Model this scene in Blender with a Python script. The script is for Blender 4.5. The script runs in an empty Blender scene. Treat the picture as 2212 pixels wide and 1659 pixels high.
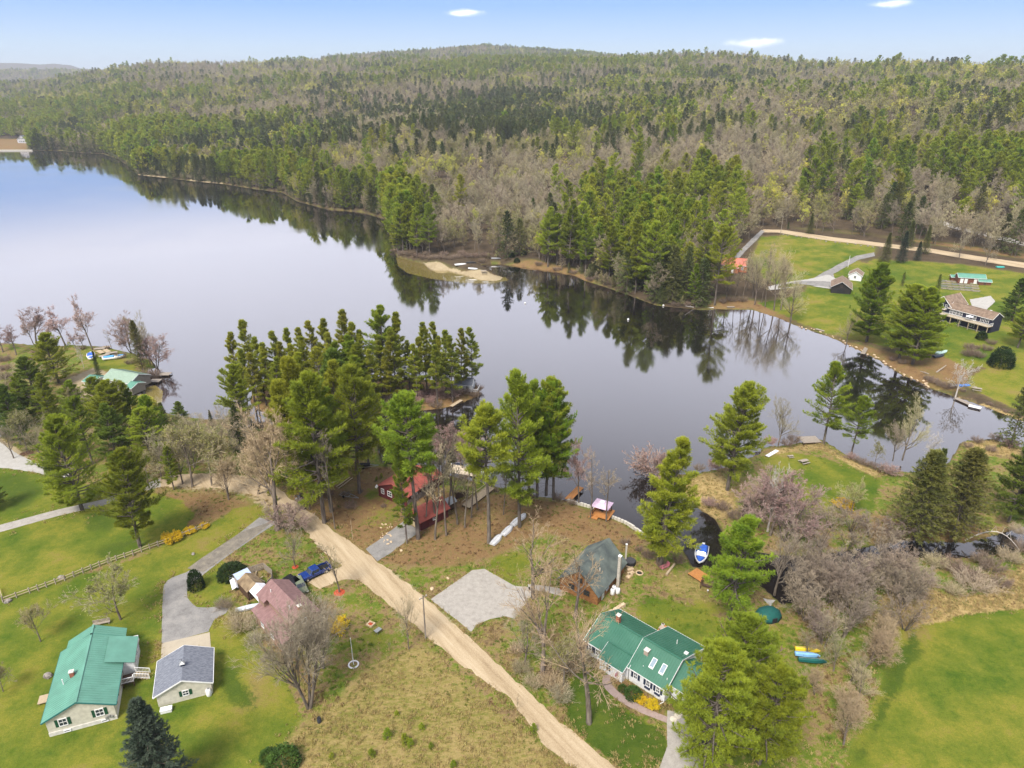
import bpy, math, random
import numpy as np
from mathutils import Vector
from mathutils.geometry import tessellate_polygon
S = bpy.context.scene
COL = S.collection
# ---------------------------------------------------------------- camera
H = 85.0; F = 1495.0; CX, CY = 1106.0, 829.5
PIT = math.atan((CY - 177) / F); cp, sp = math.cos(PIT), math.sin(PIT)
cd = bpy.data.cameras.new('camera'); cam = bpy.data.objects.new('camera', cd); COL.objects.link(cam)
cam.location = (0, 0, H); cam.rotation_euler = (math.pi / 2 - PIT, 0, 0)
cd.sensor_fit = 'HORIZONTAL'; cd.sensor_width = 36; cd.lens = 36 * F / 2212
cd.clip_start = 0.5; cd.clip_end = 60000
S.camera = cam
# ---------------------------------------------------------------- sky, sun, exposure
SUN_EL, SUN_AZ = math.radians(52), math.radians(-152)      # azimuth measured clockwise from +y
wd = bpy.data.worlds.new('World'); S.world = wd; wd.use_nodes = True
nt = wd.node_tree; nt.nodes.clear()
def N(nt, t, **k):
    n = nt.nodes.new(t)
    for a, b in k.items(): setattr(n, a, b)
    return n
sky = N(nt, 'ShaderNodeTexSky', sky_type='NISHITA'); sky.sun_disc = False
sky.sun_elevation = SUN_EL; sky.sun_rotation = SUN_AZ; sky.altitude = 100; sky.air_density = 1.0; sky.dust_density = .4; sky.ozone_density = 1.0
bg = N(nt, 'ShaderNodeBackground'); bg.inputs[1].default_value = 0.09
wo = N(nt, 'ShaderNodeOutputWorld')
# thin high overcast: the upper sky is veiled with pale grey, the band over the hills stays blue
tc = N(nt, 'ShaderNodeTexCoord'); sep = N(nt, 'ShaderNodeSeparateXYZ'); nt.links.new(tc.outputs['Generated'], sep.inputs[0])
veil = N(nt, 'ShaderNodeMapRange', interpolation_type='SMOOTHSTEP'); veil.inputs[1].default_value = .098; veil.inputs[2].default_value = .19
veil.inputs[3].default_value = 0.0; veil.inputs[4].default_value = .9; nt.links.new(sep.outputs[2], veil.inputs[0])
nz = N(nt, 'ShaderNodeTexNoise'); nz.inputs['Scale'].default_value = 2.2; nz.inputs['Detail'].default_value = 3
nt.links.new(tc.outputs['Generated'], nz.inputs[0])
vc = N(nt, 'ShaderNodeMix', data_type='RGBA'); vc.inputs[6].default_value = (5.05, 5.2, 6.0, 1); vc.inputs[7].default_value = (6.7, 6.8, 7.5, 1)
nt.links.new(nz.outputs[0], vc.inputs[0])
mx = N(nt, 'ShaderNodeMix', data_type='RGBA'); nt.links.new(veil.outputs[0], mx.inputs[0]); nt.links.new(sky.outputs[0], mx.inputs[6]); nt.links.new(vc.outputs[2], mx.inputs[7])
# the low band of open blue sky between the veil and the hills
cr = N(nt, 'ShaderNodeValToRGB'); el = cr.color_ramp.elements
while len(el) < 4: el.new(.5)
for k, (p, c) in enumerate([(0, (.64, .80, 1)), (.25, (.54, .74, 1.03)), (.55, (.26, .51, 1.10)), (1, (.22, .44, .95))]): el[k].position = p; el[k].color = (*c, 1)
mz = N(nt, 'ShaderNodeMapRange'); mz.inputs[1].default_value = .0; mz.inputs[2].default_value = .16; nt.links.new(sep.outputs[2], mz.inputs[0]); nt.links.new(mz.outputs[0], cr.inputs[0])
sc_ = N(nt, 'ShaderNodeVectorMath', operation='SCALE'); sc_.inputs['Scale'].default_value = 5.6; nt.links.new(cr.outputs[0], sc_.inputs[0])
mb_ = N(nt, 'ShaderNodeMix', data_type='RGBA'); mb_.inputs[0].default_value = .85; nt.links.new(sky.outputs[0], mb_.inputs[6]); nt.links.new(sc_.outputs[0], mb_.inputs[7])
nt.links.new(mb_.outputs[2], mx.inputs[6])
prev = mx.outputs[2]
def ray(x, y):
    u = (x - CX) / F; v = (y - CY) / F
    return np.array([u, cp - v * sp, -sp - v * cp])
# three small fair-weather clouds, far off in the sky
for (cx_, cy_, wx, wy) in [(1005, 28, .026, .0048), (1632, 92, .034, .0066), (1925, 8, .020, .0045)]:
    for k, (ox, oy, f) in enumerate([(0, 0, 1), (.35, .25, .55), (-.3, -.1, .6)]):
        d = ray(cx_, cy_); d = d / np.linalg.norm(d)
        mp = N(nt, 'ShaderNodeMapping', vector_type='POINT')
        mp.inputs['Location'].default_value = (-(d[0] + ox * wx) / wx / f, 0, -(d[2] + oy * wy) / wy / f)
        mp.inputs['Scale'].default_value = (1 / wx / f, 0, 1 / wy / f)
        nt.links.new(tc.outputs['Generated'], mp.inputs[0])
        n2 = N(nt, 'ShaderNodeTexNoise'); n2.inputs['Scale'].default_value = 60; n2.inputs['Detail'].default_value = 5; nt.links.new(tc.outputs['Generated'], n2.inputs[0])
        ln = N(nt, 'ShaderNodeVectorMath', operation='LENGTH'); nt.links.new(mp.outputs[0], ln.inputs[0])
        ad = N(nt, 'ShaderNodeMath', operation='MULTIPLY_ADD'); nt.links.new(n2.outputs[0], ad.inputs[0]); ad.inputs[1].default_value = 1.1; nt.links.new(ln.outputs['Value'], ad.inputs[2])
        mr = N(nt, 'ShaderNodeMapRange', interpolation_type='SMOOTHSTEP'); mr.inputs[1].default_value = .6; mr.inputs[2].default_value = 1.75; mr.inputs[3].default_value = .62; mr.inputs[4].default_value = 0
        nt.links.new(ad.outputs[0], mr.inputs[0])
        gy = N(nt, 'ShaderNodeMath', operation='GREATER_THAN'); nt.links.new(sep.outputs[1], gy.inputs[0]); gy.inputs[1].default_value = 0
        ml = N(nt, 'ShaderNodeMath', operation='MULTIPLY'); nt.links.new(mr.outputs[0], ml.inputs[0]); nt.links.new(gy.outputs[0], ml.inputs[1])
        m = N(nt, 'ShaderNodeMix', data_type='RGBA'); m.inputs[7].default_value = (9.2, 9.3, 9.8, 1)
        nt.links.new(ml.outputs[0], m.inputs[0]); nt.links.new(prev, m.inputs[6]); prev = m.outputs[2]
nt.links.new(prev, bg.inputs[0]); nt.links.new(bg.outputs[0], wo.inputs[0])
sl = bpy.data.lights.new('sun', 'SUN'); sl.energy = 3.0; sl.angle = math.radians(20); sl.color = (1, .93, .82)
so = bpy.data.objects.new('sun', sl); COL.objects.link(so)
sd_ = Vector((math.sin(SUN_AZ) * math.cos(SUN_EL), math.cos(SUN_AZ) * math.cos(SUN_EL), math.sin(SUN_EL)))
so.rotation_euler = sd_.to_track_quat('Z', 'Y').to_euler(); so.location = (0, 0, 200)
S.view_settings.view_transform = 'Standard'; S.view_settings.look = 'None'; S.view_settings.gamma = 1
S.view_settings.use_curve_mapping = False; S.view_settings.exposure = 1.0
S.cycles.max_bounces = 6; S.cycles.diffuse_bounces = 2; S.cycles.glossy_bounces = 2; S.cycles.transmission_bounces = 2
S.cycles.volume_bounces = 0; S.cycles.caustics_reflective = False; S.cycles.caustics_refractive = False

# ---------------------------------------------------------------- picture <-> world measures (used only to take sizes off)
def G0(x, y, z=0.0):
    d = ray(x, y); t = (z - H) / d[2]
    return np.array([d[0] * t, d[1] * t])
def proj(x, y, z):
    z = z - H; dep = y * cp - z * sp; up = y * sp + z * cp
    return CX + F * x / dep, CY - F * up / dep
ZOOM = dict(c1=(.36, 0, 1061.8), c2=(.36, 486.6, 1061.8), c3=(.36, 1061.8, 1061.8), c4=(.36, 1548.4, 1061.8), d1=(.32, 0, 575.1),
            d2=(.3467, 442.4, 619.4), d3=(.3466, 973.3, 752.1), d4=(.3733, 1592.6, 707.8), e1=(.32, 1548.4, 398.2), e2=(.32, 0, 88.5),
            e3=(.36, 796.3, 353.9), e4=(.6, 884.8, 44.2), v=(1, 0, 0))
def q(c, x, y):
    k, a, b = ZOOM[c]; return x * k + a, y * k + b
# ---------------------------------------------------------------- terrain function
NSH = [(-900, 322), (-300, 324), (0, 325), (80, 325), (128, 325), (173, 330), (221, 332), (256, 344), (288, 367), (298, 378), (358, 384), (413, 391), (480, 397),
       (550, 408), (608, 415), (640, 434), (708, 452), (780, 458), (832, 473), (843, 505), (850, 538), (857, 555), (915, 570)]
SPIT = [(929, 584), (965, 585), (1000, 594), (1041, 606), (1065, 608), (1081, 606), (1088, 600), (1078, 595), (1066, 591), (1063, 584), (1034, 572)]
NS2 = [(1077, 570), (1142, 579), (1192, 586), (1239, 595), (1261, 606), (1318, 624), (1358, 638), (1415, 660), (1466, 665), (1516, 671), (1548, 668.6), (1625, 670),
       (1683, 688), (1721, 705), (1772, 721), (1824, 742), (1862, 761), (1900, 779), (1948, 811), (1990, 827), (2009, 840), (2060, 857), (2124, 878), (2212, 913), (2450, 985)]
SSH = [(2450, 1015), (2212, 968), (2145, 947), (2078, 952), (2048, 1000), (2033, 1020), (1921, 1018), (1831, 984), (1802, 965), (1772, 947), (1690, 962), (1649, 965),
       (1640, 980), (1560, 1010), (1507, 1022), (1424, 1026), (1403, 1047), (1440, 1062), (1493, 1081), (1507, 1099), (1542, 1120), (1559, 1147), (1575, 1175), (1640, 1195),
       (1720, 1205), (1800, 1196), (1955, 1168), (2088, 1174), (2212, 1140), (2400, 1130), (2400, 1190), (2212, 1190), (2088, 1204), (1955, 1203), (1830, 1240), (1760, 1290),
       (1690, 1305), (1640, 1262), (1580, 1240), (1535, 1228), (1493, 1222), (1478, 1190), (1458, 1175), (1396, 1157), (1355, 1128), (1320, 1114), (1275, 1093), (1226, 1080),
       (1181, 1074), (1139, 1067), (1094, 1062), (1063, 1046), (1032, 1040), (983, 1030), (935, 1015), (886, 1004), (824, 1001), (815, 960), (800, 925), (700, 920),
       (560, 925), (530, 925), (500, 905), (440, 905), (368, 895), (339, 880), (325, 866), (307, 853), (313, 828), (320, 799), (339, 796), (330, 778), (288, 764),
       (224, 748), (160, 745), (96, 748), (32, 741), (-60, 741), (-500, 780), (-900, 790)]
ISL = [(545, 838), (600, 820), (700, 815), (800, 815), (900, 818), (980, 822), (1020, 826), (1038, 838), (1034, 856), (1010, 866), (985, 878), (930, 886), (880, 892),
       (820, 895), (740, 898), (640, 898), (560, 890), (540, 868)]
def wpoly(pts, z=0.0): return np.array([G0(x, y, z) for x, y in pts])
WLAKE = wpoly(NSH + SPIT + NS2 + SSH); WISL = wpoly(ISL)
def sdist(P, poly):
    """signed distance of points P (n,2) to a polygon, positive inside"""
    x, y = P[:, 0], P[:, 1]; n = len(poly)
    best = np.full(len(P), 1e18); ins = np.zeros(len(P), bool)
    for i in range(n):
        ax, ay = poly[i]; bx, by = poly[(i + 1) % n]
        dx, dy = bx - ax, by - ay; L = dx * dx + dy * dy + 1e-12
        t = np.clip(((x - ax) * dx + (y - ay) * dy) / L, 0, 1)
        best = np.minimum(best, (x - ax - t * dx) ** 2 + (y - ay - t * dy) ** 2)
        if ay != by:
            c = ((ay > y) != (by > y)) & (x < dx * (y - ay) / (by - ay) + ax); ins ^= c
    return np.where(ins, 1, -1) * np.sqrt(best)
def land(P):
    """distance to the shoreline, positive on land"""
    return np.maximum(-sdist(P, WLAKE), sdist(P, WISL))
def az_of(X): return np.arctan((np.asarray(X, float) - CX) / F / 1.091)
_sh = [p for p in NSH + SPIT[-1:] + NS2]
_sa = [(math.atan2(*G0(*p)), float(np.hypot(*G0(*p)))) for p in _sh]
_sa.sort(); SA = np.array([a for a, b in _sa]); SD = np.array([b for a, b in _sa])
_sa2, _sd2 = [SA[0]], [SD[0]]
for a, b in zip(SA, SD):
    if a > _sa2[-1] + 1e-4: _sa2.append(a); _sd2.append(b)
SA, SD = np.array(_sa2), np.array(_sd2)
RG = [(-900, 165, 2800), (-300, 172, 2800), (0, 176, 2900), (60, 172, 2900), (130, 162, 2800), (200, 150, 2700), (300, 134, 2600), (330, 129, 2600), (480, 130, 2600), (560, 128, 2500), (700, 123, 2400),
      (850, 119, 2400), (1000, 121, 2300), (1250, 118, 2300), (1400, 113, 2200), (1560, 108, 2100), (1640, 116, 2000), (1720, 127, 1900), (1850, 129, 1800), (1930, 126, 1700), (2050, 127, 1600),
      (2100, 131, 1500), (2212, 127, 1450), (2500, 120, 1400), (3100, 120, 1400)]
_rx = np.array([r[0] for r in RG]); RA = az_of(_rx); RR = np.array([r[2] for r in RG], float)
def elev(X, Y):
    d = ray(X, Y); return d[2] / math.hypot(d[0], d[1])
RZ = np.array([H + elev(r[0], r[1] + 1) * r[2] - 17 for r in RG])
B_ = [(700, 122), (830, 112), (900, 109), (960, 103), (1040, 97), (1120, 102), (1200, 109), (1260, 113), (1330, 122), (1450, 130)]
BA = az_of([b[0] for b in B_]); BZ = np.array([H + elev(b[0], b[1] + 1) * 3500 - 16 for b in B_])
C_ = [(-900, 150), (-300, 160), (0, 157), (90, 158), (180, 156), (260, 158), (400, 172)]
CA = az_of([b[0] for b in C_]); CZ = np.array([H + elev(b[0], b[1]) * 5200 for b in C_])
D_ = [(-900, 130), (-300, 135), (-60, 139), (0, 136), (50, 137), (95, 140), (125, 138), (160, 141), (185, 150), (215, 165), (300, 176)]
DA = az_of([b[0] for b in D_]); DZ = np.array([H + elev(b[0], b[1]) * 9000 for b in D_])
_rng = np.random.default_rng(5)
_WV = [(_rng.uniform(0, 6.28), _rng.uniform(0, 6.28), w, a) for w, a in [(1100, 1), (760, .8), (520, .6), (350, .45), (230, .3), (150, .2)] for _ in range(2)]
def undul(x, y):
    s = 0
    for th, ph, w, a in _WV: s = s + a * np.sin((x * math.cos(th) + y * math.sin(th)) * 6.283 / w + ph)
    return s / 2.2
def sstep(a, b, x):
    t = np.clip((x - a) / (b - a), 0, 1); return t * t * (3 - 2 * t)
def is_north(P):
    d = np.hypot(P[:, 0], P[:, 1]); az = np.arctan2(P[:, 0], P[:, 1])
    s = np.interp(az, SA, SD)
    return (d > s - 25) & (d > 190)
def height(P, L=None):
    P = np.atleast_2d(P); L = land(P) if L is None else L
    x, y = P[:, 0], P[:, 1]; d = np.hypot(x, y); az = np.arctan2(x, y)
    z = np.where(L > 0, .12 + .88 * sstep(0, 5, L), np.maximum(-2.0, L * .45 - .05))
    nor = is_north(P); s0 = np.interp(az, SA, SD)
    R = np.interp(az, RA, RR); Z = np.interp(az, RA, RZ)
    s = (d - s0) / np.maximum(R - s0, 1)
    sc = np.clip(s, 0, 1)
    rise = (Z - 1) * (sc ** 1.12) + undul(x, y) * 9 * np.clip(sc * (1 - sc) * 4, 0, 1) * np.minimum(1, (d - s0).clip(0) / 300)
    rise = np.where(s > 1, (Z - 1) - (d - R) * .16, rise)
    rise = np.maximum(rise, 4.0 * sstep(0, 40, L))
    rb = np.interp(az, BA, BZ, left=0, right=0) * np.exp(-((d - 3500) / 520) ** 2)
    rc = np.interp(az, CA, CZ, left=CZ[0], right=0) * np.exp(-((d - 5200) / 700) ** 2) + undul(x * .5, y * .5) * 2
    rd = np.interp(az, DA, DZ, left=DZ[0], right=0) * np.exp(-((d - 9000) / 1500) ** 2)
    rise = np.maximum(rise, np.maximum(np.maximum(rb, rc), rd))
    rise = rise * np.clip(L / 6, 0, 1)
    return np.where(nor & (L > 0), z + rise.clip(0), z)
def hz(x, y): return float(height(np.array([[x, y]]))[0])
def G(c, x, y):
    """point of the ground seen at a measured place"""
    X, Y = q(c, x, y); d = ray(X, Y)
    if d[2] > -1e-4: d[2] = -1e-4
    z = 1.0
    if Y > 900: 
        p = d * ((z - H) / d[2]); return float(p[0]), float(p[1]), z
    ts = np.geomspace(120, 5000, 160); P = np.outer(ts, d[:2] / d[1])
    zz = H + ts * d[2] / d[1]; hh = np.maximum(height(P), 0.0)
    k = np.argmax(zz < hh)
    if k == 0: k = 159
    a, b = ts[k - 1], ts[k]
    ts = np.linspace(a, b, 24); P = np.outer(ts, d[:2] / d[1]); zz = H + ts * d[2] / d[1]; hh = np.maximum(height(P), 0.0)
    k = max(1, int(np.argmax(zz < hh))); return float(P[k, 0]), float(P[k, 1]), float(hh[k])
def GZ(c, x, y, z):
    X, Y = q(c, x, y); d = ray(X, Y); t = (z - H) / d[2]
    return Vector((d[0] * t, d[1] * t, z))
# ---------------------------------------------------------------- object helpers
def tag(o, label=None, cat=None, group=None, kind=None):
    if label: o['label'] = label
    if cat: o['category'] = cat
    if group: o['group'] = group
    if kind: o['kind'] = kind
    return o
def empty(name, loc, rz=0, label=None, cat=None, group=None):
    o = bpy.data.objects.new(name, None); COL.objects.link(o); o.location = loc; o.rotation_euler = (0, 0, rz); o.empty_display_size = .3
    return tag(o, label, cat, group)
def np_mesh(name, V, quads=None, tris=None, mats=(), smooth=False, attr=None):
    me = bpy.data.meshes.new(name); V = np.asarray(V, np.float32)
    nq = 0 if quads is None else len(quads); ntr = 0 if tris is None else len(tris)
    idx = np.concatenate([np.asarray(a, np.int32).ravel() for a in (quads, tris) if a is not None and len(a)])
    me.vertices.add(len(V)); me.vertices.foreach_set('co', V.ravel())
    me.loops.add(len(idx)); me.loops.foreach_set('vertex_index', idx)
    st = np.concatenate([np.arange(nq) * 4, nq * 4 + np.arange(ntr) * 3]).astype(np.int32)
    me.polygons.add(nq + ntr); me.polygons.foreach_set('loop_start', st)
    me.update(calc_edges=True)
    for m in mats: me.materials.append(m)
    if smooth: me.polygons.foreach_set('use_smooth', np.ones(nq + ntr, bool))
    if attr:
        for k, v in attr.items():
            v = np.asarray(v, np.float32)
            if v.ndim == 2:
                a = me.color_attributes.new(k, 'FLOAT_COLOR', 'POINT'); a.data.foreach_set('color', v.ravel())
            else:
                a = me.attributes.new(k, 'FLOAT', 'POINT'); a.data.foreach_set('value', v)
    return me
def link(name, me, parent=None, loc=(0, 0, 0), rz=0):
    o = bpy.data.objects.new(name, me); COL.objects.link(o); o.location = loc; o.rotation_euler = (0, 0, rz)
    if parent: o.parent = parent
    return o
class MB:
    def __init__(s): s.v = []; s.f = []
    def face(s, pts):
        n = len(s.v); s.v += [tuple(p) for p in pts]; s.f.append(list(range(n, n + len(pts)))); return s
    def hexa(s, b, t):
        """bottom loop b and top loop t of the same length"""
        n = len(s.v); k = len(b); s.v += [tuple(p) for p in b] + [tuple(p) for p in t]
        s.f.append(list(range(n + k - 1, n - 1, -1))); s.f.append(list(range(n + k, n + 2 * k)))
        for i in range(k):
            j = (i + 1) % k; s.f.append([n + i, n + j, n + k + j, n + k + i])
        return s
    def box(s, x, y, z, sx, sy, sz, rz=0):
        """centre of the base x,y,z"""
        c, w = math.cos(rz), math.sin(rz)
        P = [(x + c * a * sx / 2 - w * b * sy / 2, y + w * a * sx / 2 + c * b * sy / 2) for a, b in ((-1, -1), (1, -1), (1, 1), (-1, 1))]
        return s.hexa([(a, b, z) for a, b in P], [(a, b, z + sz) for a, b in P])
    def cyl(s, p0, p1, r0, r1=None, n=8):
        r1 = r0 if r1 is None else r1; p0, p1 = Vector(p0), Vector(p1); d = (p1 - p0).normalized()
        a = d.orthogonal().normalized(); b = d.cross(a)
        an = [i * 2 * math.pi / n for i in range(n)]
        return s.hexa([p0 + (a * math.cos(t) + b * math.sin(t)) * r0 for t in an], [p1 + (a * math.cos(t) + b * math.sin(t)) * r1 for t in an])
    def bar(s, p0, p1, w=.08, h=None): 
        p0, p1 = Vector(p0), Vector(p1); d = (p1 - p0).normalized(); h = w if h is None else h
        a = d.cross(Vector((0, 0, 1))); a = a.normalized() if a.length > 1e-3 else Vector((1, 0, 0)); b = a.cross(d).normalized()
        o = [(-1, -1), (1, -1), (1, 1), (-1, 1)]
        return s.hexa([p0 + a * x * w / 2 + b * y * h / 2 for x, y in o], [p1 + a * x * w / 2 + b * y * h / 2 for x, y in o])
    def slab(s, pts, th):
        """thick plate: polygon pts (any plane), thickness th downward"""
        return s.hexa([(p[0], p[1], p[2] - th) for p in pts], [tuple(p) for p in pts])
    def loft(s, rings, caps=True):
        n = len(s.v); k = len(rings[0])
        for r in rings: s.v += [tuple(p) for p in r]
        for i in range(len(rings) - 1):
            for j in range(k):
                s.f.append([n + i * k + j, n + i * k + (j + 1) % k, n + (i + 1) * k + (j + 1) % k, n + (i + 1) * k + j])
        if caps: s.f.append(list(range(n + k - 1, n - 1, -1))); s.f.append(list(range(n + (len(rings) - 1) * k, n + len(rings) * k)))
        return s
    def sheet(s, pts):
        t = tessellate_polygon([[Vector((p[0], p[1], 0)) for p in pts]]); n = len(s.v); s.v += [tuple(p) for p in pts]
        for a in t: s.f.append([n + i for i in a])
        return s
    def build(s, name, mat, parent=None, loc=(0, 0, 0), rz=0, smooth=False, bevel=0):
        me = bpy.data.meshes.new(name); me.from_pydata(s.v, [], s.f); me.update()
        import bmesh
        b = bmesh.new(); b.from_mesh(me); bmesh.ops.recalc_face_normals(b, faces=b.faces); b.to_mesh(me); b.free()
        me.materials.append(mat)
        if smooth: me.polygons.foreach_set('use_smooth', np.ones(len(me.polygons), bool))
        o = link(name, me, parent, loc, rz)
        if bevel:
            m = o.modifiers.new('bevel', 'BEVEL'); m.width = bevel; m.segments = 1; m.limit_method = 'ANGLE'
        return o
def lin(c):
    if isinstance(c, str):
        c = [int(c[i:i + 2], 16) / 255 for i in (0, 2, 4)]
        c = [v / 12.92 if v <= .04045 else ((v + .055) / 1.055) ** 2.4 for v in c]
    return (*c[:3], 1)
MATS = {}
def mat(name, c1, c2=None, scale=1.0, rough=.85, metal=0, spec=.3, detail=4, stretch=(1, 1, 1), bump=0, wave=None, vary=0, trans=0, lo=.35, hi=.65, alt=None):
    if name in MATS: return MATS[name]
    m = bpy.data.materials.new(name); m.use_nodes = True; t = m.node_tree; t.nodes.clear()
    bs = N(t, 'ShaderNodeBsdfPrincipled'); out = N(t, 'ShaderNodeOutputMaterial')
    bs.inputs['Roughness'].default_value = rough; bs.inputs['Metallic'].default_value = metal; bs.inputs['Specular IOR Level'].default_value = spec
    c1, c2 = lin(c1), lin(c2 if c2 is not None else c1)
    tc = N(t, 'ShaderNodeTexCoord'); mp = N(t, 'ShaderNodeMapping'); mp.inputs['Scale'].default_value = stretch
    t.links.new(tc.outputs['Object'], mp.inputs[0])
    no = N(t, 'ShaderNodeTexNoise'); no.inputs['Scale'].default_value = scale; no.inputs['Detail'].default_value = detail; t.links.new(mp.outputs[0], no.inputs[0])
    mr = N(t, 'ShaderNodeMapRange'); mr.inputs[1].default_value = lo; mr.inputs[2].default_value = hi; t.links.new(no.outputs[0], mr.inputs[0])
    mix = N(t, 'ShaderNodeMix', data_type='RGBA'); mix.inputs[6].default_value = c1; mix.inputs[7].default_value = c2; t.links.new(mr.outputs[0], mix.inputs[0])
    col = mix.outputs[2]
    if alt:
        ob = N(t, 'ShaderNodeObjectInfo'); ma = N(t, 'ShaderNodeMath', operation='MULTIPLY'); ma.inputs[1].default_value = 13.7; t.links.new(ob.outputs['Random'], ma.inputs[0]); fa = N(t, 'ShaderNodeMath', operation='FRACT'); t.links.new(ma.outputs[0], fa.inputs[0])
        m2 = N(t, 'ShaderNodeMix', data_type='RGBA'); m2.inputs[7].default_value = lin(alt); t.links.new(fa.outputs[0], m2.inputs[0]); t.links.new(col, m2.inputs[6]); col = m2.outputs[2]
    if vary:
        oi = N(t, 'ShaderNodeObjectInfo'); hs = N(t, 'ShaderNodeHueSaturation')
        v = N(t, 'ShaderNodeMapRange'); v.inputs[3].default_value = 1 - vary; v.inputs[4].default_value = 1 + vary; t.links.new(oi.outputs['Random'], v.inputs[0]); t.links.new(v.outputs[0], hs.inputs['Value'])
        w = N(t, 'ShaderNodeMath', operation='MULTIPLY'); w.inputs[1].default_value = 7.31; t.links.new(oi.outputs['Random'], w.inputs[0])
        fr = N(t, 'ShaderNodeMath', operation='FRACT'); t.links.new(w.outputs[0], fr.inputs[0])
        h = N(t, 'ShaderNodeMapRange'); h.inputs[3].default_value = .5 - vary * .09; h.inputs[4].default_value = .5 + vary * .09; t.links.new(fr.outputs[0], h.inputs[0]); t.links.new(h.outputs[0], hs.inputs['Hue'])
        t.links.new(col, hs.inputs['Color']); col = hs.outputs[0]
    t.links.new(col, bs.inputs['Base Color'])
    if wave or bump:
        bp = N(t, 'ShaderNodeBump'); bp.inputs['Strength'].default_value = bump or .4; bp.inputs['Distance'].default_value = .05
        if wave:
            wv = N(t, 'ShaderNodeTexWave', bands_direction=wave[0], wave_profile='SAW' if len(wave) > 2 else 'SIN'); wv.inputs['Scale'].default_value = wave[1]; t.links.new(tc.outputs['Object'], wv.inputs[0]); t.links.new(wv.outputs['Fac'], bp.inputs['Height'])
        else: t.links.new(no.outputs[0], bp.inputs['Height'])
        t.links.new(bp.outputs[0], bs.inputs['Normal'])
    sh = bs.outputs[0]
    if trans:
        tr = N(t, 'ShaderNodeBsdfTranslucent'); t.links.new(col, tr.inputs[0]); ms = N(t, 'ShaderNodeMixShader'); ms.inputs[0].default_value = trans
        t.links.new(sh, ms.inputs[1]); t.links.new(tr.outputs[0], ms.inputs[2]); sh = ms.outputs[0]
    t.links.new(sh, out.inputs[0]); m.use_backface_culling = False
    MATS[name] = m; return m
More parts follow.
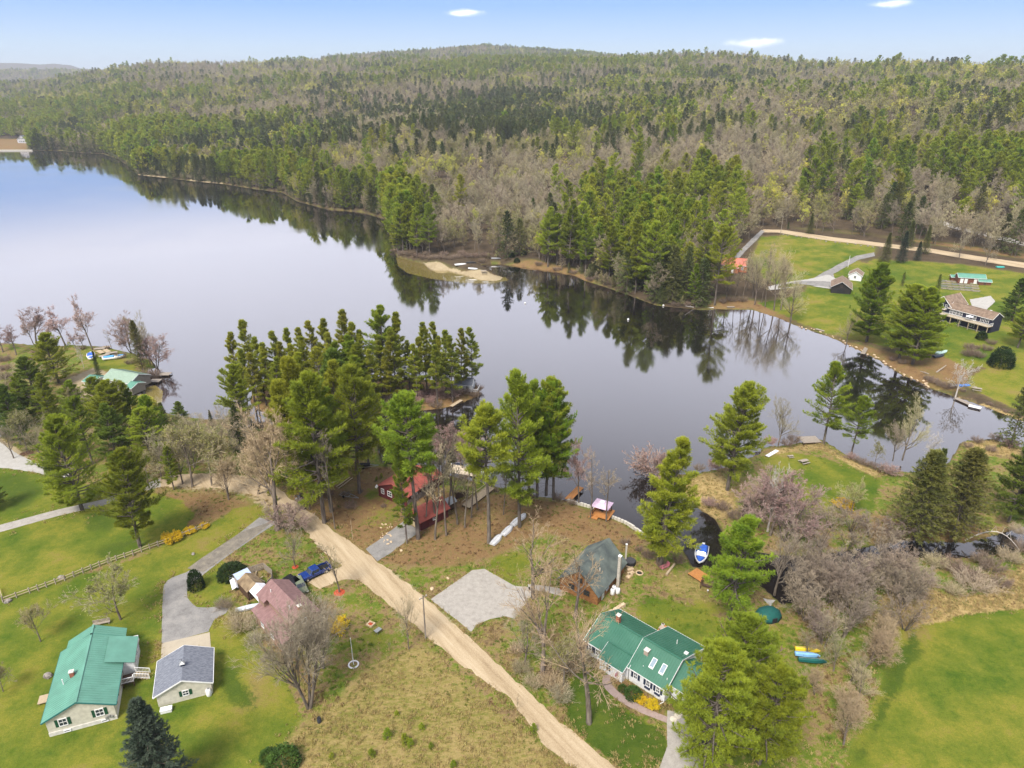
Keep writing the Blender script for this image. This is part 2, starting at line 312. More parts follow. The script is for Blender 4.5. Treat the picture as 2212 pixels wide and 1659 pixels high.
# ================================================================ GROUND
ZONES = {  # measured outlines of each kind of cover: (kind, softness m, weight, outline)
 'lawn': [(2, 1, [(-300, 990), (60, 1008), (150, 1040), (330, 1062), (390, 1080), (420, 1110), (400, 1150), (300, 1192), (120, 1262), (0, 1310), (-300, 1370)]),
          (2.0, 1, [(-500, 1400), (0, 1312), (120, 1265), (300, 1203), (450, 1140), (500, 1100), (560, 1092), (596, 1115), (570, 1145), (480, 1200), (505, 1300), (520, 1345), (560, 1395), (640, 1500), (645, 1570), (590, 1625), (560, 1720), (-500, 1800)]),
          (1.2, 1, [(1948, 1350), (2016, 1335), (2088, 1321), (2212, 1310), (2600, 1280), (2600, 1850), (1800, 1720), (1835, 1620), (1880, 1540), (1915, 1440), (1930, 1380)]),
          (1.0, 1, [(1215, 1500), (1250, 1440), (1290, 1440), (1330, 1510), (1400, 1560), (1438, 1572), (1442, 1640), (1420, 1700), (1345, 1665), (1280, 1610), (1228, 1560)]),
          (3, .75, [(1385, 1275), (1440, 1285), (1560, 1320), (1580, 1380), (1540, 1430), (1400, 1370), (1360, 1310)]),
          (3, .55, [(1440, 1180), (1490, 1240), (1560, 1290), (1700, 1330), (1720, 1500), (1800, 1620), (1700, 1720), (1600, 1700), (1560, 1400), (1420, 1280)]),
          (2.5, .95, [(1641, 985), (1690, 975), (1772, 985), (1824, 1003), (1905, 1035), (1891, 1100), (1757, 1111), (1727, 1081), (1649, 1020)]),
          (3, 1, [(1645, 512), (1700, 508), (1780, 518), (1890, 532), (1888, 548), (1800, 582), (1745, 608), (1700, 625), (1650, 600), (1620, 560)]),
          (3, 1, [(1790, 606), (1890, 560), (2000, 566), (2080, 572), (2212, 590), (2500, 640), (2500, 700), (2212, 690), (2030, 650), (1900, 640)]),
          (3, .8, [(1700, 640), (1760, 622), (1830, 650), (1850, 720), (1800, 728), (1740, 705), (1690, 682), (1630, 655)]), (4, .95, [(1800, 560), (2100, 590), (2500, 640), (2500, 790), (2212, 782), (2140, 790), (2090, 800), (2040, 770), (1960, 755), (1860, 740), (1800, 720), (1740, 690), (1740, 600)]),
          (2, 1, [(2030, 698), (2120, 715), (2110, 740), (2070, 775), (2030, 770), (2000, 730)]),
          (2, 1, [(2092, 814), (2140, 792), (2212, 779), (2450, 770), (2450, 960), (2212, 890), (2140, 860), (2092, 837)]),
          (3, 1, [(-400, 800), (0, 815), (26, 850), (30, 900), (0, 930), (-400, 960)]),
          (3, .6, [(870, 1228), (965, 1212), (950, 1245), (910, 1262)]), (3, .8, [(1050, 1210), (1110, 1190), (1160, 1200), (1120, 1262), (1075, 1262)]),
          (4, .5, [(760, 1060), (830, 1020), (870, 1080), (890, 1130), (850, 1180), (780, 1170)]),
          (5, .45, [(700, 1250), (790, 1280), (900, 1370), (860, 1420), (720, 1450), (690, 1360)]),
          (4, .5, [(1490, 1030), (1600, 1020), (1640, 1050), (1600, 1100), (1520, 1070)]),
          (4, .8, [(200, 765), (300, 780), (300, 815), (250, 820), (190, 790)]),
          (3, .6, [(1050, 1590), (1160, 1600), (1240, 1680), (1150, 1700)])],
 'lush_shade': [(1.5, 1, [(1215, 1505), (1250, 1452), (1290, 1455), (1320, 1515), (1390, 1560), (1436, 1576), (1440, 1640), (1420, 1700), (1345, 1665), (1280, 1612), (1228, 1562)]), (3, .75, [(1935, 1385), (1975, 1360), (2000, 1400), (1960, 1480), (1920, 1560), (1880, 1640), (1840, 1650), (1880, 1540)]), (4, .7, [(170, 1110), (230, 1095), (270, 1120), (240, 1150), (180, 1150)]), (4, .6, [(180, 1190), (300, 1150), (340, 1170), (200, 1230)]), (4, .7, [(455, 1380), (500, 1400), (560, 1490), (560, 1550), (470, 1520)]), (4, .6, [(-50, 1020), (60, 1015), (120, 1060), (40, 1110), (-50, 1100)]), (4, .5, [(1480, 1500), (1560, 1480), (1700, 1560), (1760, 1700), (1560, 1700)])],  # dark lawn; patches by the left pine paint its shade into the colour
 'dry': [(5, 1.3, [(600, 1650), (660, 1570), (740, 1520), (800, 1450), (900, 1400), (940, 1425), (1000, 1485), (1100, 1570), (1240, 1690), (1240, 1800), (560, 1800)]),
         (3, .7, [(1000, 1420), (1060, 1430), (1200, 1555), (1300, 1640), (1340, 1662), (1280, 1662)]),
         (3, .7, [(1480, 1230), (1560, 1270), (1560, 1310), (1450, 1290), (1420, 1250)]),
         (4, .5, [(1640, 520), (1700, 505), (1710, 530), (1660, 570)])],
 'litter': [(4, 1, [(620, 1070), (700, 1010), (850, 1005), (1000, 1080), (1090, 1062), (1220, 1085), (1280, 1100), (1340, 1125), (1396, 1165), (1380, 1195), (1300, 1185), (1180, 1150), (1060, 1205), (960, 1225), (870, 1222), (810, 1212), (740, 1158), (690, 1120), (640, 1085)]),
            (2, 1, ISL), (3, .8, [(1720, 708), (1775, 722), (1860, 745), (1960, 770), (2080, 770), (2100, 810), (2080, 850), (2009, 840), (1948, 811), (1862, 761)]),
            (3, .9, [(1880, 1110), (2000, 1120), (2110, 1130), (2150, 1150), (2088, 1174), (1955, 1168), (1880, 1170)]),
            (3, .8, [(1520, 668), (1560, 640), (1640, 650), (1720, 690), (1700, 700), (1625, 668)]),
            (5, .8, [(330, 1060), (470, 1060), (560, 1085), (440, 1140), (330, 1180), (280, 1170)]),
            (4, .7, [(560, 1380), (640, 1370), (700, 1460), (680, 1540), (640, 1480)]),
            (3, .8, [(1060, 575), (1150, 560), (1240, 580), (1300, 615), (1142, 580)]),
            (3, .8, [(1840, 500), (2212, 560), (2400, 590), (2400, 570), (2000, 520), (1700, 490)]),
            (3, .8, [(0, 300), (60, 300), (60, 326), (-200, 324), (-200, 300)]),
            (2, .8, [(1310, 1462), (1330, 1450), (1440, 1520), (1438, 1560), (1390, 1545), (1330, 1510)])],
 'straw': [(2, 1.2, [(1905, 1300), (1950, 1250), (2060, 1295), (2140, 1285), (2212, 1225), (2500, 1210), (2500, 1282), (2212, 1312), (2080, 1325), (1960, 1355), (1915, 1350)]),
           (2, .9, [(2080, 950), (2145, 945), (2212, 968), (2200, 985), (2100, 985)]),
           (2.5, .8, [(1404, 1045), (1500, 1020), (1560, 1012), (1600, 1110), (1545, 1120), (1500, 1090)]),
           (2, .6, [(1650, 965), (1772, 948), (1835, 986), (1925, 1020), (1890, 1035), (1772, 975), (1660, 985)]),
           (2, .7, [(2009, 838), (2124, 868), (2230, 905), (2212, 915), (2124, 880)])],
 'sand': [(2, 1, [(905, 566), (1000, 586), (1088, 600), (1081, 608), (1040, 607), (965, 586), (929, 585)]),
          (2, .9, [(140, 820), (200, 795), (240, 805), (220, 850), (190, 880), (150, 860)]), (3, 1, [(295, 372), (360, 379), (358, 385), (298, 379)]), (3, 1, [(410, 386), (480, 391), (482, 398), (413, 392)]),
          (2, 1, [(-200, 950), (0, 945), (60, 985), (70, 1010), (0, 1005), (-200, 1000)]),
          (3, .7, [(360, 1030), (500, 1020), (590, 1050), (640, 1100), (590, 1110), (520, 1070), (380, 1060)]),
          (1.5, .5, [(940, 1300), (1030, 1365), (1010, 1385), (930, 1330)]), (1.5, .5, [(810, 1205), (870, 1240), (940, 1300), (920, 1310), (800, 1225)])]}
def zone_weights(P):
    wt = {}
    for k, zs in ZONES.items():
        w = np.zeros(len(P))
        for soft, val, pts in zs:
            wp = np.array([G('v', *p)[:2] for p in pts]); lo = wp.min(0) - soft * 2; hi = wp.max(0) + soft * 2
            m = np.all((P > lo) & (P < hi), 1)
            if not m.any(): continue
            sdv = sdist(P[m], wp); w[m] = np.maximum(w[m], val * sstep(-soft, soft, sdv))
        wt[k] = w
    return wt
def build_ground():
    nr = 640; d = np.geomspace(22, 12500, nr)
    a = np.concatenate([np.linspace(-179.9, -64, 40, endpoint=False), np.linspace(-64, -41, 70, endpoint=False), np.linspace(-41, 41, 400, endpoint=False), np.linspace(41, 64, 70, endpoint=False), np.linspace(64, 179.9, 40)])
    a = np.radians(a); na = len(a)
    D, A = np.meshgrid(d, a, indexing='ij'); X = (D * np.sin(A)).ravel(); Y = (D * np.cos(A)).ravel()
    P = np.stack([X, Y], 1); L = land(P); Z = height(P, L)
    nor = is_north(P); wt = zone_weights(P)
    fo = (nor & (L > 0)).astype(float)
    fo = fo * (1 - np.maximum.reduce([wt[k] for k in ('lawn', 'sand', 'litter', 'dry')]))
    q1 = np.stack([wt['lawn'], wt['dry'], wt['litter'], wt['lush_shade']], 1); q2 = np.stack([wt['straw'], wt['sand'], fo, np.clip(L / 8, 0, 1)], 1)
    i = np.arange(nr - 1)[:, None] * na + np.arange(na - 1)[None, :]
    Q = np.stack([i, i + 1, i + na + 1, i + na], -1).reshape(-1, 4)[:, ::-1]
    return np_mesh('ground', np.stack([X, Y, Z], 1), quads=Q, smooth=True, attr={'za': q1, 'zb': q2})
def ground_mat():
    m = bpy.data.materials.new('ground_cover'); m.use_nodes = True; t = m.node_tree; t.nodes.clear()
    bs = N(t, 'ShaderNodeBsdfPrincipled'); bs.inputs['Roughness'].default_value = .95; bs.inputs['Specular IOR Level'].default_value = .1
    out = N(t, 'ShaderNodeOutputMaterial'); tc = N(t, 'ShaderNodeTexCoord')
    za = N(t, 'ShaderNodeVertexColor', layer_name='za'); zb = N(t, 'ShaderNodeVertexColor', layer_name='zb')
    s1 = N(t, 'ShaderNodeSeparateColor'); t.links.new(za.outputs[0], s1.inputs[0]); s2 = N(t, 'ShaderNodeSeparateColor'); t.links.new(zb.outputs[0], s2.inputs[0])
    def noise(sc, det=5, rough=.6, st=None):
        n = N(t, 'ShaderNodeTexNoise'); n.inputs['Scale'].default_value = sc; n.inputs['Detail'].default_value = det; n.inputs['Roughness'].default_value = rough
        if st:
            mp = N(t, 'ShaderNodeMapping'); mp.inputs['Scale'].default_value = st; mp.inputs['Rotation'].default_value = (0, 0, .6); t.links.new(tc.outputs['Object'], mp.inputs[0]); t.links.new(mp.outputs[0], n.inputs[0])
        else: t.links.new(tc.outputs['Object'], n.inputs[0])
        return n.outputs[0]
    def ramp(f, stops):
        r = N(t, 'ShaderNodeValToRGB'); e = r.color_ramp.elements
        while len(e) < len(stops): e.new(.5)
        for k, (p, c) in enumerate(stops): e[k].position = p; e[k].color = lin(c)
        t.links.new(f, r.inputs[0]); return r.outputs[0]
    def mixc(f, a, b):
        n = N(t, 'ShaderNodeMix', data_type='RGBA'); t.links.new(f, n.inputs[0]); t.links.new(a, n.inputs[6]); t.links.new(b, n.inputs[7]); return n.outputs[2]
    def math_(op, a, b):
        n = N(t, 'ShaderNodeMath', operation=op); n.use_clamp = False
        for k, v in ((0, a), (1, b)):
            if isinstance(v, (int, float)): n.inputs[k].default_value = v
            else: t.links.new(v, n.inputs[k])
        return n.outputs[0]
    big, mid, fine, vfine = noise(.045, 4), noise(.2, 6, .7), noise(1.3, 6, .75), noise(5, 4, .8)
    f1 = math_('ADD', math_('MULTIPLY', mid, .55), math_('MULTIPLY', fine, .45))
    f2 = math_('ADD', math_('MULTIPLY', big, .4), math_('ADD', math_('MULTIPLY', mid, .35), math_('MULTIPLY', fine, .25)))
    f4 = math_('ADD', math_('MULTIPLY', noise(.03, 3), .3), math_('ADD', math_('MULTIPLY', noise(.11, 5, .65), .5), math_('MULTIPLY', fine, .2)))
    tuft = noise(.9, 6, .75, (1, 2.6, 1))
    f3 = math_('ADD', math_('MULTIPLY', tuft, .6), math_('MULTIPLY', mid, .4))
    base = ramp(f1, [(.30, (.0675, .0486, .0243)), (.40, (.1418, .0972, .0486)), (.46, (.2228, .1593, .0743)), (.51, (.1350, .1512, .0243)), (.57, (.0743, .1283, .0135)), (.63, (.2025, .1418, .0648)), (.72, (.2700, .2025, .1013))])
    lawn = ramp(f4, [(.34, (.032, .075, .006)), (.42, (.066, .106, .010)), (.485, (.106, .132, .015)), (.55, (.165, .165, .022)), (.61, (.195, .155, .045)), (.70, (.130, .115, .03))])
    lush_shade = ramp(f1, [(.35, (.030, .062, .005)), (.5, (.052, .084, .010)), (.65, (.084, .110, .014))])  # dark green of the lush grass and of the painted pine shade
    dry = ramp(f3, [(.30, (.085, .095, .018)), (.41, (.125, .130, .025)), (.49, (.205, .170, .055)), (.57, (.270, .205, .085)), (.68, (.215, .150, .065)), (.76, (.14, .12, .035))])
    lit = ramp(f1, [(.28, (.080, .050, .026)), (.41, (.150, .090, .042)), (.50, (.205, .128, .060)), (.57, (.150, .118, .040)), (.63, (.190, .120, .055)), (.72, (.100, .112, .024))])
    straw = ramp(f3, [(.30, (.16, .12, .05)), (.48, (.31, .225, .095)), (.66, (.40, .30, .14))])
    sand = ramp(f1, [(.30, (.1980, .1551, .0924)), (.5, (.3168, .2541, .1584)), (.7, (.3828, .3168, .2112))])
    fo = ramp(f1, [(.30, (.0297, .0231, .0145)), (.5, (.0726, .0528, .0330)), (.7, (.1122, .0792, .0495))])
    def thr(w):
        n = math_('ADD', w, math_('MULTIPLY', math_('SUBTRACT', f1, .5), 1.7))
        r = N(t, 'ShaderNodeMapRange', interpolation_type='SMOOTHSTEP'); r.inputs[1].default_value = .38; r.inputs[2].default_value = .62; t.links.new(n, r.inputs[0])
        g = N(t, 'ShaderNodeMapRange'); g.inputs[1].default_value = 0; g.inputs[2].default_value = .15; t.links.new(w, g.inputs[0])
        return math_('MULTIPLY', r.outputs[0], g.outputs[0])
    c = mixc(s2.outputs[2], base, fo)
    c = mixc(thr(s1.outputs[2]), c, lit)
    c = mixc(thr(s1.outputs[0]), c, lawn)
    c = mixc(thr(za.outputs['Alpha']), c, lush_shade)
    c = mixc(thr(s1.outputs[1]), c, dry)
    c = mixc(thr(s2.outputs[0]), c, straw)
    c = mixc(thr(s2.outputs[1]), c, sand)
    # fine mottling of blades and leaves
    hs = N(t, 'ShaderNodeHueSaturation'); t.links.new(c, hs.inputs['Color'])
    mr = N(t, 'ShaderNodeMapRange'); mr.inputs[1].default_value = .3; mr.inputs[2].default_value = .7; mr.inputs[3].default_value = .7; mr.inputs[4].default_value = 1.32; t.links.new(vfine, mr.inputs[0]); t.links.new(mr.outputs[0], hs.inputs['Value'])
    # wet mud under the water line and on the lake bed
    bank = N(t, 'ShaderNodeMapRange'); bank.inputs[1].default_value = 0; bank.inputs[2].default_value = .08; t.links.new(zb.outputs['Alpha'], bank.inputs[0])
    mud = N(t, 'ShaderNodeRGB'); mud.outputs[0].default_value = (.06, .045, .022, 1)
    c = mixc(bank.outputs[0], mud.outputs[0], hs.outputs[0])
    t.links.new(c, bs.inputs['Base Color'])
    bp = N(t, 'ShaderNodeBump'); bp.inputs['Strength'].default_value = .6; bp.inputs['Distance'].default_value = .25; t.links.new(fine, bp.inputs['Height']); t.links.new(bp.outputs[0], bs.inputs['Normal'])
    t.links.new(bs.outputs[0], out.inputs[0]); return m
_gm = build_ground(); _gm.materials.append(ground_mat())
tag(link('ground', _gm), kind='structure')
# ---------------------------------------------------------------- water: mirror-like, stained dark
def water_mat():
    m = bpy.data.materials.new('lake_water'); m.use_nodes = True; t = m.node_tree; t.nodes.clear()
    df = N(t, 'ShaderNodeBsdfDiffuse'); df.inputs[0].default_value = (.012, .010, .009, 1)
    gl = N(t, 'ShaderNodeBsdfGlossy'); gl.inputs[0].default_value = (.90, .87, .87, 1)
    tc = N(t, 'ShaderNodeTexCoord')
    pn = N(t, 'ShaderNodeTexNoise'); pn.inputs['Scale'].default_value = .02; pn.inputs['Detail'].default_value = 3; t.links.new(tc.outputs['Object'], pn.inputs[0])
    rr = N(t, 'ShaderNodeMapRange'); rr.inputs[1].default_value = .4; rr.inputs[2].default_value = .65; rr.inputs[3].default_value = .03; rr.inputs[4].default_value = .10; t.links.new(pn.outputs[0], rr.inputs[0]); t.links.new(rr.outputs[0], gl.inputs['Roughness'])
    rn = N(t, 'ShaderNodeTexNoise'); rn.inputs['Scale'].default_value = 1.6; rn.inputs['Detail'].default_value = 3; t.links.new(tc.outputs['Object'], rn.inputs[0])
    bp = N(t, 'ShaderNodeBump'); bp.inputs['Strength'].default_value = .12; bp.inputs['Distance'].default_value = .02; t.links.new(rn.outputs[0], bp.inputs['Height']); t.links.new(bp.outputs[0], gl.inputs['Normal'])
    lw = N(t, 'ShaderNodeLayerWeight'); lw.inputs[0].default_value = .5
    mr = N(t, 'ShaderNodeMapRange'); mr.inputs[1].default_value = .40; mr.inputs[2].default_value = .80; mr.inputs[3].default_value = .03; mr.inputs[4].default_value = .9; t.links.new(lw.outputs['Facing'], mr.inputs[0])
    ms = N(t, 'ShaderNodeMixShader'); t.links.new(mr.outputs[0], ms.inputs[0]); t.links.new(df.outputs[0], ms.inputs[1]); t.links.new(gl.outputs[0], ms.inputs[2])
    o = N(t, 'ShaderNodeOutputMaterial'); t.links.new(ms.outputs[0], o.inputs[0]); return m
mb = MB(); mb.face([(-1900, 60, 0), (420, 60, 0), (420, 1250, 0), (-1900, 1250, 0)])
tag(mb.build('lake_water', water_mat()), kind='structure')
# ---------------------------------------------------------------- roads, drives and paths: sheets on the ground
_rr = random.Random(3)
ROADS = []
def strip(name, left, right, m, c='v', dz=.03, wob=.12, sub=4, across=4):
    """ribbon between two measured edges"""
    def dens(pts):
        P = [np.array(G(c, *p)[:2]) for p in pts]; T = [0]
        for a, b in zip(P, P[1:]): T.append(T[-1] + np.linalg.norm(b - a))
        return np.array(P), np.array(T) / T[-1], T[-1]
    PL, TL, n1 = dens(left); PR, TR, n2 = dens(right); n = max(3, int(max(n1, n2) / 1.2))
    V, Fc = [], []
    for i in range(n + 1):
        s = i / n; a = np.array([np.interp(s, TL, PL[:, k]) for k in (0, 1)]); b = np.array([np.interp(s, TR, PR[:, k]) for k in (0, 1)])
        a = a + [_rr.uniform(-wob, wob), _rr.uniform(-wob, wob)]; b = b + [_rr.uniform(-wob, wob), _rr.uniform(-wob, wob)]
        for j in range(across + 1):
            p = a + (b - a) * j / across; V.append((p[0], p[1]))
    ROADS.append(np.concatenate([PL, PR[::-1]]))
    Z = height(np.array(V)) + dz
    V = [(v[0], v[1], z) for v, z in zip(V, Z)]
    for i in range(n):
        for j in range(across):
            k = i * (across + 1) + j; Fc.append([k, k + 1, k + across + 2, k + across + 1])
    o = link(name, np_mesh(name, V, quads=Fc, mats=[m])); return tag(o, kind='structure')
def lot(name, pts, m, c='v', dz=.03, wob=.12):
    P = [np.array(G(c, *p)[:2]) for p in pts]; R = []
    for a, b in zip(P, P[1:] + P[:1]):
        n = max(1, int(np.linalg.norm(b - a) / .8))
        for i in range(n): R.append(a + (b - a) * i / n + [_rr.uniform(-wob, wob), _rr.uniform(-wob, wob)])
    ROADS.append(np.array(P))
    Z = height(np.array(R)); mb = MB(); mb.sheet([(p[0], p[1], z + dz) for p, z in zip(R, Z)])
    return tag(mb.build(name, m), kind='structure')
def road_mat(name, stops, tracks=None, sc=.5):
    m = bpy.data.materials.new(name); m.use_nodes = True; t = m.node_tree; bs = t.nodes['Principled BSDF']; bs.inputs['Roughness'].default_value = .95; bs.inputs['Specular IOR Level'].default_value = .1
    tc = N(t, 'ShaderNodeTexCoord'); mp = N(t, 'ShaderNodeMapping'); mp.inputs['Rotation'].default_value = (0, 0, tracks or 0); mp.inputs['Scale'].default_value = (1, 1, 1)
    t.links.new(tc.outputs['Object'], mp.inputs[0])
    mp2 = N(t, 'ShaderNodeMapping'); mp2.inputs['Scale'].default_value = (1.6, .12, 1) if tracks else (1, 1, 1); t.links.new(mp.outputs[0], mp2.inputs[0])
    n = N(t, 'ShaderNodeTexNoise'); n.inputs['Scale'].default_value = sc; n.inputs['Detail'].default_value = 8; n.inputs['Roughness'].default_value = .7; t.links.new(mp2.outputs[0], n.inputs[0])
    n2 = N(t, 'ShaderNodeTexNoise'); n2.inputs['Scale'].default_value = 5; n2.inputs['Detail'].default_value = 5; n2.inputs['Roughness'].default_value = .8; t.links.new(tc.outputs['Object'], n2.inputs[0])
    av = N(t, 'ShaderNodeMix', data_type='FLOAT'); av.inputs[0].default_value = .4; t.links.new(n.outputs[0], av.inputs[2]); t.links.new(n2.outputs[0], av.inputs[3])
    r = N(t, 'ShaderNodeValToRGB'); e = r.color_ramp.elements
    while len(e) < len(stops): e.new(.5)
    for k, (p, c) in enumerate(stops): e[k].position = p; e[k].color = lin(c)
    t.links.new(av.outputs[0], r.inputs[0]); t.links.new(r.outputs[0], bs.inputs['Base Color'])
    b = N(t, 'ShaderNodeBump'); b.inputs['Strength'].default_value = .4; b.inputs['Distance'].default_value = .05; t.links.new(n2.outputs[0], b.inputs['Height']); t.links.new(b.outputs[0], bs.inputs['Normal'])
    return m
M_DIRT = road_mat('road_dirt', [(.33, (.1929, .1366, .0804)), (.43, (.3375, .2571, .1607)), (.52, (.4178, .3294, .2170)), (.62, (.4821, .3938, .2732)), (.72, (.3696, .2892, .1848))], tracks=-.66)
M_ASPH = road_mat('old_asphalt', [(.35, (.1440, .1368, .1296)), (.5, (.2232, .2160, .2088)), (.62, (.2880, .2736, .2520)), (.72, (.1872, .1584, .1224))])
M_ASPH2 = road_mat('worn_asphalt', [(.35, (.1152, .1044, .0864)), (.5, (.1800, .1620, .1368)), (.62, (.2592, .2304, .1800))], sc=.8)
M_GRAV = road_mat('gravel', [(.33, (.2376, .2160, .1944)), (.5, (.3240, .3024, .2736)), (.65, (.3960, .3672, .3312))], sc=1.2)
M_CONC = road_mat('concrete', [(.35, (.3312, .2880, .2232)), (.6, (.4032, .3528, .2736))], sc=.6)
M_GRAVW = road_mat('pale_gravel', [(.35, (.3000, .2880, .2640)), (.6, (.4080, .3960, .3720))], sc=1)
M_BRICK = road_mat('brick_walk', [(.35, (.2592, .1944, .1728)), (.6, (.3384, .2592, .2304))], sc=2)
strip('dirt_road', [(1256, 1668), (1188, 1623), (1098, 1508), (983, 1425), (918, 1371), (846, 1310), (774, 1252), (702, 1195), (648, 1134), (600, 1085), (560, 1048)],
      [(1342, 1668), (1277, 1616), (1205, 1555), (1134, 1490), (1062, 1422), (937, 1307), (883, 1263), (810, 1209), (738, 1159), (688, 1119), (630, 1078), (585, 1042)], M_DIRT, wob=.25)
strip('dirt_road', [(575, 1040), (540, 1030), (480, 1022), (400, 1024), (340, 1032)], [(605, 1092), (560, 1075), (500, 1058), (410, 1050), (345, 1052)], M_DIRT, dz=.026, wob=.25)
strip('path', [(345, 1034), (300, 1050), (227, 1078), (120, 1102), (0, 1134), (-200, 1180)], [(348, 1052), (300, 1063), (227, 1091), (120, 1116), (0, 1150), (-200, 1200)], M_GRAV, wob=.05)
lot('gravel_drive', [(-200, 940), (0, 955), (45, 985), (100, 1008), (150, 1022), (160, 1036), (80, 1022), (20, 1012), (-200, 1002)], M_GRAVW)
strip('driveway', [(560, 1118), (500, 1165), (440, 1213), (400, 1238), (365, 1250), (353, 1266), (351, 1300), (350, 1340), (349, 1392)],
      [(600, 1128), (540, 1168), (480, 1210), (435, 1245), (404, 1275), (404, 1290), (420, 1310), (440, 1325), (452, 1364)], M_ASPH, dz=.034, wob=.04, across=6)
lot('driveway', [(410, 1300), (425, 1312), (450, 1313), (478, 1309), (494, 1316), (488, 1325), (462, 1340), (451, 1362), (420, 1350)], M_ASPH, dz=.042, wob=.04)
strip('driveway', [(520, 1150), (470, 1183), (430, 1210), (405, 1228)], [(595, 1123), (548, 1160), (482, 1205), (440, 1236)], M_ASPH2, dz=.046, wob=.05)
lot('concrete_apron', [(349, 1390), (453, 1366), (456, 1402), (400, 1396), (348, 1422)], M_CONC, dz=.05, wob=0)
lot('gravel_drive', [(930, 1295), (1020, 1232), (1046, 1229), (1066, 1240), (1112, 1266), (1145, 1268), (1150, 1285), (1130, 1310), (1112, 1337), (1090, 1331), (1058, 1338), (1030, 1350), (1018, 1366), (990, 1342), (955, 1315)], M_GRAV, wob=.05)
strip('path', [(1140, 1262), (1180, 1266), (1215, 1272)], [(1142, 1274), (1180, 1279), (1213, 1288)], M_GRAV, wob=.03)
strip('driveway', [(790, 1186), (820, 1165), (850, 1142), (872, 1126)], [(815, 1212), (850, 1190), (880, 1168), (910, 1146)], M_ASPH, dz=.04)
lot('dirt_drive', [(665, 1258), (700, 1238), (742, 1222), (770, 1240), (778, 1254), (740, 1252), (690, 1272)], M_DIRT, dz=.036)
strip('brick_walk', [(1302, 1460), (1300, 1480), (1318, 1500), (1345, 1520), (1385, 1541), (1440, 1562)], [(1322, 1456), (1316, 1472), (1330, 1490), (1355, 1508), (1395, 1530), (1442, 1549)], M_BRICK, dz=.05, wob=.02)
strip('driveway', [(1442, 1535), (1440, 1570), (1442, 1610), (1420, 1668), (1400, 1720)], [(1490, 1540), (1500, 1580), (1510, 1620), (1560, 1668), (1640, 1720)], M_GRAV, dz=.045, wob=.05)
# lanes on the far bank
strip('dirt_road', [(1640, 502), (1680, 503), (1760, 516), (1900, 533), (2000, 545), (2100, 562), (2212, 580), (2400, 612)],
      [(1650, 496), (1690, 497), (1765, 508), (1902, 525), (2005, 537), (2105, 553), (2212, 568), (2400, 600)], M_DIRT, dz=.12, wob=.1, across=3)
strip('driveway', [(1888, 546), (1850, 553), (1810, 572), (1780, 588), (1750, 606), (1700, 612)], [(1890, 554), (1855, 562), (1822, 580), (1800, 592), (1805, 612), (1800, 622)], M_ASPH, dz=.12, wob=.05, across=3)
lot('driveway', [(1745, 604), (1790, 594), (1815, 608), (1830, 620), (1800, 626), (1750, 618), (1660, 628), (1660, 620)], M_GRAVW, dz=.16)
strip('road', [(1980, 470), (2050, 492), (2130, 512), (2212, 532), (2400, 575)], [(1985, 463), (2055, 484), (2135, 504), (2212, 522), (2400, 562)], M_GRAV, dz=.2, across=2)
lot('driveway', [(2095, 648), (2140, 640), (2150, 652), (2125, 675), (2100, 668)], M_GRAVW, dz=.15)
strip('driveway', [(1645, 497), (1625, 515), (1600, 540), (1570, 570)], [(1652, 500), (1635, 519), (1610, 543), (1582, 573)], M_ASPH, dz=.13, across=2)

def shallow_mat():
    m = water_mat(); m.name = 'shallow_water'; d = [n for n in m.node_tree.nodes if n.type == 'BSDF_DIFFUSE'][0]; d.inputs[0].default_value = (.20, .16, .045, 1)
    mr = [n for n in m.node_tree.nodes if n.type == 'MAP_RANGE'][-1]; mr.inputs[3].default_value = .0; mr.inputs[4].default_value = .62; return m
_sm = shallow_mat()
for pts in ([(855, 556), (880, 558), (920, 572), (965, 582), (1045, 604), (1092, 598), (1098, 606), (1060, 613), (1000, 611), (930, 602), (880, 590), (860, 575)], [(312, 838), (335, 832), (352, 845), (350, 868), (335, 878), (318, 862)]):
    P = [G0(*p) for p in pts]; mb = MB(); mb.sheet([(p[0], p[1], .012) for p in P]); tag(mb.build('shallow_water', _sm), kind='structure')
# ================================================================ TREES: meshes grown once, copied with their parts
def tubes(P0, P1, R0, R1, n=3):
    P0, P1 = np.asarray(P0), np.asarray(P1); d = P1 - P0; d /= np.linalg.norm(d, axis=1, keepdims=True) + 1e-9
    up = np.where(np.abs(d[:, 2:3]) > .9, np.array([[1., 0, 0]]), np.array([[0, 0, 1.]])); a = np.cross(d, up); a /= np.linalg.norm(a, axis=1, keepdims=True); b = np.cross(d, a)
    V = []
    for P, R in ((P0, R0), (P1, R1)):
        for k in range(n):
            t = 2 * math.pi * k / n; V.append(P + (a * math.cos(t) + b * math.sin(t)) * np.asarray(R)[:, None])
    V = np.stack(V, 1); m = len(P0); base = np.arange(m)[:, None] * 2 * n
    Q = np.stack([np.stack([base[:, 0] + k, base[:, 0] + (k + 1) % n, base[:, 0] + n + (k + 1) % n, base[:, 0] + n + k], 1) for k in range(n)], 1).reshape(-1, 4)
    return V.reshape(-1, 3), Q
def ribbons(P0, P1, W, rng):
    """single flat twigs"""
    d = P1 - P0; r = rng.normal(size=d.shape); a = np.cross(d, r); a /= np.linalg.norm(a, axis=1, keepdims=True) + 1e-9; a *= np.asarray(W)[:, None] / 2
    V = np.stack([P0 - a, P0 + a, P1 + a * .5, P1 - a * .5], 1); return V.reshape(-1, 3), np.arange(len(P0) * 4).reshape(-1, 4)
def unit(v): return v / (np.linalg.norm(v, axis=-1, keepdims=True) + 1e-9)
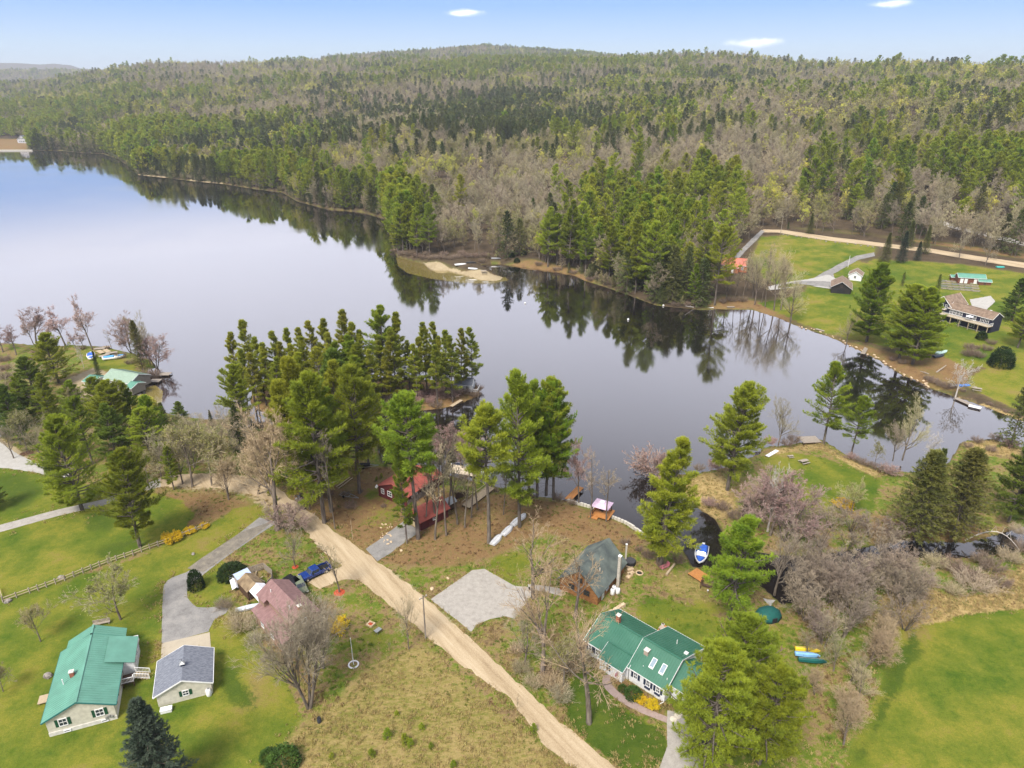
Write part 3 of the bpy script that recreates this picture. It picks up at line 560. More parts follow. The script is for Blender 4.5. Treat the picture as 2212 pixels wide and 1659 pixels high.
def grow(rng, B, D, Ln, R, nseg, wander, up, taper=.55):
    """polylines from bases B along D; returns per segment arrays and node positions"""
    pts = [B]; rad = [R]; d = D.copy(); p = B
    for i in range(nseg):
        d = unit(d + rng.normal(size=d.shape) * wander + np.array([0, 0, up])); p = p + d * (Ln / nseg)[:, None]; pts.append(p); rad.append(R * (1 - (1 - taper) * (i + 1) / nseg))
    return np.stack(pts, 1), np.stack(rad, 1), d
def sprout(rng, pts, rad, Ln, n, ang, lo, hi, ratio, rr, lenvar=.35, fall=.45):
    m, k = pts.shape[:2]; t = np.sort(rng.uniform(lo, hi, (m, n)), axis=1); f = t * (k - 1); i = np.minimum(f.astype(int), k - 2); u = (f - i)[..., None]
    r_ = np.arange(m)[:, None]; a = pts[r_, i]; b = pts[r_, i + 1]; B = a * (1 - u) + b * u; dr = unit(b - a)
    x = rng.normal(size=B.shape); x -= (x * dr).sum(-1, keepdims=True) * dr; x = unit(x); th = rng.normal(ang, .18, (m, n, 1))
    D = unit(dr * np.cos(th) + x * np.sin(th)); L = Ln[:, None] * ratio * (1 - fall * t) * (1 + rng.uniform(-lenvar, lenvar, (m, n)))
    R = (rad[r_, i] * (1 - u[..., 0]) + rad[r_, i + 1] * u[..., 0]) * rr
    return B.reshape(-1, 3), D.reshape(-1, 3), L.ravel(), R.ravel()
def seg(pts, rad):
    return pts[:, :-1].reshape(-1, 3), pts[:, 1:].reshape(-1, 3), rad[:, :-1].ravel(), rad[:, 1:].ravel()
def join(parts):
    V = []; Q = []; o = 0
    for v, f in parts: V.append(v); Q.append(f + o); o += len(v)
    return np.concatenate(V), np.concatenate(Q)
def bare_tree(seed, h=16, spread=1.0, stems=1, n=(14, 8, 7, 5), twig=.05, trunk_r=.28, low=.22, ang=.75, leaf=None, leafn=0, lean=0.0, rib=True, trunk_len=.72):
    """trunk mesh data, crown mesh data (limbs end in fine twigs), optional opening buds"""
    rng = np.random.default_rng(seed)
    B = np.zeros((stems, 3)); th = rng.uniform(0, 6.28, stems); D = unit(np.stack([np.cos(th) * (.05 if stems == 1 else .28) + lean, np.sin(th) * (.05 if stems == 1 else .28), np.ones(stems)], 1))
    if stems > 1: B[:, :2] = D[:, :2] * .6
    Ln = np.full(stems, h * trunk_len) * rng.uniform(.85, 1, stems); R = np.full(stems, trunk_r / stems ** .4)
    pts, rad, _ = grow(rng, B, D, Ln, R, 7, .045, .02, .3); tr = [seg(pts, rad)]
    Bc, Dc, Lc, Rc = sprout(rng, pts, rad, np.full(stems, h * .5 * spread), n[0], ang, low, 1, 1, .5, fall=.42)
    p1, r1, _ = grow(rng, Bc, Dc, Lc, Rc, 5, .085, .09, .25); cr = []; tr.append(seg(p1, r1))
    P, Rr, L = p1, r1, Lc
    for k, cnt in enumerate(n[1:-1]):
        Bc, Dc, Lc, Rc = sprout(rng, P, Rr, L, cnt, .65, .2, 1, .52, .6)
        Rc = np.maximum(Rc, twig * .5); P, Rr, _ = grow(rng, Bc, Dc, Lc, Rc, 3, .09, .07, .5); L = Lc; cr.append((seg(P, Rr), 3))
    Bc, Dc, Lc, Rc = sprout(rng, P, Rr, L, n[-1], .55, .15, 1, .65, .6)
    P, Rr, _ = grow(rng, Bc, Dc, Lc, np.full(len(Lc), twig * .5), 2, .09, .06, .5)
    tips = P[:, -1]
    T = join([tubes(*s, n=6 if j == 0 else 4) for j, s in enumerate(tr)])
    tw = seg(P, Rr); C = [tubes(*s, n=3) for s, _ in cr]; C.append(ribbons(tw[0], tw[1], np.full(len(tw[0]), twig), rng))
    C = join(C); Lf = None
    if leafn:
        m = min(leafn, len(tips)); t = tips[rng.choice(len(tips), m, replace=False)] + rng.normal(size=(m, 3)) * .12; Lf = tufts(rng, t, leaf[0], leaf[1])
    return T, C, Lf
def tufts(rng, P, size, ratio=.8):
    m = len(P); a = unit(rng.normal(size=(m, 3))); b = unit(np.cross(a, rng.normal(size=(m, 3)))); s = size * rng.uniform(.6, 1.3, (m, 1)) / 2
    V = np.stack([P - a * s - b * s * ratio, P + a * s - b * s * ratio, P + a * s + b * s * ratio, P - a * s + b * s * ratio], 1)
    return V.reshape(-1, 3), np.arange(m * 4).reshape(-1, 4)
def blades(rng, B, D, Ln, W, k, cone):
    """k narrow needle sprays from every base; each a kite"""
    m = len(B); B = np.repeat(B, k, 0); D = np.repeat(D, k, 0); D = unit(D + rng.normal(size=D.shape) * cone); L = np.repeat(Ln, k) * rng.uniform(.6, 1.25, m * k)
    a = np.cross(D, rng.normal(size=D.shape) + np.array([0, 0, 2.6])); a = unit(a) * (W * rng.uniform(.7, 1.3, m * k))[:, None] / 2; T = B + D * L[:, None]; M = B + D * (L * .55)[:, None]
    V = np.stack([B, M - a, T, M + a], 1); return V.reshape(-1, 3), np.arange(m * k * 4).reshape(-1, 4)
def pine_tree(seed, h=22, crown=.35, rad=4.2, limbs=60, br=9, tf=3, bl=6, needle=.55, width=.13, trunk_r=.3, round_top=.5, fork=False, sparse=0, droop=0):
    """white pine: bare lower bole, tiers of plume-like limbs"""
    rng = np.random.default_rng(seed)
    ax, ra, _ = grow(rng, np.zeros((1, 3)), np.array([[0, 0, 1.]]), np.array([h * .97]), np.array([trunk_r]), 12, .018, .05, .12)
    tr = [seg(ax, ra)]
    def axis(t, A=ax):
        f = t * 12; i = np.minimum(f.astype(int), 11); u = (f - i)[:, None]; return A[0, i] * (1 - u) + A[0, i + 1] * u
    nw = limbs // 5
    t = crown + (1 - crown) * (np.repeat(np.linspace(0, 1, nw), 5) + rng.normal(0, .35 / nw, nw * 5)).clip(0, .99); s = (t - crown) / (1 - crown)
    prof = (np.minimum(1, .55 + s * 2.2) * (1 - s ** (1.2 + 2.2 * round_top))) ** .8
    sec = rng.uniform(.72, 1.12, 8); az = rng.uniform(0, 6.283, len(t)); L = rad * prof * sec[(az / .7854).astype(int) % 8] * rng.uniform(.6, 1.12, len(t)) + .35
    keep = rng.random(len(t)) > sparse; t, s, az, L = t[keep], s[keep], az[keep], L[keep]
    el = -.08 - droop + s * 1.0 + rng.normal(0, .12, len(t)); D = np.stack([np.cos(az) * np.cos(el), np.sin(az) * np.cos(el), np.sin(el)], 1)
    P, R, _ = grow(rng, axis(t), D, L, .035 + .022 * L, 5, .07, .05 + .02 * 1, .3); tr.append(seg(P, R))
    # dead stubs below the crown
    ns = 10; ts = rng.uniform(max(.03, crown - .3), max(crown, .05), ns); a2 = rng.uniform(0, 6.28, ns); Ds = np.stack([np.cos(a2), np.sin(a2), np.full(ns, -.1)], 1); Ps, Rs, _ = grow(rng, axis(ts), Ds, rng.uniform(.6, 2.4, ns), np.full(ns, .03), 2, .1, 0, .4); tr.append(seg(Ps, Rs))
    # side branchlets, kept flat so that the limb reads as a plume
    m = len(P); u = np.linspace(.28, 1.0, br)[None, :] + rng.uniform(-.05, .05, (m, br)); u = u.clip(0, .999); f = u * 5; i = f.astype(int); w = (f - i)[..., None]; r_ = np.arange(m)[:, None]
    B = P[r_, i] * (1 - w) + P[r_, i + 1] * w; dr = unit(P[r_, i + 1] - P[r_, i]); side = unit(np.cross(dr, np.array([0, 0, 1.]))); sg = np.where((np.arange(br) % 2) == 0, 1, -1)[None, :, None]
    bd = unit(dr * .8 + side * sg * rng.uniform(.5, 1.1, (m, br, 1)) + np.array([0, 0, .22])); blen = (L[:, None] * .36 * (1.25 - u)).clip(.3, 2.2) * rng.uniform(.7, 1.2, (m, br))
    B, bd, blen = B.reshape(-1, 3), bd.reshape(-1, 3), blen.ravel()
    v = np.linspace(.25, 1, tf); TB = (B[:, None] + bd[:, None] * (blen[:, None] * v[None])[..., None]).reshape(-1, 3) + rng.normal(size=(len(B) * tf, 3)) * .07; TD = unit(np.repeat(bd, tf, 0) + np.array([0, 0, .55]))
    top = axis(np.linspace(.93, 1, 5)); TB = np.concatenate([TB, top]); TD = np.concatenate([TD, np.tile([[0, 0, 1.]], (5, 1))])
    C = blades(rng, TB, TD, np.full(len(TB), needle), width, bl, .5)
    return join([tubes(*x, n=7 if j == 0 else 3) for j, x in enumerate(tr)]), C, None
def spruce_tree(seed, h=15, rad=3.0, limbs=110, tf=7, bl=5, needle=.5, width=.12, crown=.08, trunk_r=.22, droop=.25, shape=1.0):
    rng = np.random.default_rng(seed)
    t = crown + (1 - crown) * (np.arange(limbs) / limbs) ** .9; s = (t - crown) / (1 - crown); az = np.arange(limbs) * 2.4 + rng.normal(0, .3, limbs)
    L = (rad * (1 - s) ** shape * rng.uniform(.72, 1.12, limbs) * np.minimum(1, .6 + s * 6) + .2); el = -.1 + s * .6 - droop * (1 - s); D = np.stack([np.cos(az) * np.cos(el), np.sin(az) * np.cos(el), np.sin(el)], 1)
    B = np.stack([0 * t, 0 * t, t * h], 1); P, R, _ = grow(rng, B, D, L, .02 + .012 * L, 3, .05, .04, .3)
    f = np.linspace(.18, .999, tf)[None] * 3 * np.ones((limbs, 1)); i = f.astype(int); w = (f - i)[..., None]; r_ = np.arange(limbs)[:, None]; TB = P[r_, i] * (1 - w) + P[r_, i + 1] * w; dr = unit(P[r_, i + 1] - P[r_, i])
    side = unit(np.cross(dr, np.array([0, 0, 1.]))); TB = TB + side * rng.normal(0, 1, (limbs, tf, 1)) * (L[:, None, None] * .16 * (1.1 - f[..., None] / 3)); TD = unit(dr * .8 + side * rng.normal(0, .7, (limbs, tf, 1)) + np.array([0, 0, .05]))
    TB = np.concatenate([TB.reshape(-1, 3), [[0, 0, h * .97], [0, 0, h * .99]]]); TD = np.concatenate([TD.reshape(-1, 3), [[0, 0, 1.], [0, 0, 1.]]])
    C = blades(rng, TB, TD, np.full(len(TB), needle), width, bl, .42)
    T = join([tubes(np.array([[0, 0, 0.], [0, 0, h * .5]]), np.array([[0, 0, h * .5], [0, 0, h * .98]]), [trunk_r, trunk_r * .55], [trunk_r * .55, .03], n=6), tubes(*seg(P, R), n=3)])
    return T, C, None
def shrub(seed, h=2, rad=1.6, stems=26, n=6, twig=.03, leaf=0, lsize=.12):
    rng = np.random.default_rng(seed); az = rng.uniform(0, 6.28, stems); r = rng.uniform(0, .4, stems) * rad; B = np.stack([np.cos(az) * r, np.sin(az) * r, 0 * az], 1)
    D = unit(np.stack([np.cos(az) * .7, np.sin(az) * .7, rng.uniform(.5, 1.4, stems)], 1)); P, R, _ = grow(rng, B, D, rng.uniform(.6, 1.05, stems) * h, np.full(stems, twig * .7), 4, .14, .02, .5)
    Bc, Dc, Lc, Rc = sprout(rng, P, R, np.full(stems, h), n, .55, .25, 1, .45, .7); P2, R2, _ = grow(rng, Bc, Dc, Lc, np.full(len(Lc), twig * .5), 2, .15, .04, .5)
    s2 = seg(P2, R2); C = join([tubes(*seg(P, R), n=3), ribbons(s2[0], s2[1], np.full(len(s2[0]), twig), rng)]); Lf = None
    if leaf:
        src = P2[:, 1:].reshape(-1, 3); t = src[rng.integers(0, len(src), leaf)] + rng.normal(size=(leaf, 3)) * .1 * h * .5; Lf = tufts(rng, t, lsize)
    return None, C, Lf
def bush(seed, h=2, rad=1.2, n=900, size=.22, cone=.35):
    """dense evergreen bush"""
    rng = np.random.default_rng(seed); d = unit(rng.normal(size=(n, 3)) * [1, 1, 1]); d[:, 2] = np.abs(d[:, 2]); k = unit(rng.normal(size=(14, 3))); lump = 1 + .16 * np.max(d @ k.T, 1) - .1
    s = rng.uniform(.55, 1, n) ** .5; P = d * [rad, rad, h] * (s * lump)[:, None]; P[:, 2] += .02; P[:, 2] *= 1 - cone * 0
    C = blades(rng, P, unit(d + [0, 0, .5]), np.full(n, size), size * .38, 3, .6)
    T = tubes(np.array([[0, 0, 0.]]), np.array([[0, 0, h * .6]]), [.07], [.03], n=5); return T, C, None
# ---- materials
def leafmat(name, c1, c2, scale, vary, trans=.28, alt=None): return mat(name, c1, c2, scale=scale, rough=.7, spec=.15, detail=2, vary=vary, trans=trans, alt=alt)
M_PINE = leafmat('pine_needles', (.265, .330, .026), (.140, .215, .022), .55, .2, alt=(.33, .36, .035), trans=.34)
M_PINEY = leafmat('yellowish_pine_needles', (.40, .40, .045), (.22, .26, .035), .5, .16, .36)
M_PINED = leafmat('deep_pine_needles', (.165, .235, .032), (.080, .145, .024), .55, .16, alt=(.20, .24, .04))
M_HEM = leafmat('hemlock_needles', (.100, .130, .032), (.048, .070, .020), .5, .25, .2, alt=(.15, .17, .05))
M_CEDAR = leafmat('cedar_sprays', (.19, .185, .042), (.105, .115, .03), .6, .12)
M_SPRB = leafmat('blue_spruce_needles', (.085, .11, .075), (.04, .06, .04), .6, .1, .15)
M_BARK = mat('grey_bark', (.20, .165, .135), (.085, .068, .055), scale=3, stretch=(1, 1, .25), rough=.95, vary=.12)
M_BARKP = mat('pine_bark', (.175, .15, .13), (.075, .06, .05), scale=3, stretch=(1, 1, .25), rough=.95, vary=.1)
M_BARKW = mat('birch_bark', (.62, .58, .54), (.34, .31, .28), scale=4, stretch=(1, 1, 2.5), rough=.9)
M_TWIG = mat('grey_twigs', (.41, .345, .255), (.29, .245, .185), scale=1, rough=.95, vary=.2, trans=.15, alt=(.42, .365, .22))
M_TWIGN = mat('brown_grey_twigs', (.26, .205, .17), (.19, .15, .125), scale=1, rough=.95, vary=.16, alt=(.31, .25, .18))
M_TWIGT = mat('tan_twigs', (.44, .34, .215), (.33, .245, .15), scale=1, rough=.95, vary=.1)
M_TWIGR = mat('reddish_twigs', (.38, .27, .24), (.30, .23, .20), scale=1, rough=.95, vary=.12)
M_TWIGD = mat('brown_twigs', (.25, .185, .14), (.17, .125, .095), scale=1, rough=.95, vary=.12)
M_BUDR = leafmat('maroon_buds', (.37, .22, .20), (.29, .20, .17), 1, .15)
M_BUDP = leafmat('pink_buds', (.52, .38, .36), (.42, .32, .29), 1, .12)
M_BUDY = leafmat('yellow_green_leaves', (.56, .54, .08), (.42, .43, .07), .6, .16)
M_BUDG = leafmat('olive_leaflets', (.29, .29, .09), (.23, .21, .08), .6, .14)
M_FORS = leafmat('yellow_blossom', (.72, .50, .02), (.55, .40, .02), 1, .08)
M_BUSH = leafmat('bush_leaves', (.075, .14, .025), (.035, .07, .018), .9, .12)
M_BUSHD = leafmat('dark_bush_leaves', (.035, .065, .018), (.018, .034, .012), .9, .1)
PROTO = {}
def proto(key, data, mt, mc, ml=None):
    """meshes of one kind: ('trunk', mesh), ('crown', mesh)"""
    T, C, L = data; r = []
    if T is not None: r.append(('trunk', np_mesh(key + '_trunk', T[0], quads=T[1], mats=[mt])))
    me = None
    if L is not None:
        V, Q = join([C, L]); me = np_mesh(key + '_crown', V, quads=Q, mats=[mc, ml]); mi = np.zeros(len(Q), np.int32); mi[len(C[1]):] = 1; me.polygons.foreach_set('material_index', mi)
    else: me = np_mesh(key + '_crown', C[0], quads=C[1], mats=[mc])
    r.append(('crown', me)); zs = max(C[0][:, 2].max(), 0); PROTO[key] = (r, float(zs), float(np.percentile(np.hypot(C[0][:, 0], C[0][:, 1]), 97)))
for k in range(4): proto('pine%d' % k, pine_tree(10 + k, 22, (.24, .2, .32, .3)[k], (5.3, 4.7, 5.6, 4.4)[k], 88, 11, 4, 12, .55, .06, round_top=(.5, .25, .8, .35)[k]), M_BARKP, M_PINE)
for k in range(2): proto('tallpine%d' % k, pine_tree(16 + k, 22, (.52, .58)[k], 4.6, 70, 11, 4, 12, .55, .06, round_top=.5), M_BARKP, M_PINE)
for k in range(2): proto('bigpine%d' % k, pine_tree(30 + k, 22, (.1, .22)[k], (6.6, 6.0)[k], 130, 14, 4, 14, .52, .058, round_top=(.55, .8)[k], trunk_r=.38), M_BARKP, M_PINE)
for k in range(3): proto('slimpine%d' % k, pine_tree(20 + k, 22, (.26, .32, .2)[k], (3.6, 3.2, 3.8)[k], 75, 9, 4, 10, .58, .07, round_top=.1, sparse=.12, trunk_r=.22), M_BARKP, M_PINEY)
for k in range(2): proto('darkpine%d' % k, pine_tree(40 + k, 22, (.12, .2)[k], (5.8, 5.2)[k], 110, 12, 4, 9, .55, .09, round_top=.3, droop=.1), M_BARKP, M_PINED)
for k in range(2): proto('cedar%d' % k, spruce_tree(50 + k, 15, 4.1, 230, 11, 8, .5, .08, shape=.6, droop=.05), M_BARK, M_CEDAR)
for k in range(2): proto('spruce%d' % k, spruce_tree(54 + k, 15, 3.3, 200, 9, 8, .5, .09), M_BARK, M_HEM)
proto('bluespruce0', spruce_tree(57, 15, 3.6, 280, 13, 10, .4, .065, shape=.85), M_BARK, M_SPRB)
for k in range(3): proto('bare%d' % k, bare_tree(60 + k, 17, (1.0, .85, 1.1)[k], 1, (15, 8, 7, 6), .03), M_BARK, M_TWIG)
for k in range(2): proto('barewide%d' % k, bare_tree(70 + k, 17, 1.15, (4, 3)[k], (12, 8, 7, 5), .032, trunk_r=.5, ang=.6), M_BARK, M_TWIG)
for k in range(2): proto('baretan%d' % k, bare_tree(74 + k, 17, 1.0, (1, 2)[k], (15, 9, 8, 6), .038, trunk_r=.4, low=.3, leafn=3500, leaf=(.09, .7)), M_BARK, M_TWIGT, M_TWIGT)
for k in range(2): proto('barered%d' % k, bare_tree(80 + k, 12, .75, (1, 3)[k], (12, 7, 6, 5), .045, trunk_r=.2, ang=.6, leafn=1800, leaf=(.11, .8)), M_BARK, M_TWIGR, M_BUDR)
proto('barepink0', bare_tree(84, 13, .6, 1, (14, 7, 6, 4), .045, trunk_r=.18, ang=.55, leafn=2500, leaf=(.13, .8)), M_BARK, M_TWIGR, M_BUDP)
for k in range(3): proto('thicket%d' % k, bare_tree(140 + k, 9, .75, (6, 8, 5)[k], (6, 6, 5, 4), .026, trunk_r=.16, ang=.45, low=.15, trunk_len=.85), M_BARK, M_TWIGN)
for k in range(2): proto('sparse%d' % k, bare_tree(150 + k, 17, .95, 1, (11, 6, 5, 4), .04, trunk_r=.42, low=.4), M_BARK, M_TWIGT)
proto('birch0', bare_tree(86, 11, .8, 1, (11, 6, 5, 4), .045, trunk_r=.2, ang=.7), M_BARKW, M_BARKW)
for k in range(2): proto('thin%d' % k, bare_tree(90 + k, 15, .38, 1, (10, 6, 5, 3), .04, trunk_r=.13, ang=.5, low=.35), M_BARK, M_TWIG)
proto('budding0', bare_tree(94, 8, 1.05, 1, (12, 7, 6, 5), .04, trunk_r=.13, low=.12, leafn=2600, leaf=(.10, .8)), M_BARK, M_TWIG, M_BUDG)
for k in range(3): proto('shrub%d' % k, shrub(100 + k, 2.2, 2.0, 70, 12, .03), None, M_TWIGD)
proto('redshrub0', shrub(104, 2.4, 1.8, 60, 9, .045, 1200, .12), None, M_TWIGR, M_BUDR)
proto('greyshrub0', shrub(105, 2.4, 2.2, 80, 14, .03), None, M_TWIG)
proto('forsythia0', shrub(106, 1.8, 1.4, 60, 9, .03, 6000, .14), None, M_TWIGT, M_FORS)
proto('bush0', bush(107), M_BARK, M_BUSH); proto('bush1', bush(108, 2, 1.1, 1300, .2), M_BARK, M_BUSHD)
proto('youngpine0', pine_tree(109, 4, .02, 1.1, 40, 6, 3, 5, .3, .08, trunk_r=.05, round_top=.2), M_BARKP, M_PINE)
proto('reeds0', shrub(110, .9, .9, 120, 3, .02), None, M_TWIGT)
_tr = random.Random(11)
TREES = []
def tree(key, name, cat, label, c, bx, by, tx=None, ty=None, group=None, wide=1.0, h=None, at=None, lean=None, rz=None):
    """place a copy: foot seen at (bx,by), top seen at (tx,ty)"""
    parts, ph, pr_ = PROTO[key]
    x, y, z = at if at else G(c, bx, by)
    if h is None:
        X, Y = q(c, tx, ty); d = ray(X, Y); h = H + d[2] * (y / d[1]) - z
    s = h / ph; rot = _tr.uniform(0, 6.28) if rz is None else rz
    if len(parts) == 1:
        o = tag(link(name, parts[0][1], None, (x, y, z - .08), rot), label, cat, group)
    else:
        o = empty(name, (x, y, z - .12), rot, label, cat, group)
        for pn, me in parts: link(pn, me, o)
    o.scale = (s * wide, s * wide, s)
    if lean: o.rotation_euler = (lean[0], lean[1], rot)
    TREES.append((x, y, pr_ * s * wide)); return o
def under(c, tx, ty, h):
    """ground point under a tree top of known height"""
    p = GZ(c, tx, ty, 1 + h); return (p.x, p.y, 1.0)
# ================================================================ BUILDINGS
ZOOM.update(m1=(.128, 477.8, 1203.3), w1=(.15467, 1256.4, 1300.7), r1=(.128, 814, 982.1), o1=(.096, 1221, 1141.4), f1=(.2, 1769.6, 566.3), g1=(.104, 159.3, 725.5), h1=(.112, 1486.5, 1150.2), i1=(.11736, 566.3, 920.2))
def plain(name, c, rough=.6, spec=.3, c2=None, scale=2.0, **k):
    return mat(name, c, c2 if c2 else tuple(v * .82 for v in lin(c)[:3]), scale=scale, rough=rough, spec=spec, **k)
TEAL = plain('teal_metal_roof', (.12, .295, .225), .45, .4, scale=.5); GREEN = plain('green_metal_roof', (.030, .125, .080), .42, .4, c2=(.045, .15, .10), scale=.4)
BEIGE = plain('beige_siding', (.62, .59, .50), .8, wave=('Z', 4.0, 1), bump=.25); WHITE = plain('white_siding', (.78, .79, .80), .7, wave=('Z', 4.0, 1), bump=.25); TRIM = plain('white_trim', (.80, .80, .80), .6)
CONC = plain('foundation', (.62, .60, .55), .9); SHUT = plain('dark_green_shutter', (.012, .07, .035), .6); NAVYSH = plain('navy_shutter', (.02, .03, .06), .6)
SHING = mat('grey_shingles', (.20, .215, .25), (.11, .12, .15), scale=2.2, rough=.95, detail=6, stretch=(1, 3, 1)); MAROON = mat('maroon_shingles', (.25, .15, .145), (.18, .105, .10), scale=1.4, rough=.95, detail=8, stretch=(1, 2, 1)); MOSS = mat('mossy_shingles', (.14, .165, .15), (.07, .085, .085), scale=.5, rough=.95, detail=9)
REDR = mat('red_shingles', (.34, .085, .065), (.23, .065, .05), scale=1.0, rough=.9, detail=9); DKRED = plain('dark_red_siding', (.10, .018, .02), .8, wave=('Z', 4.0, 1), bump=.2); LOGW = mat('orange_log_wood', (.33, .155, .055), (.19, .085, .035), scale=1.5, rough=.8, stretch=(1, 1, 4), detail=5)
STONE = mat('fieldstone', (.30, .27, .24), (.12, .105, .095), scale=3, rough=.95); TANST = mat('tan_pavers', (.62, .48, .32), (.38, .28, .18), scale=3, rough=.9); BROWNR = mat('brown_shingles', (.26, .19, .14), (.16, .115, .085), scale=1.0, rough=.95, detail=8)
NAVY = plain('navy_siding', (.018, .020, .045), .7, wave=('Z', 4.0, 1), bump=.2); BLACKW = plain('black_barn_boards', (.028, .026, .025), .9); BRICK = mat('red_brick', (.36, .12, .07), (.22, .075, .05), scale=5, rough=.9)
GLASS = plain('window_glass', (.03, .04, .055), .08, .6); GLASSB = plain('skylight_glass', (.25, .32, .38), .1, .6); DOORW = plain('white_door', (.76, .76, .74), .5); DKWOOD = mat('dark_wood', (.10, .055, .035), (.05, .03, .02), scale=4, rough=.8)
DECKO = mat('orange_deck_boards', (.47, .21, .06), (.33, .14, .045), scale=2, rough=.8, stretch=(1, 6, 1)); DECKG = mat('weathered_boards', (.36, .31, .26), (.22, .19, .16), scale=2.5, rough=.9, stretch=(1, 6, 1)); DECKT = mat('tan_boards', (.46, .37, .25), (.32, .25, .17), scale=2.5, rough=.9, stretch=(1, 6, 1)); DARK = plain('dark_shade', (.02, .02, .022), .9)
WCLOTH = plain('white_canvas', (.80, .80, .86), .7); TARP = mat('dirty_tarp', (.27, .20, .12), (.13, .09, .055), scale=.9, rough=.9, detail=8); GREYM = plain('grey_metal', (.35, .36, .37), .4, metal=.4); PINKC = plain('pink_canvas', (.62, .46, .60), .8); BLUEC = plain('blue_canvas', (.045, .15, .62), .7, c2=(.03, .10, .45))
def gable(root, xl, xr, xm, y0, y1, zl, zr, zm, rm, wm, oh=.35, ov=.35, z0=0, ribs=0, th=.1, trim=None, rname='roof', wname='wall'):
    """ridge along y at x=xm; eaves at xl/xr with heights zl/zr"""
    w = MB(); prof = [(xl, z0), (xr, z0), (xr, zr - .01), (xm, zm - .01), (xl, zl - .01)]
    w.hexa([(x, y0, z) for x, z in prof], [(x, y1, z) for x, z in prof]); wo = w.build(wname, wm, root)
    r = MB(); ml = (zm - zl) / (xm - xl); mr = (zm - zr) / (xr - xm); xa, xb = xl - oh, xr + oh; za, zb = zl - oh * ml, zr - oh * mr
    P = [(xa, za), (xm, zm), (xb, zb), (xb, zb + th), (xm, zm + th), (xa, za + th)]
    r.hexa([(x, y0 - ov, z) for x, z in P[:2] + P[4:]], [(x, y1 + ov, z) for x, z in P[:2] + P[4:]]); r.hexa([(x, y0 - ov, z) for x, z in P[1:5]], [(x, y1 + ov, z) for x, z in P[1:5]])
    if ribs:
        n = int((y1 - y0 + 2 * ov) / ribs)
        for i in range(n + 1):
            y = y0 - ov + .04 + i * ((y1 - y0 + 2 * ov - .08) / n); r.bar((xa, y, za + th + .02), (xm, y, zm + th + .02), .05, .05); r.bar((xb, y, zb + th + .02), (xm, y, zm + th + .02), .05, .05)
        r.bar((xm, y0 - ov, zm + th + .03), (xm, y1 + ov, zm + th + .03), .3, .06)
    ro = r.build(rname, rm, root)
    if trim:
        t = MB()
        for yy in (y0 - ov - .02, y1 + ov + .02):
            t.bar((xa, yy, za + .02), (xm, yy, zm + .02), .05, .2); t.bar((xb, yy, zb + .02), (xm, yy, zm + .02), .05, .2)
        for xx, zz in ((xa - .03, za), (xb + .03, zb)): t.bar((xx, y0 - ov, zz + .03), (xx, y1 + ov, zz + .03), .06, .16)
        t.build('trim', trim, root)
    return wo, ro
def win(root, x, y, z, dx, dy, w=.9, h=1.2, sh=None, box=False, fm=None, name='window', gl=None, cross=True):
    """window centred at x,y (bottom z) on a wall whose outward normal is (dx,dy)"""
    fm = fm or TRIM; n = math.hypot(dx, dy); dx, dy = dx / n, dy / n; tx, ty = -dy, dx; rz = math.atan2(ty, tx)
    def at(s, o): return x + tx * s + dx * o, y + ty * s + dy * o
    f = MB()
    for s, ww in ((-w / 2, .1), (w / 2, .1)): p = at(s, .03); f.box(p[0], p[1], z, ww, .08, h, rz)
    for zz in (z - .05, z + h - .05): p = at(0, .04); f.box(p[0], p[1], zz, w + .12, .1, .1, rz)
    if cross: p = at(0, .03); f.box(p[0], p[1], z + h / 2 - .03, w, .06, .06, rz); f.box(p[0], p[1], z, .05, .05, h, rz)
    fo = f.build(name, fm, root); g = MB(); p = at(0, .005); g.box(p[0], p[1], z, w - .04, .03, h - .04, rz); g.build('pane', gl or GLASS, fo)
    if sh:
        for s in (-1, 1): m = MB(); p = at(s * (w / 2 + .28), .03); m.box(p[0], p[1], z - .02, .36, .06, h + .04, rz); m.build('shutter', sh, root)
    if box: m = MB(); p = at(0, .15); m.box(p[0], p[1], z - .3, w + .3, .28, .22, rz); m.build('flower_box', sh or DKWOOD, root)
    return fo
def door(root, x, y, z, dx, dy, w=.95, h=2.05, m=None, name='door'):
    n = math.hypot(dx, dy); dx, dy = dx / n, dy / n; rz = math.atan2(dx, -dy); d = MB(); d.box(x + dx * .03, y + dy * .03, z, w, .07, h, rz); o = d.build(name, m or DOORW, root)
    k = MB(); k.cyl((x + dx * .08 - dy * w * .38, y + dy * .08 + dx * w * .38, z + 1), (x + dx * .13 - dy * w * .38, y + dy * .13 + dx * w * .38, z + 1), .04); k.build('handle', GREYM, o); return o
def chimney(root, x, y, z0, z1, w=.6, m=None, cap=True, name='chimney'):
    c = MB(); c.box(x, y, z0, w, w, z1 - z0); o = c.build(name, m or BRICK, root)
    if cap: k = MB(); k.box(x, y, z1 + .002, w + .12, w + .12, .1); k.box(x, y, z1 + .1, w * .4, w * .4, .12); k.build('cap', CONC, o)
    return o
def pipe(root, x, y, z0, z1, r=.07, m=None, name='vent_pipe'): return MB().cyl((x, y, z0), (x, y, z1), r).build(name, m or TRIM, root)
def rail(root, pts, h=.9, m=None, bal=.16, name='railing'):
    r = MB()
    for a, b in zip(pts, pts[1:]):
        a, b = Vector(a), Vector(b); r.bar(a + Vector((0, 0, h)), b + Vector((0, 0, h)), .09, .07); r.bar(a + Vector((0, 0, .12)), b + Vector((0, 0, .12)), .06, .06); n = max(2, int((b - a).length / bal))
        for i in range(n + 1): p = a.lerp(b, i / n); w = .1 if i in (0, n) else .035; r.bar(p, p + Vector((0, 0, h)), w, w)
    return r.build(name, m or TRIM, root)
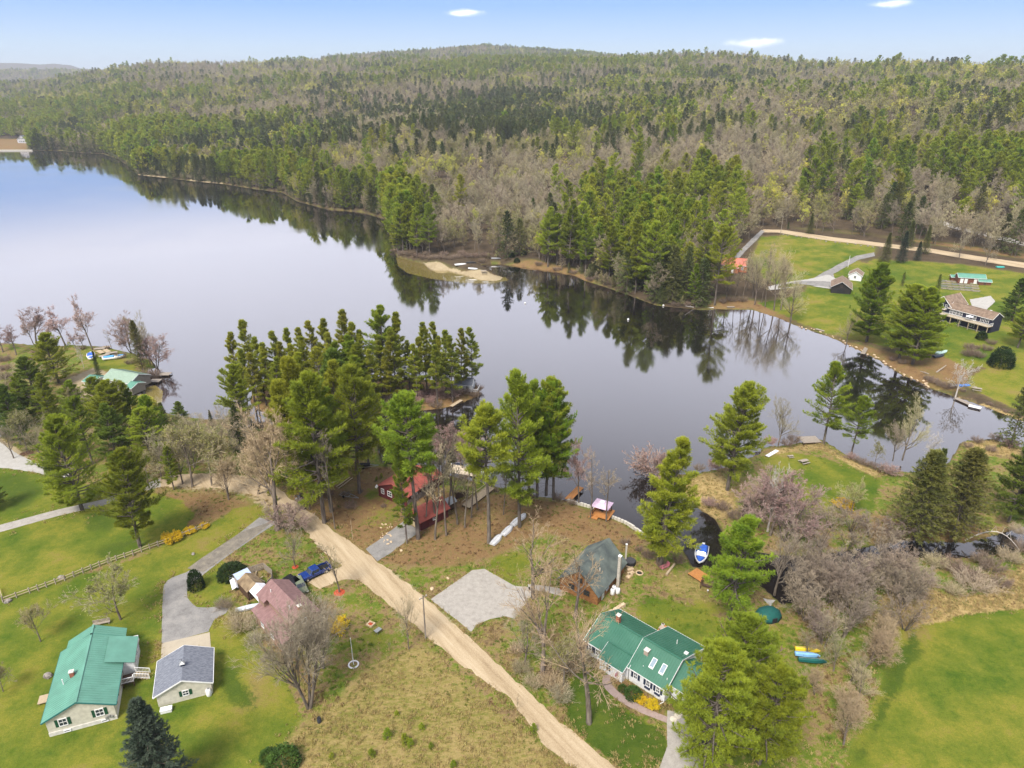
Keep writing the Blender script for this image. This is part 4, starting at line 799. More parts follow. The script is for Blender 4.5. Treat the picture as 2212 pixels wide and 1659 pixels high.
# -- ranch house with teal roof
h = empty('ranch_house', (-64.61, 68.93, 1), math.radians(21.1), 'beige ranch house with a teal metal roof at the lower left', 'house')
gable(h, 0, 8.43, 4.25, .15, 13.6, 3.0, 3.0, 5.0, TEAL, BEIGE, .42, .3, ribs=.45, trim=plain('teal_trim', (.03, .16, .15), .5))
gable(h, .75, 8.2, 4.25, 13.61, 15.9, 3.16, 3.05, 5.0, TEAL, BEIGE, .4, .02, ribs=.45, rname='rear_roof', wname='rear_wall')
MB().box(4.215, 7, -.3, 8.49, 13.9, .95).build('foundation', CONC, h)
for x in (2.0, 6.55): win(h, x, .15, 1.35, 0, -1, 1.0, 1.25, SHUT)
for x in (2.2, 6.9): win(h, x, .03, .2, 0, -1, .8, .32, name='basement_window', cross=False)
for y in (3.5, 7.5, 11): win(h, 0, y, 1.3, -1, 0, .9, 1.2, SHUT)
win(h, 8.43, 2.5, 1.35, 1, 0, .9, 1.2, SHUT)
chimney(h, 2.75, 6.2, 3.9, 5.2, .55); pipe(h, 1.65, 5.4, 3.7, 4.9, .08)
p = MB(); p.hexa([(6.6, 7.7, 4.12), (10.45, 7.7, 2.72), (10.45, 13.45, 2.72), (6.6, 13.45, 4.12)], [(6.6, 7.7, 4.22), (10.45, 7.7, 2.82), (10.45, 13.45, 2.82), (6.6, 13.45, 4.22)]); p.build('porch_roof', TEAL, h)
MB().box(9.35, 10.7, 0, 1.7, 5.1, 2.75).build('porch_wall', WHITE, h)
for y in (9.3, 11, 12.6): win(h, 10.2, y, 1.3, 1, 0, .9, 1.2)
d = MB(); d.box(9.35, 6.6, .85, 1.7, 1.9, .12); [d.box(x, y, -.1, .12, .12, .95) for x in (8.7, 10.1) for y in (5.8, 7.4)]; d.build('porch_deck', DKWOOD, h); rail(h, [(8.55, 5.7, .97), (10.15, 5.7, .97), (10.15, 6.2, .97)])
d = MB(); d.box(9.3, 14.2, .9, 1.6, 1.4, .1); d.build('rear_stoop', DECKG, h); rail(h, [(8.5, 14.85, 1), (10.05, 14.85, 1), (10.05, 13.6, 1)])
s = MB(); [s.box(10.35 + i * .36, 8.0 - .9, .78 - i * .19, .36, 1.3, .06) for i in range(5)]; s.build('stairs', DECKT, h); rail(h, [(10.25, 6.5, .85), (12.1, 6.5, 0)], bal=.2); rail(h, [(10.25, 7.75, .85), (12.1, 7.75, 0)], bal=.2)
s = MB(); s.box(-1.9, 7.5, .3, 1.7, 1.6, .12); s.box(-.95, 7.9, .5, .9, 1.2, .12); [s.box(-2.6 + a * 1.4, 6.9 + b * 1.2, -.1, .1, .1, .45) for a in (0, 1) for b in (0, 1)]; s.build('side_steps', DECKT, h)
for k in range(3): MB().box(7.2 + k * .35, -.02, .55 + (k % 2) * .2, .28, .14, .4).build('utility_meter', GREYM, h)
# -- garage
h = empty('garage', (-51.85, 74.29, 1), math.radians(20.5), 'beige garage with a grey shingle roof at the end of the driveway', 'garage')
gable(h, 0, 7.36, 3.75, -.3, 6.5, 2.35, 2.35, 4.05, SHING, BEIGE, .38, .3, trim=TRIM); win(h, 3.84, -.3, .95, 0, -1, .8, .95, SHUT)
d = MB(); d.box(3.7, 6.53, 0, 4.9, .06, 2.1); d.build('garage_door', DOORW, h); win(h, 0, 5.2, 1.1, -1, 0, .7, .9)
c = MB(); c.box(3.75, 2.6, 3.75, .55, .55, .75); co = c.build('cupola', NAVYSH, h); MB().loft([[(3.35, 2.2, 4.5), (4.15, 2.2, 4.5), (4.15, 3.0, 4.5), (3.35, 3.0, 4.5)], [(3.74, 2.59, 4.85), (3.76, 2.59, 4.85), (3.76, 2.61, 4.85), (3.74, 2.61, 4.85)]]).build('cupola_roof', GREYM, co); MB().bar((3.75, 2.6, 4.8), (3.75, 2.6, 5.35), .04).bar((3.5, 2.6, 5.2), (4.0, 2.6, 5.2), .03).build('weathervane', DARK, co)
t = empty('propane_tank', (*G('c1', 1256, 1222)[:2], 1), 0, 'white upright propane cylinder at the corner of the grey roofed garage', 'tank'); MB().loft([[(r * math.cos(a), r * math.sin(a), z) for a in [i * .6283 for i in range(10)]] for z, r in ((0, .36), (.1, .4), (1.0, .4), (1.2, .3), (1.25, .12))]).build('body', TRIM, t, smooth=True); MB().cyl((0, 0, 1.24), (0, 0, 1.42), .14).build('collar', GREYM, t)
t = empty('storage_box', (*G('c1', 1000, 1318)[:2], 1), .3, 'low white box with a lid beside the grey roofed garage', 'box'); MB().box(0, 0, 0, 1.5, .75, .5).build('body', DOORW, t); MB().box(0, 0, .502, 1.6, .85, .07).build('lid', TRIM, t)
t = empty('garden_bench', (*G('c1', 612, 800)[:2], 1), .33, 'long weathered bench behind the teal roofed ranch house', 'bench'); MB().box(0, 0, .42, 2.6, .5, .07).build('seat', DECKG, t); MB().box(0, .28, .5, 2.6, .07, .5).build('backrest', DECKG, t)
for x in (-1.1, 1.1): MB().box(x, 0, 0, .1, .45, .42).build('leg', DECKG, t)
# -- maroon house and its additions
h = empty('maroon_roofed_house', (-33.86, 87.57, 1), math.radians(44), 'two storey house with a maroon shingle roof beside the big bare tree', 'house'); MW = plain('tan_brown_siding', (.30, .20, .15), .8)
gable(h, -2.05, 2.75, 0, -.3, 10.3, 4.85, 4.3, 6.0, MAROON, MW, .3, .3)
s = MB(); s.hexa([(-4.5, -1.2, 2.5), (-2.06, -1.2, 3.25), (-2.06, 9.9, 3.25), (-4.5, 9.9, 2.5)], [(-4.5, -1.2, 2.6), (-2.06, -1.2, 3.35), (-2.06, 9.9, 3.35), (-4.5, 9.9, 2.6)]); s.build('lower_roof', MAROON, h); MB().box(-3.15, 4.3, 0, 2.1, 10.2, 2.55).build('lower_wall', MW, h)
s = MB(); s.hexa([(-3.0, 7.7, 4.35), (-1.9, 7.7, 4.95), (-1.9, 10.6, 4.95), (-3.0, 10.6, 4.35)], [(-3.0, 7.7, 4.47), (-1.9, 7.7, 5.07), (-1.9, 10.6, 5.07), (-3.0, 10.6, 4.47)]); s.build('dormer_roof', MAROON, h); MB().box(-2.45, 9.2, 3.2, .8, 2.2, 1.2).build('dormer_wall', MW, h)
win(h, 0, -.3, 1.2, 0, -1, .9, 1.2); win(h, 0, -.3, 3.6, 0, -1, .8, 1.0); win(h, 2.75, 3, 1.3, 1, 0); win(h, 2.75, 6.5, 1.3, 1, 0); door(h, 2.75, 8.5, .2, 1, 0); win(h, -4.2, 3, .9, -1, 0); win(h, -4.2, 6.5, .9, -1, 0)
chimney(h, -.1, .5, 5.4, 6.7, .55); pipe(h, -1.25, 8.3, 4.9, 5.9, .07); pipe(h, -1.1, 2.0, 5.2, 6.4, .06)
M1 = lambda x, y, z=0: tuple((GZ('m1', x, y, 1 + z)))
t = empty('canopy_tent', (0, 0, 1), 0, 'white peaked canopy tent at the end of the maroon roofed house', 'canopy'); a = [Vector(M1(465, 565, 2.1)), Vector(M1(640, 745, 2.1)), Vector(M1(775, 560, 2.1)), Vector(M1(740, 440, 2.3)), Vector(M1(590, 432, 2.3))]
rA = Vector(M1(585, 432, 3.0)); rB = Vector(M1(690, 540, 3.0)); c = MB(); e0, e1 = Vector(M1(465, 565, 2.1)), Vector(M1(632, 750, 2.1)); wv = (rA - e0); e3, e2 = rA + Vector((wv.x, wv.y, -.9)), rB + Vector((wv.x, wv.y, -.9))
rB = rA + (e1 - e0); e2 = e3 + (e1 - e0)
for q4 in ([e0, e1, rB, rA], [rA, rB, e2, e3]): c.hexa([Vector((p[0], p[1], p[2] - 1.04)) for p in q4], [Vector((p[0], p[1], p[2] - 1)) for p in q4])
c.build('canopy', WCLOTH, t)
for p in (e0, e1, e2, e3): MB().bar((p[0], p[1], 0), (p[0], p[1], p[2] - 1.05), .07).build('leg', TRIM, t)
t = empty('tarp_shed', (-33.86, 87.57, 1), math.radians(44), 'open shed under a dirty brown tarp roof behind the white canopy', 'shed'); gable(t, -2.7, .3, -1.1, 15.3, 19.1, 2.0, 2.0, 2.9, TARP, DKWOOD, .15, .15)
t = empty('blue_roofed_bin', (-33.86, 87.57, 1), math.radians(44), 'low shed with a pale blue sloping roof behind the tarp shed', 'shed'); MB().box(-1.2, 20.6, 0, 2.5, 1.3, 1.8).build('wall', DECKG, t); MB().hexa([(-2.6, 19.7, 1.85), (.1, 19.7, 1.85), (.1, 21.4, 2.15), (-2.6, 21.4, 2.15)], [(-2.6, 19.7, 1.92), (.1, 19.7, 1.92), (.1, 21.4, 2.22), (-2.6, 21.4, 2.22)]).build('roof', plain('pale_blue_metal', (.42, .50, .68), .5), t)
t = empty('board_fence', (-33.86, 87.57, 1), math.radians(44), 'grey board fence pen full of lumber by the dark yew bush', 'fence'); f = MB()
for a, b in zip([(-2.4, 22.0), (.6, 22.4), (3.2, 21.6), (3.4, 18.6), (2.4, 16.8)], [(.6, 22.4), (3.2, 21.6), (3.4, 18.6), (2.4, 16.8), (1.2, 16.2)]):
    n = int(math.dist(a, b) / .2)
    for i in range(n): u = i / n; f.box(a[0] + (b[0] - a[0]) * u, a[1] + (b[1] - a[1]) * u, 0, .16, .05, 1.5 + _rr.uniform(-.06, .06), math.atan2(b[1] - a[1], b[0] - a[0]))
f.build('board_panel', DECKG, t)
for i in range(9):
    a = _rr.uniform(0, 3.1); b = _rr.uniform(.4, 2.9), _rr.uniform(17.2, 21); c_, s_ = math.cos(math.radians(44)), math.sin(math.radians(44)); wx, wy = -33.86 + c_ * b[0] - s_ * b[1], 87.57 + s_ * b[0] + c_ * b[1]
    tag(MB().box(0, 0, 0, _rr.uniform(1.2, 2.6), .2, .1).build('lumber_board', DECKT, None, (wx, wy, 1 + .12 * (i % 5)), a), 'loose board lying inside the grey board fence pen', 'board', 'boards in the fence pen')
t = empty('white_awning', (*M1(210, 480)[:2], 1), math.radians(-62), 'long white canvas sheet propped beside the brown tarp shed', 'awning'); MB().loft([[(-2.1, -.5, .75), (2.1, -.4, .75), (2.1, -.35, .7), (-2.1, -.45, .7)], [(-2.1, .25, 1.05), (2.1, .35, 1.05), (2.1, .4, 1.0), (-2.1, .3, 1.0)], [(-2.1, .55, .8), (2.1, .65, .8), (2.1, .6, .74), (-2.1, .5, .74)]]).build('sheet', WCLOTH, t)
for x in (-1.8, 1.8): MB().bar((x, 0, 0), (x, 0, .8), .06).build('post', GREYM, t)
# ---------------------------------------------------------------- boats
def hullr(L, B, D, n=10, bow=1.0, tr=.8, sheer=.15, y0=0.0):
    """rings of a hull along x (bow at +x)"""
    R = []
    for i in range(n + 1):
        t = i / n; w = B / 2 * (tr + (1 - tr) * math.sin(min(1, t * 2) * math.pi / 2)) * (1 - max(0, (t - .45) / .55) ** 2.2 * bow) + .03; zt = D + sheer * t * t; zb = D * .75 * max(0, (t - .7) / .3) ** 2
        x = -L / 2 + L * t; R.append([(x, -w, zt), (x, -w * .82, zb + .25 * D), (x, -w * .3, zb), (x, w * .3, zb), (x, w * .82, zb + .25 * D), (x, w, zt)])
    return R
def rowboat(c, x, y, rz, label, m, L=4.2, B=1.45, group=None, cat='boat', name='rowboat', flip=True):
    t = empty(name, (*G(c, x, y)[:2], G(c, x, y)[2]), rz, label, cat, group); R = hullr(L, B, .5)
    if flip: R = [[(a, b, .62 - z) for a, b, z in r] for r in R]
    MB().loft(R).build('hull', m, t, smooth=False)
    if flip: MB().bar((-L / 2 + .1, 0, .64), (L / 2 - .6, 0, .6), .06, .06).build('keel', GREYM, t)
    return t
ALU = plain('pale_aluminium', (.66, .67, .70), .45, metal=.2)
rowboat('d3', 290, 1195, math.radians(62), 'white upturned rowboat nearest the gravel parking area', ALU, group='upturned rowboats'); rowboat('d3', 357, 1138, math.radians(60), 'striped white upturned rowboat, second in the row', ALU, group='upturned rowboats')
rowboat('d3', 412, 1083, math.radians(58), 'white upturned rowboat, third in the row beside the tall pine foot', ALU, L=3.6, group='upturned rowboats'); rowboat('d3', 450, 1055, math.radians(60), 'small white upturned rowboat at the far end of the row', ALU, L=2.6, B=1.2, group='upturned rowboats')
def motorboat(c, x, y, rz, label, cov, L=6.2, B=2.4, z=None, screen=True):
    g = G(c, x, y); t = empty('motorboat', (g[0], g[1], g[2] if z is None else z), rz, label, 'boat'); R = hullr(L, B, .95, 12, .95, .9); MB().loft(R).build('hull', TRIM, t, smooth=True)
    def patch(t0, t1, zz, f, m, nm):
        k = MB(); ring = []
        n = 8
        for i in range(n + 1):
            u = t0 + (t1 - t0) * i / n; w = (B / 2 * (.9 + .1 * math.sin(min(1, u * 2) * math.pi / 2)) * (1 - max(0, (u - .45) / .55) ** 2.2 * .95)) * f; ring.append((-L / 2 + L * u, w, .97 + .15 * u * u))
        rr_ = [[(a, -b, c_), (a, -b * .5, c_ + zz), (a, b * .5, c_ + zz), (a, b, c_)] for a, b, c_ in ring]; k.loft(rr_); return k.build(nm, m, t, smooth=True)
    patch(.03, .5, .22, .9, cov, 'cockpit_cover'); patch(.68, .98, .12, .85, cov, 'bow_cover')
    if screen:
        MB().loft([[(.1, -.95, 1.0), (.1, .95, 1.0), (.3, .9, 1.0), (.3, -.9, 1.0)], [(-.1, -.8, 1.4), (-.1, .8, 1.4), (-.05, .8, 1.4), (-.05, -.8, 1.4)]]).build('windscreen', GLASSB, t)
        for yy in (-.45, .45): MB().box(.8, yy, .95, .6, .5, .3).build('seat', TRIM, t)
    MB().box(-L / 2 - .2, 0, .2, .4, .5, 1.0).build('outboard_motor', TRIM, t); return t
g = GZ('h1', 250, 430, .5); t = motorboat('h1', 250, 430, math.radians(-112), 'white motorboat with bright blue covers moored in the dark channel', BLUEC, 6.0, 2.5, z=-.15); t.location = (g.x, g.y, -.15)
motorboat('g1', 370, 470, math.radians(-60), 'boat under a blue cover parked on the grass of the left point', BLUEC, 6.2, 2.5, screen=False); motorboat('g1', 850, 480, math.radians(20), 'white motorboat with blue stripes lying on the left point', plain('sky_blue_cover', (.10, .36, .72), .6), 6.4, 2.4, screen=False)
for (x, y, lb, m, rz) in [(540, 970, 'yellow kayak on the rack at the edge of the big field', plain('yellow_hull', (.75, .55, .03), .4), -.12), (540, 1000, 'pale blue kayak on the rack, just in front of the yellow one', plain('blue_hull', (.22, .45, .75), .4), -.12), (570, 1035, 'dark green canoe in front of the two kayaks', plain('green_hull', (.01, .10, .09), .4), -.1)]:
    t = rowboat('c4', x, y, rz, lb, m, L=4.4 if 'green' in lb else 3.9, B=.8, name='kayak' if 'kayak' in lb else 'canoe', cat='kayak' if 'kayak' in lb else 'canoe', flip=True); t.location.z = 1 + (.55 if 'kayak' in lb else .1)
t = empty('boat_rack', (*G('c4', 550, 985)[:2], 1), -.12, 'brown wooden rack carrying the two kayaks', 'rack')
for x in (-1.1, 1.1): MB().box(x, 0, 0, .1, 1.9, .1).box(x, 0, .42, .1, 1.9, .1).box(x, -.9, 0, .1, .1, 1.0).box(x, .9, 0, .1, .1, 1.0).build('frame', DKWOOD, t)
# -- white house with green roofs
h = empty('white_house', (17.81, 79.09, 1), math.radians(-42.7), 'white house with ribbed green metal roofs and navy shutters', 'house'); FT = TRIM
R90 = lambda pts: pts
def gx(root, x0, x1, y0, y1, ym, zf, zb, zm, rm, wm, **k):
    """same as gable with the ridge along x; y0 front eave, y1 rear eave"""
    sub = MB(); prof = [(y0, 0), (y1, 0), (y1, zb - .01), (ym, zm - .01), (y0, zf - .01)]; nm = k.get('nm', '')
    sub.hexa([(x0, y, z) for y, z in prof], [(x1, y, z) for y, z in prof]); sub.build(nm + 'wall', wm, root); r = MB(); oh = k.get('oh', .3); ov = k.get('ov', .25); th = .1
    mf = (zm - zf) / (ym - y0); mb_ = (zm - zb) / (y1 - ym); ya, yb = y0 - oh, y1 + oh; za, zb2 = zf - oh * mf, zb - oh * mb_
    r.hexa([(x0 - ov, y, z) for y, z in ((ya, za), (ym, zm), (ym, zm + th), (ya, za + th))], [(x1 + ov, y, z) for y, z in ((ya, za), (ym, zm), (ym, zm + th), (ya, za + th))])
    r.hexa([(x0 - ov, y, z) for y, z in ((ym, zm), (yb, zb2), (yb, zb2 + th), (ym, zm + th))], [(x1 + ov, y, z) for y, z in ((ym, zm), (yb, zb2), (yb, zb2 + th), (ym, zm + th))])
    n = int((x1 - x0 + 2 * ov) / .42)
    for i in range(n + 1): x = x0 - ov + .03 + i * (x1 - x0 + 2 * ov - .06) / n; r.bar((x, ya, za + th + .02), (x, ym, zm + th + .02), .05, .05); r.bar((x, yb, zb2 + th + .02), (x, ym, zm + th + .02), .05, .05)
    r.bar((x0 - ov, ym, zm + th + .03), (x1 + ov, ym, zm + th + .03), .3, .06); r.build(nm + 'roof', rm, root); t = MB()
    for xx in (x0 - ov - .02, x1 + ov + .02): t.bar((xx, ya, za + .02), (xx, ym, zm + .02), .05, .22); t.bar((xx, yb, zb2 + .02), (xx, ym, zm + .02), .05, .22)
    t.bar((x0 - ov, ya - .03, za + .03), (x1 + ov, ya - .03, za + .03), .06, .14); t.bar((x0 - ov, yb + .03, zb2 + .03), (x1 + ov, yb + .03, zb2 + .03), .06, .14); t.build(nm + 'trim', TRIM, root)
gx(h, .05, 6.3, 0, 11.2, 3.85, 2.85, 2.6, 5.5, GREEN, WHITE); gx(h, -8.2, -.1, -.05, 9.3, 4.2, 2.8, 2.55, 5.0, GREEN, WHITE, nm='left_'); gx(h, 6.6, 14.6, 1.5, 8.2, 4.7, 2.65, 2.6, 4.6, GREEN, WHITE, nm='garage_')
gx(h, -4.6, -.4, -1.2, 1.6, 1.3, 2.45, 2.9, 3.55, GREEN, WHITE, nm='entry_', ov=.2)
for x in (1.2, 3.4, 5.1): win(h, x, 0, 1.15, 0, -1, .62, 1.15, NAVYSH, box=x > 2)
for x in (-7.3, -5.9): win(h, x, -.05, 1.1, 0, -1, .6, 1.15, NAVYSH)
win(h, -2.9, -1.2, .7, 0, -1, .9, 1.6); door(h, -1.4, -1.2, .2, 0, -1); win(h, -4.1, -1.2, 1.3, 0, -1, .4, .6); win(h, 8.0, 1.5, 1.2, 0, -1, .5, .8)
for x in (9.6, 12.8): MB().box(x, 1.47, 0, 2.6, .06, 2.1).build('garage_door', DOORW, h)
chimney(h, -5.4, 4.6, 4.4, 6.3, .6); chimney(h, 1.4, 2.4, 4.0, 5.2, .7, plain('tan_chimney', (.42, .33, .28), .9)); pipe(h, 3.6, 7.5, 4.2, 5.0, .06); pipe(h, 5.9, .9, 3.2, 3.9, .05); pipe(h, 1.9, .8, 3.2, 3.6, .06)
for x in (3.0, 4.7):
    k = MB(); z = lambda y: 2.85 + (y / 3.85) * 2.65 + .12; k.hexa([(x - .38, 1.0, z(1.0)), (x + .38, 1.0, z(1.0)), (x + .38, 2.3, z(2.3)), (x - .38, 2.3, z(2.3))], [(x - .38, 1.0, z(1.0) + .14), (x + .38, 1.0, z(1.0) + .14), (x + .38, 2.3, z(2.3) + .14), (x - .38, 2.3, z(2.3) + .14)]); ko = k.build('skylight', TRIM, h)
    MB().hexa([(x - .3, 1.15, z(1.15) + .142), (x + .3, 1.15, z(1.15) + .142), (x + .3, 2.22, z(2.22) + .142), (x - .3, 2.22, z(2.22) + .142)], [(x - .3, 1.15, z(1.15) + .16), (x + .3, 1.15, z(1.15) + .16), (x + .3, 2.22, z(2.22) + .16), (x - .3, 2.22, z(2.22) + .16)]).build('pane', GLASSB, ko)
MB().box(5.9, 6.2, 4.6, .55, .55, .35).build('roof_vent', TRIM, h); MB().bar((6.3, -.1, 2.7), (6.3, -.1, .2), .09).bar((6.3, -.1, .25), (5.8, -1.2, .05), .09).build('downspout', TRIM, h)
t = MB(); t.bar((-1.0, -1.3, 2.0), (-1.0, -2.4, 2.6), .04); t = t.build('flag_pole', TRIM, h); f = MB(); [f.box(-1.0, -1.55 - i * .16, 1.35 + i * .05, .03, .15, .85 - i * .02) for i in range(5)]; f.build('flag', mat('red_white_flag', (.6, .06, .08), (.75, .72, .74), scale=9, stretch=(1, 1, .2)), t)
t = empty('wooden_deck', (17.81, 79.09, 1), math.radians(-42.7), 'orange wooden deck behind the white house', 'deck'); d = MB(); d.box(-.6, 11.6, .5, 2.9, 3.6, .12); d.build('deck_floor', DECKO, t)
for x in (-1.9, .7): MB().box(x, 13.2, -.1, .12, .12, .6).build('post', DECKO, t)
def local(rx, ry, rz, x, y): c_, s_ = math.cos(rz), math.sin(rz); return rx + c_ * x - s_ * y, ry + s_ * x + c_ * y
WH = (17.81, 79.09, math.radians(-42.7))
for (x, y, lb) in [(-1.9, 13.0, 'white round planter at the left corner of the orange deck'), (.4, 12.9, 'white round planter at the right corner of the orange deck')]:
    p = local(*WH, x, y); t = empty('planter', (p[0], p[1], 1.62), 0, lb, 'planter'); MB().cyl((0, 0, 0), (0, 0, .4), .18, .26, 10).build('pot', TRIM, t); MB().cyl((0, 0, .402), (0, 0, .44), .2, .2, 10).build('soil', DKWOOD, t)
p = local(*WH, .35, 10.7); t = empty('covered_grill', (p[0], p[1], 1.62), WH[2] + .9, 'long grill under a tan cover on the orange deck', 'grill'); MB().loft([[(a, b, z) for b, z in ((-.35, 0), (-.38, .8), (-.2, 1.05), (.2, 1.05), (.38, .8), (.35, 0))] for a in (-.85, .85)]).build('cover', plain('tan_cover', (.42, .33, .27), .9), t); MB().box(0, 0, .2, 1.78, .1, .3).build('shelf', DKWOOD, t)
p = local(*WH, -1.2, 11.9); t = empty('patio_table', (p[0], p[1], 1.62), WH[2], 'tan covered patio table on the orange deck', 'table'); MB().box(0, 0, .6, 1.3, .9, .1).build('tabletop', plain('tan_cover', (.42, .33, .27), .9), t); [MB().box(a * .5, b * .35, 0, .08, .08, .6).build('leg', DKWOOD, t) for a in (-1, 1) for b in (-1, 1)]
for (x0, y0, x1, y1, lb) in [(600, 20, 400, 140, 'tan stone retaining wall behind the white house'), (230, 290, 100, 420, 'short tan stone wall at the left corner of the white house')]:
    a, b = GZ('w1', x0, y0, 1.4), GZ('w1', x1, y1, 1.4); t = empty('stone_wall', ((a.x + b.x) / 2, (a.y + b.y) / 2, 1), math.atan2(b.y - a.y, b.x - a.x), lb, 'wall'); L = (b - a).length; s = MB(); n = int(L / .45)
    for i in range(n): s.box(-L / 2 + (i + .5) * L / n, _rr.uniform(-.05, .05), 0, L / n - .03, .6, .5 + _rr.uniform(-.06, .08))
    s.build('stones', TANST, t); MB().box(0, 0, -.2, L, .5, .45).build('footing', STONE, t)
for (x, y, lb) in [(1395, 1550, 'round stepping stone nearest the garage end of the white house'), (1340, 1595, 'middle one of the three round stepping stones'), (1280, 1640, 'round stepping stone nearest the brick walk')]:
    g = G('w1', x, y); tag(MB().cyl((0, 0, -.05), (0, 0, .08), .5, .5, 18).build('stepping_stone', plain('pale_stone', (.62, .56, .46), .9), None, (g[0], g[1], 1.05)), lb, 'paver')
# -- orange gabled log house
h = empty('log_house', (11.82, 97.35, 1), math.radians(-33.8), 'orange log house with a mossy grey gable roof by the gravel lot', 'house'); gable(h, -4.0, 3.6, 0, .2, 11.0, 2.7, 2.4, 6.0, MOSS, LOGW, .4, .4); win(h, -1.6, .2, 1.2, 0, -1, 1.1, 1.1, fm=DKWOOD); win(h, 1.4, .2, 1.2, 0, -1, 1.1, 1.1, fm=DKWOOD); win(h, 3.6, 4, .9, 1, 0, .9, 1.1); door(h, 3.6, 2.2, .1, 1, 0); win(h, 3.6, 8, .9, 1, 0, .9, 1.1); win(h, 0, .2, 3.4, 0, -1, .9, .9, fm=DKWOOD)
c = MB(); c.box(4.35, 6.9, 0, .5, .5, 6.6); c.build('chimney', mat('pale_chimney_block', (.50, .46, .40), (.36, .33, .29), scale=4), h); pipe(h, 1.9, 4.0, 3.9, 4.9, .07); MB().box(4.35, 6.9, 6.602, .6, .6, .12).build('chimney_cap', TRIM, h)
for (x, y, lb, z) in [(1350, 770, 'pale square post behind the chimney of the log house', 4.2)]:
    g = G('o1', x, y); t = empty('square_post', (g[0], g[1], 1), 0, lb, 'post'); MB().box(0, 0, 0, .3, .3, z).build('shaft', plain('pale_post', (.48, .45, .40), .8), t); MB().box(0, 0, z, .38, .38, .1).build('cap', TRIM, t)
for i, (x, y) in enumerate([(1410, 800), (1440, 860), (1460, 920), (1480, 1010), (1440, 1080)]):
    g = G('o1', x, y); tag(MB().box(0, 0, -.1, 1.3, .8, .28, 0).build('stone_slab', TANST, None, (g[0], g[1], 1), -.4 + .3 * i), 'pale flat stone slab set in the curved steps beside the log house', 'stone', 'stone slabs beside the log house')
t = empty('hot_tub', (*G('o1', 1460, 800)[:2], 1), 0, 'round dark hot tub behind the stone slabs of the log house', 'tub'); MB().cyl((0, 0, 0), (0, 0, .8), 1.0, 1.05, 20).build('tub', DARK, t); MB().cyl((0, 0, .802), (0, 0, .9), .98, .95, 20).build('cover', plain('dark_cover', (.05, .05, .055), .7), t)
g = G('o1', 1670, 1010); t = empty('fire_ring', (g[0], g[1], 1), 0, 'ring of stones on the lawn right of the log house', 'fire pit')
MB().loft([[((.62 + .14 * math.cos(b)) * math.cos(a), (.62 + .14 * math.cos(b)) * math.sin(a), .1 + .12 * math.sin(b)) for b in [k * 1.257 for k in range(5)]] for a in [i * 2 * math.pi / 16 for i in range(17)]], caps=False).build('stones', TANST, t); MB().cyl((0, 0, 0), (0, 0, .04), .5, .5, 14).build('ash', DARK, t)
for i, (x, y) in enumerate([(1060, 1420), (1095, 1350), (1180, 1400), (870, 1390)]):
    g = G('o1', x, y + 60); t = empty('propane_tank' if i < 3 else 'bucket', (g[0], g[1], 1), 0, ['white propane cylinder at the corner of the log house, front one', 'white propane cylinder behind the front one at the log house', 'white barrel right of the propane cylinders at the log house', 'small white bucket below the log house wall'][i], 'tank' if i < 3 else 'bucket'); s = 1 if i < 3 else .4
    MB().loft([[(r * math.cos(a) * s, r * math.sin(a) * s, z * s) for a in [k * .6283 for k in range(10)]] for z, r in ((0, .36), (.1, .4), (1.0, .4), (1.2, .26))]).build('body', TRIM, t, smooth=True); MB().cyl((0, 0, 1.19 * s), (0, 0, 1.36 * s), .13 * s).build('collar' if i < 3 else 'lid', GREYM, t)
# -- red roofed house and garage
h = empty('red_roofed_house', (-23.36, 125.98, 1), math.radians(-33.7), 'dark red cottage with a red shingle roof near the lake', 'house')
gable(h, -7.6, .6, -3.2, .4, 9.8, 2.7, 2.6, 4.6, REDR, DKRED, .35, .3); gable(h, -4.6, .9, -1.8, 9.81, 12.2, 2.5, 2.5, 4.0, REDR, DKRED, .3, .01, rname='rear_roof', wname='rear_wall')
MB().box(.66, 5.2, 0, .12, 9.0, 1.5).build('stone_facing', STONE, h)
for x in (-6.3, -4.2): win(h, x, .4, 1.1, 0, -1, .8 if x < -5 else 1.2, 1.2)
win(h, -1.0, .4, .9, 0, -1, .7, 1.2); win(h, .6, 3.0, 1.2, 1, 0, 1.8, .9); win(h, .6, 7.6, 1.2, 1, 0, 1.0, 1.0); door(h, .6, 5.4, .1, 1, 0, m=DKWOOD); MB().cyl((-7.7, -.15, 2.4), (-7.5, .1, 2.9), .28, .3, 10).build('satellite_dish', TRIM, h)
h = empty('red_roofed_garage', (-19.3, 120.52, 1), math.radians(-46.3), 'small garage with a red shingle roof in front of the red cottage', 'garage'); gable(h, -2.0, 2.7, 0.3, -1.6, 5.6, 2.3, 2.3, 3.8, REDR, DKRED, .35, .4)
MB().box(.6, -1.64, 0, 2.3, .06, 2.0).build('garage_door', plain('cream_door', (.62, .50, .30), .6), h); win(h, .6, -1.68, 1.4, 0, -1, 1.6, .32, fm=DKWOOD, cross=False); win(h, 2.7, 2, 1.1, 1, 0, .8, .8)
h = empty('grey_shed', (-19.3, 120.52, 1), math.radians(-46.3), 'little shed with a curled grey roof behind the red garage', 'shed'); gable(h, -1.0, 1.2, .1, 7.0, 9.0, 1.7, 1.7, 2.4, GREYM, DKWOOD, .2, .2); door(h, .2, 7.0, 0, 0, -1, .8, 1.5, DKWOOD)
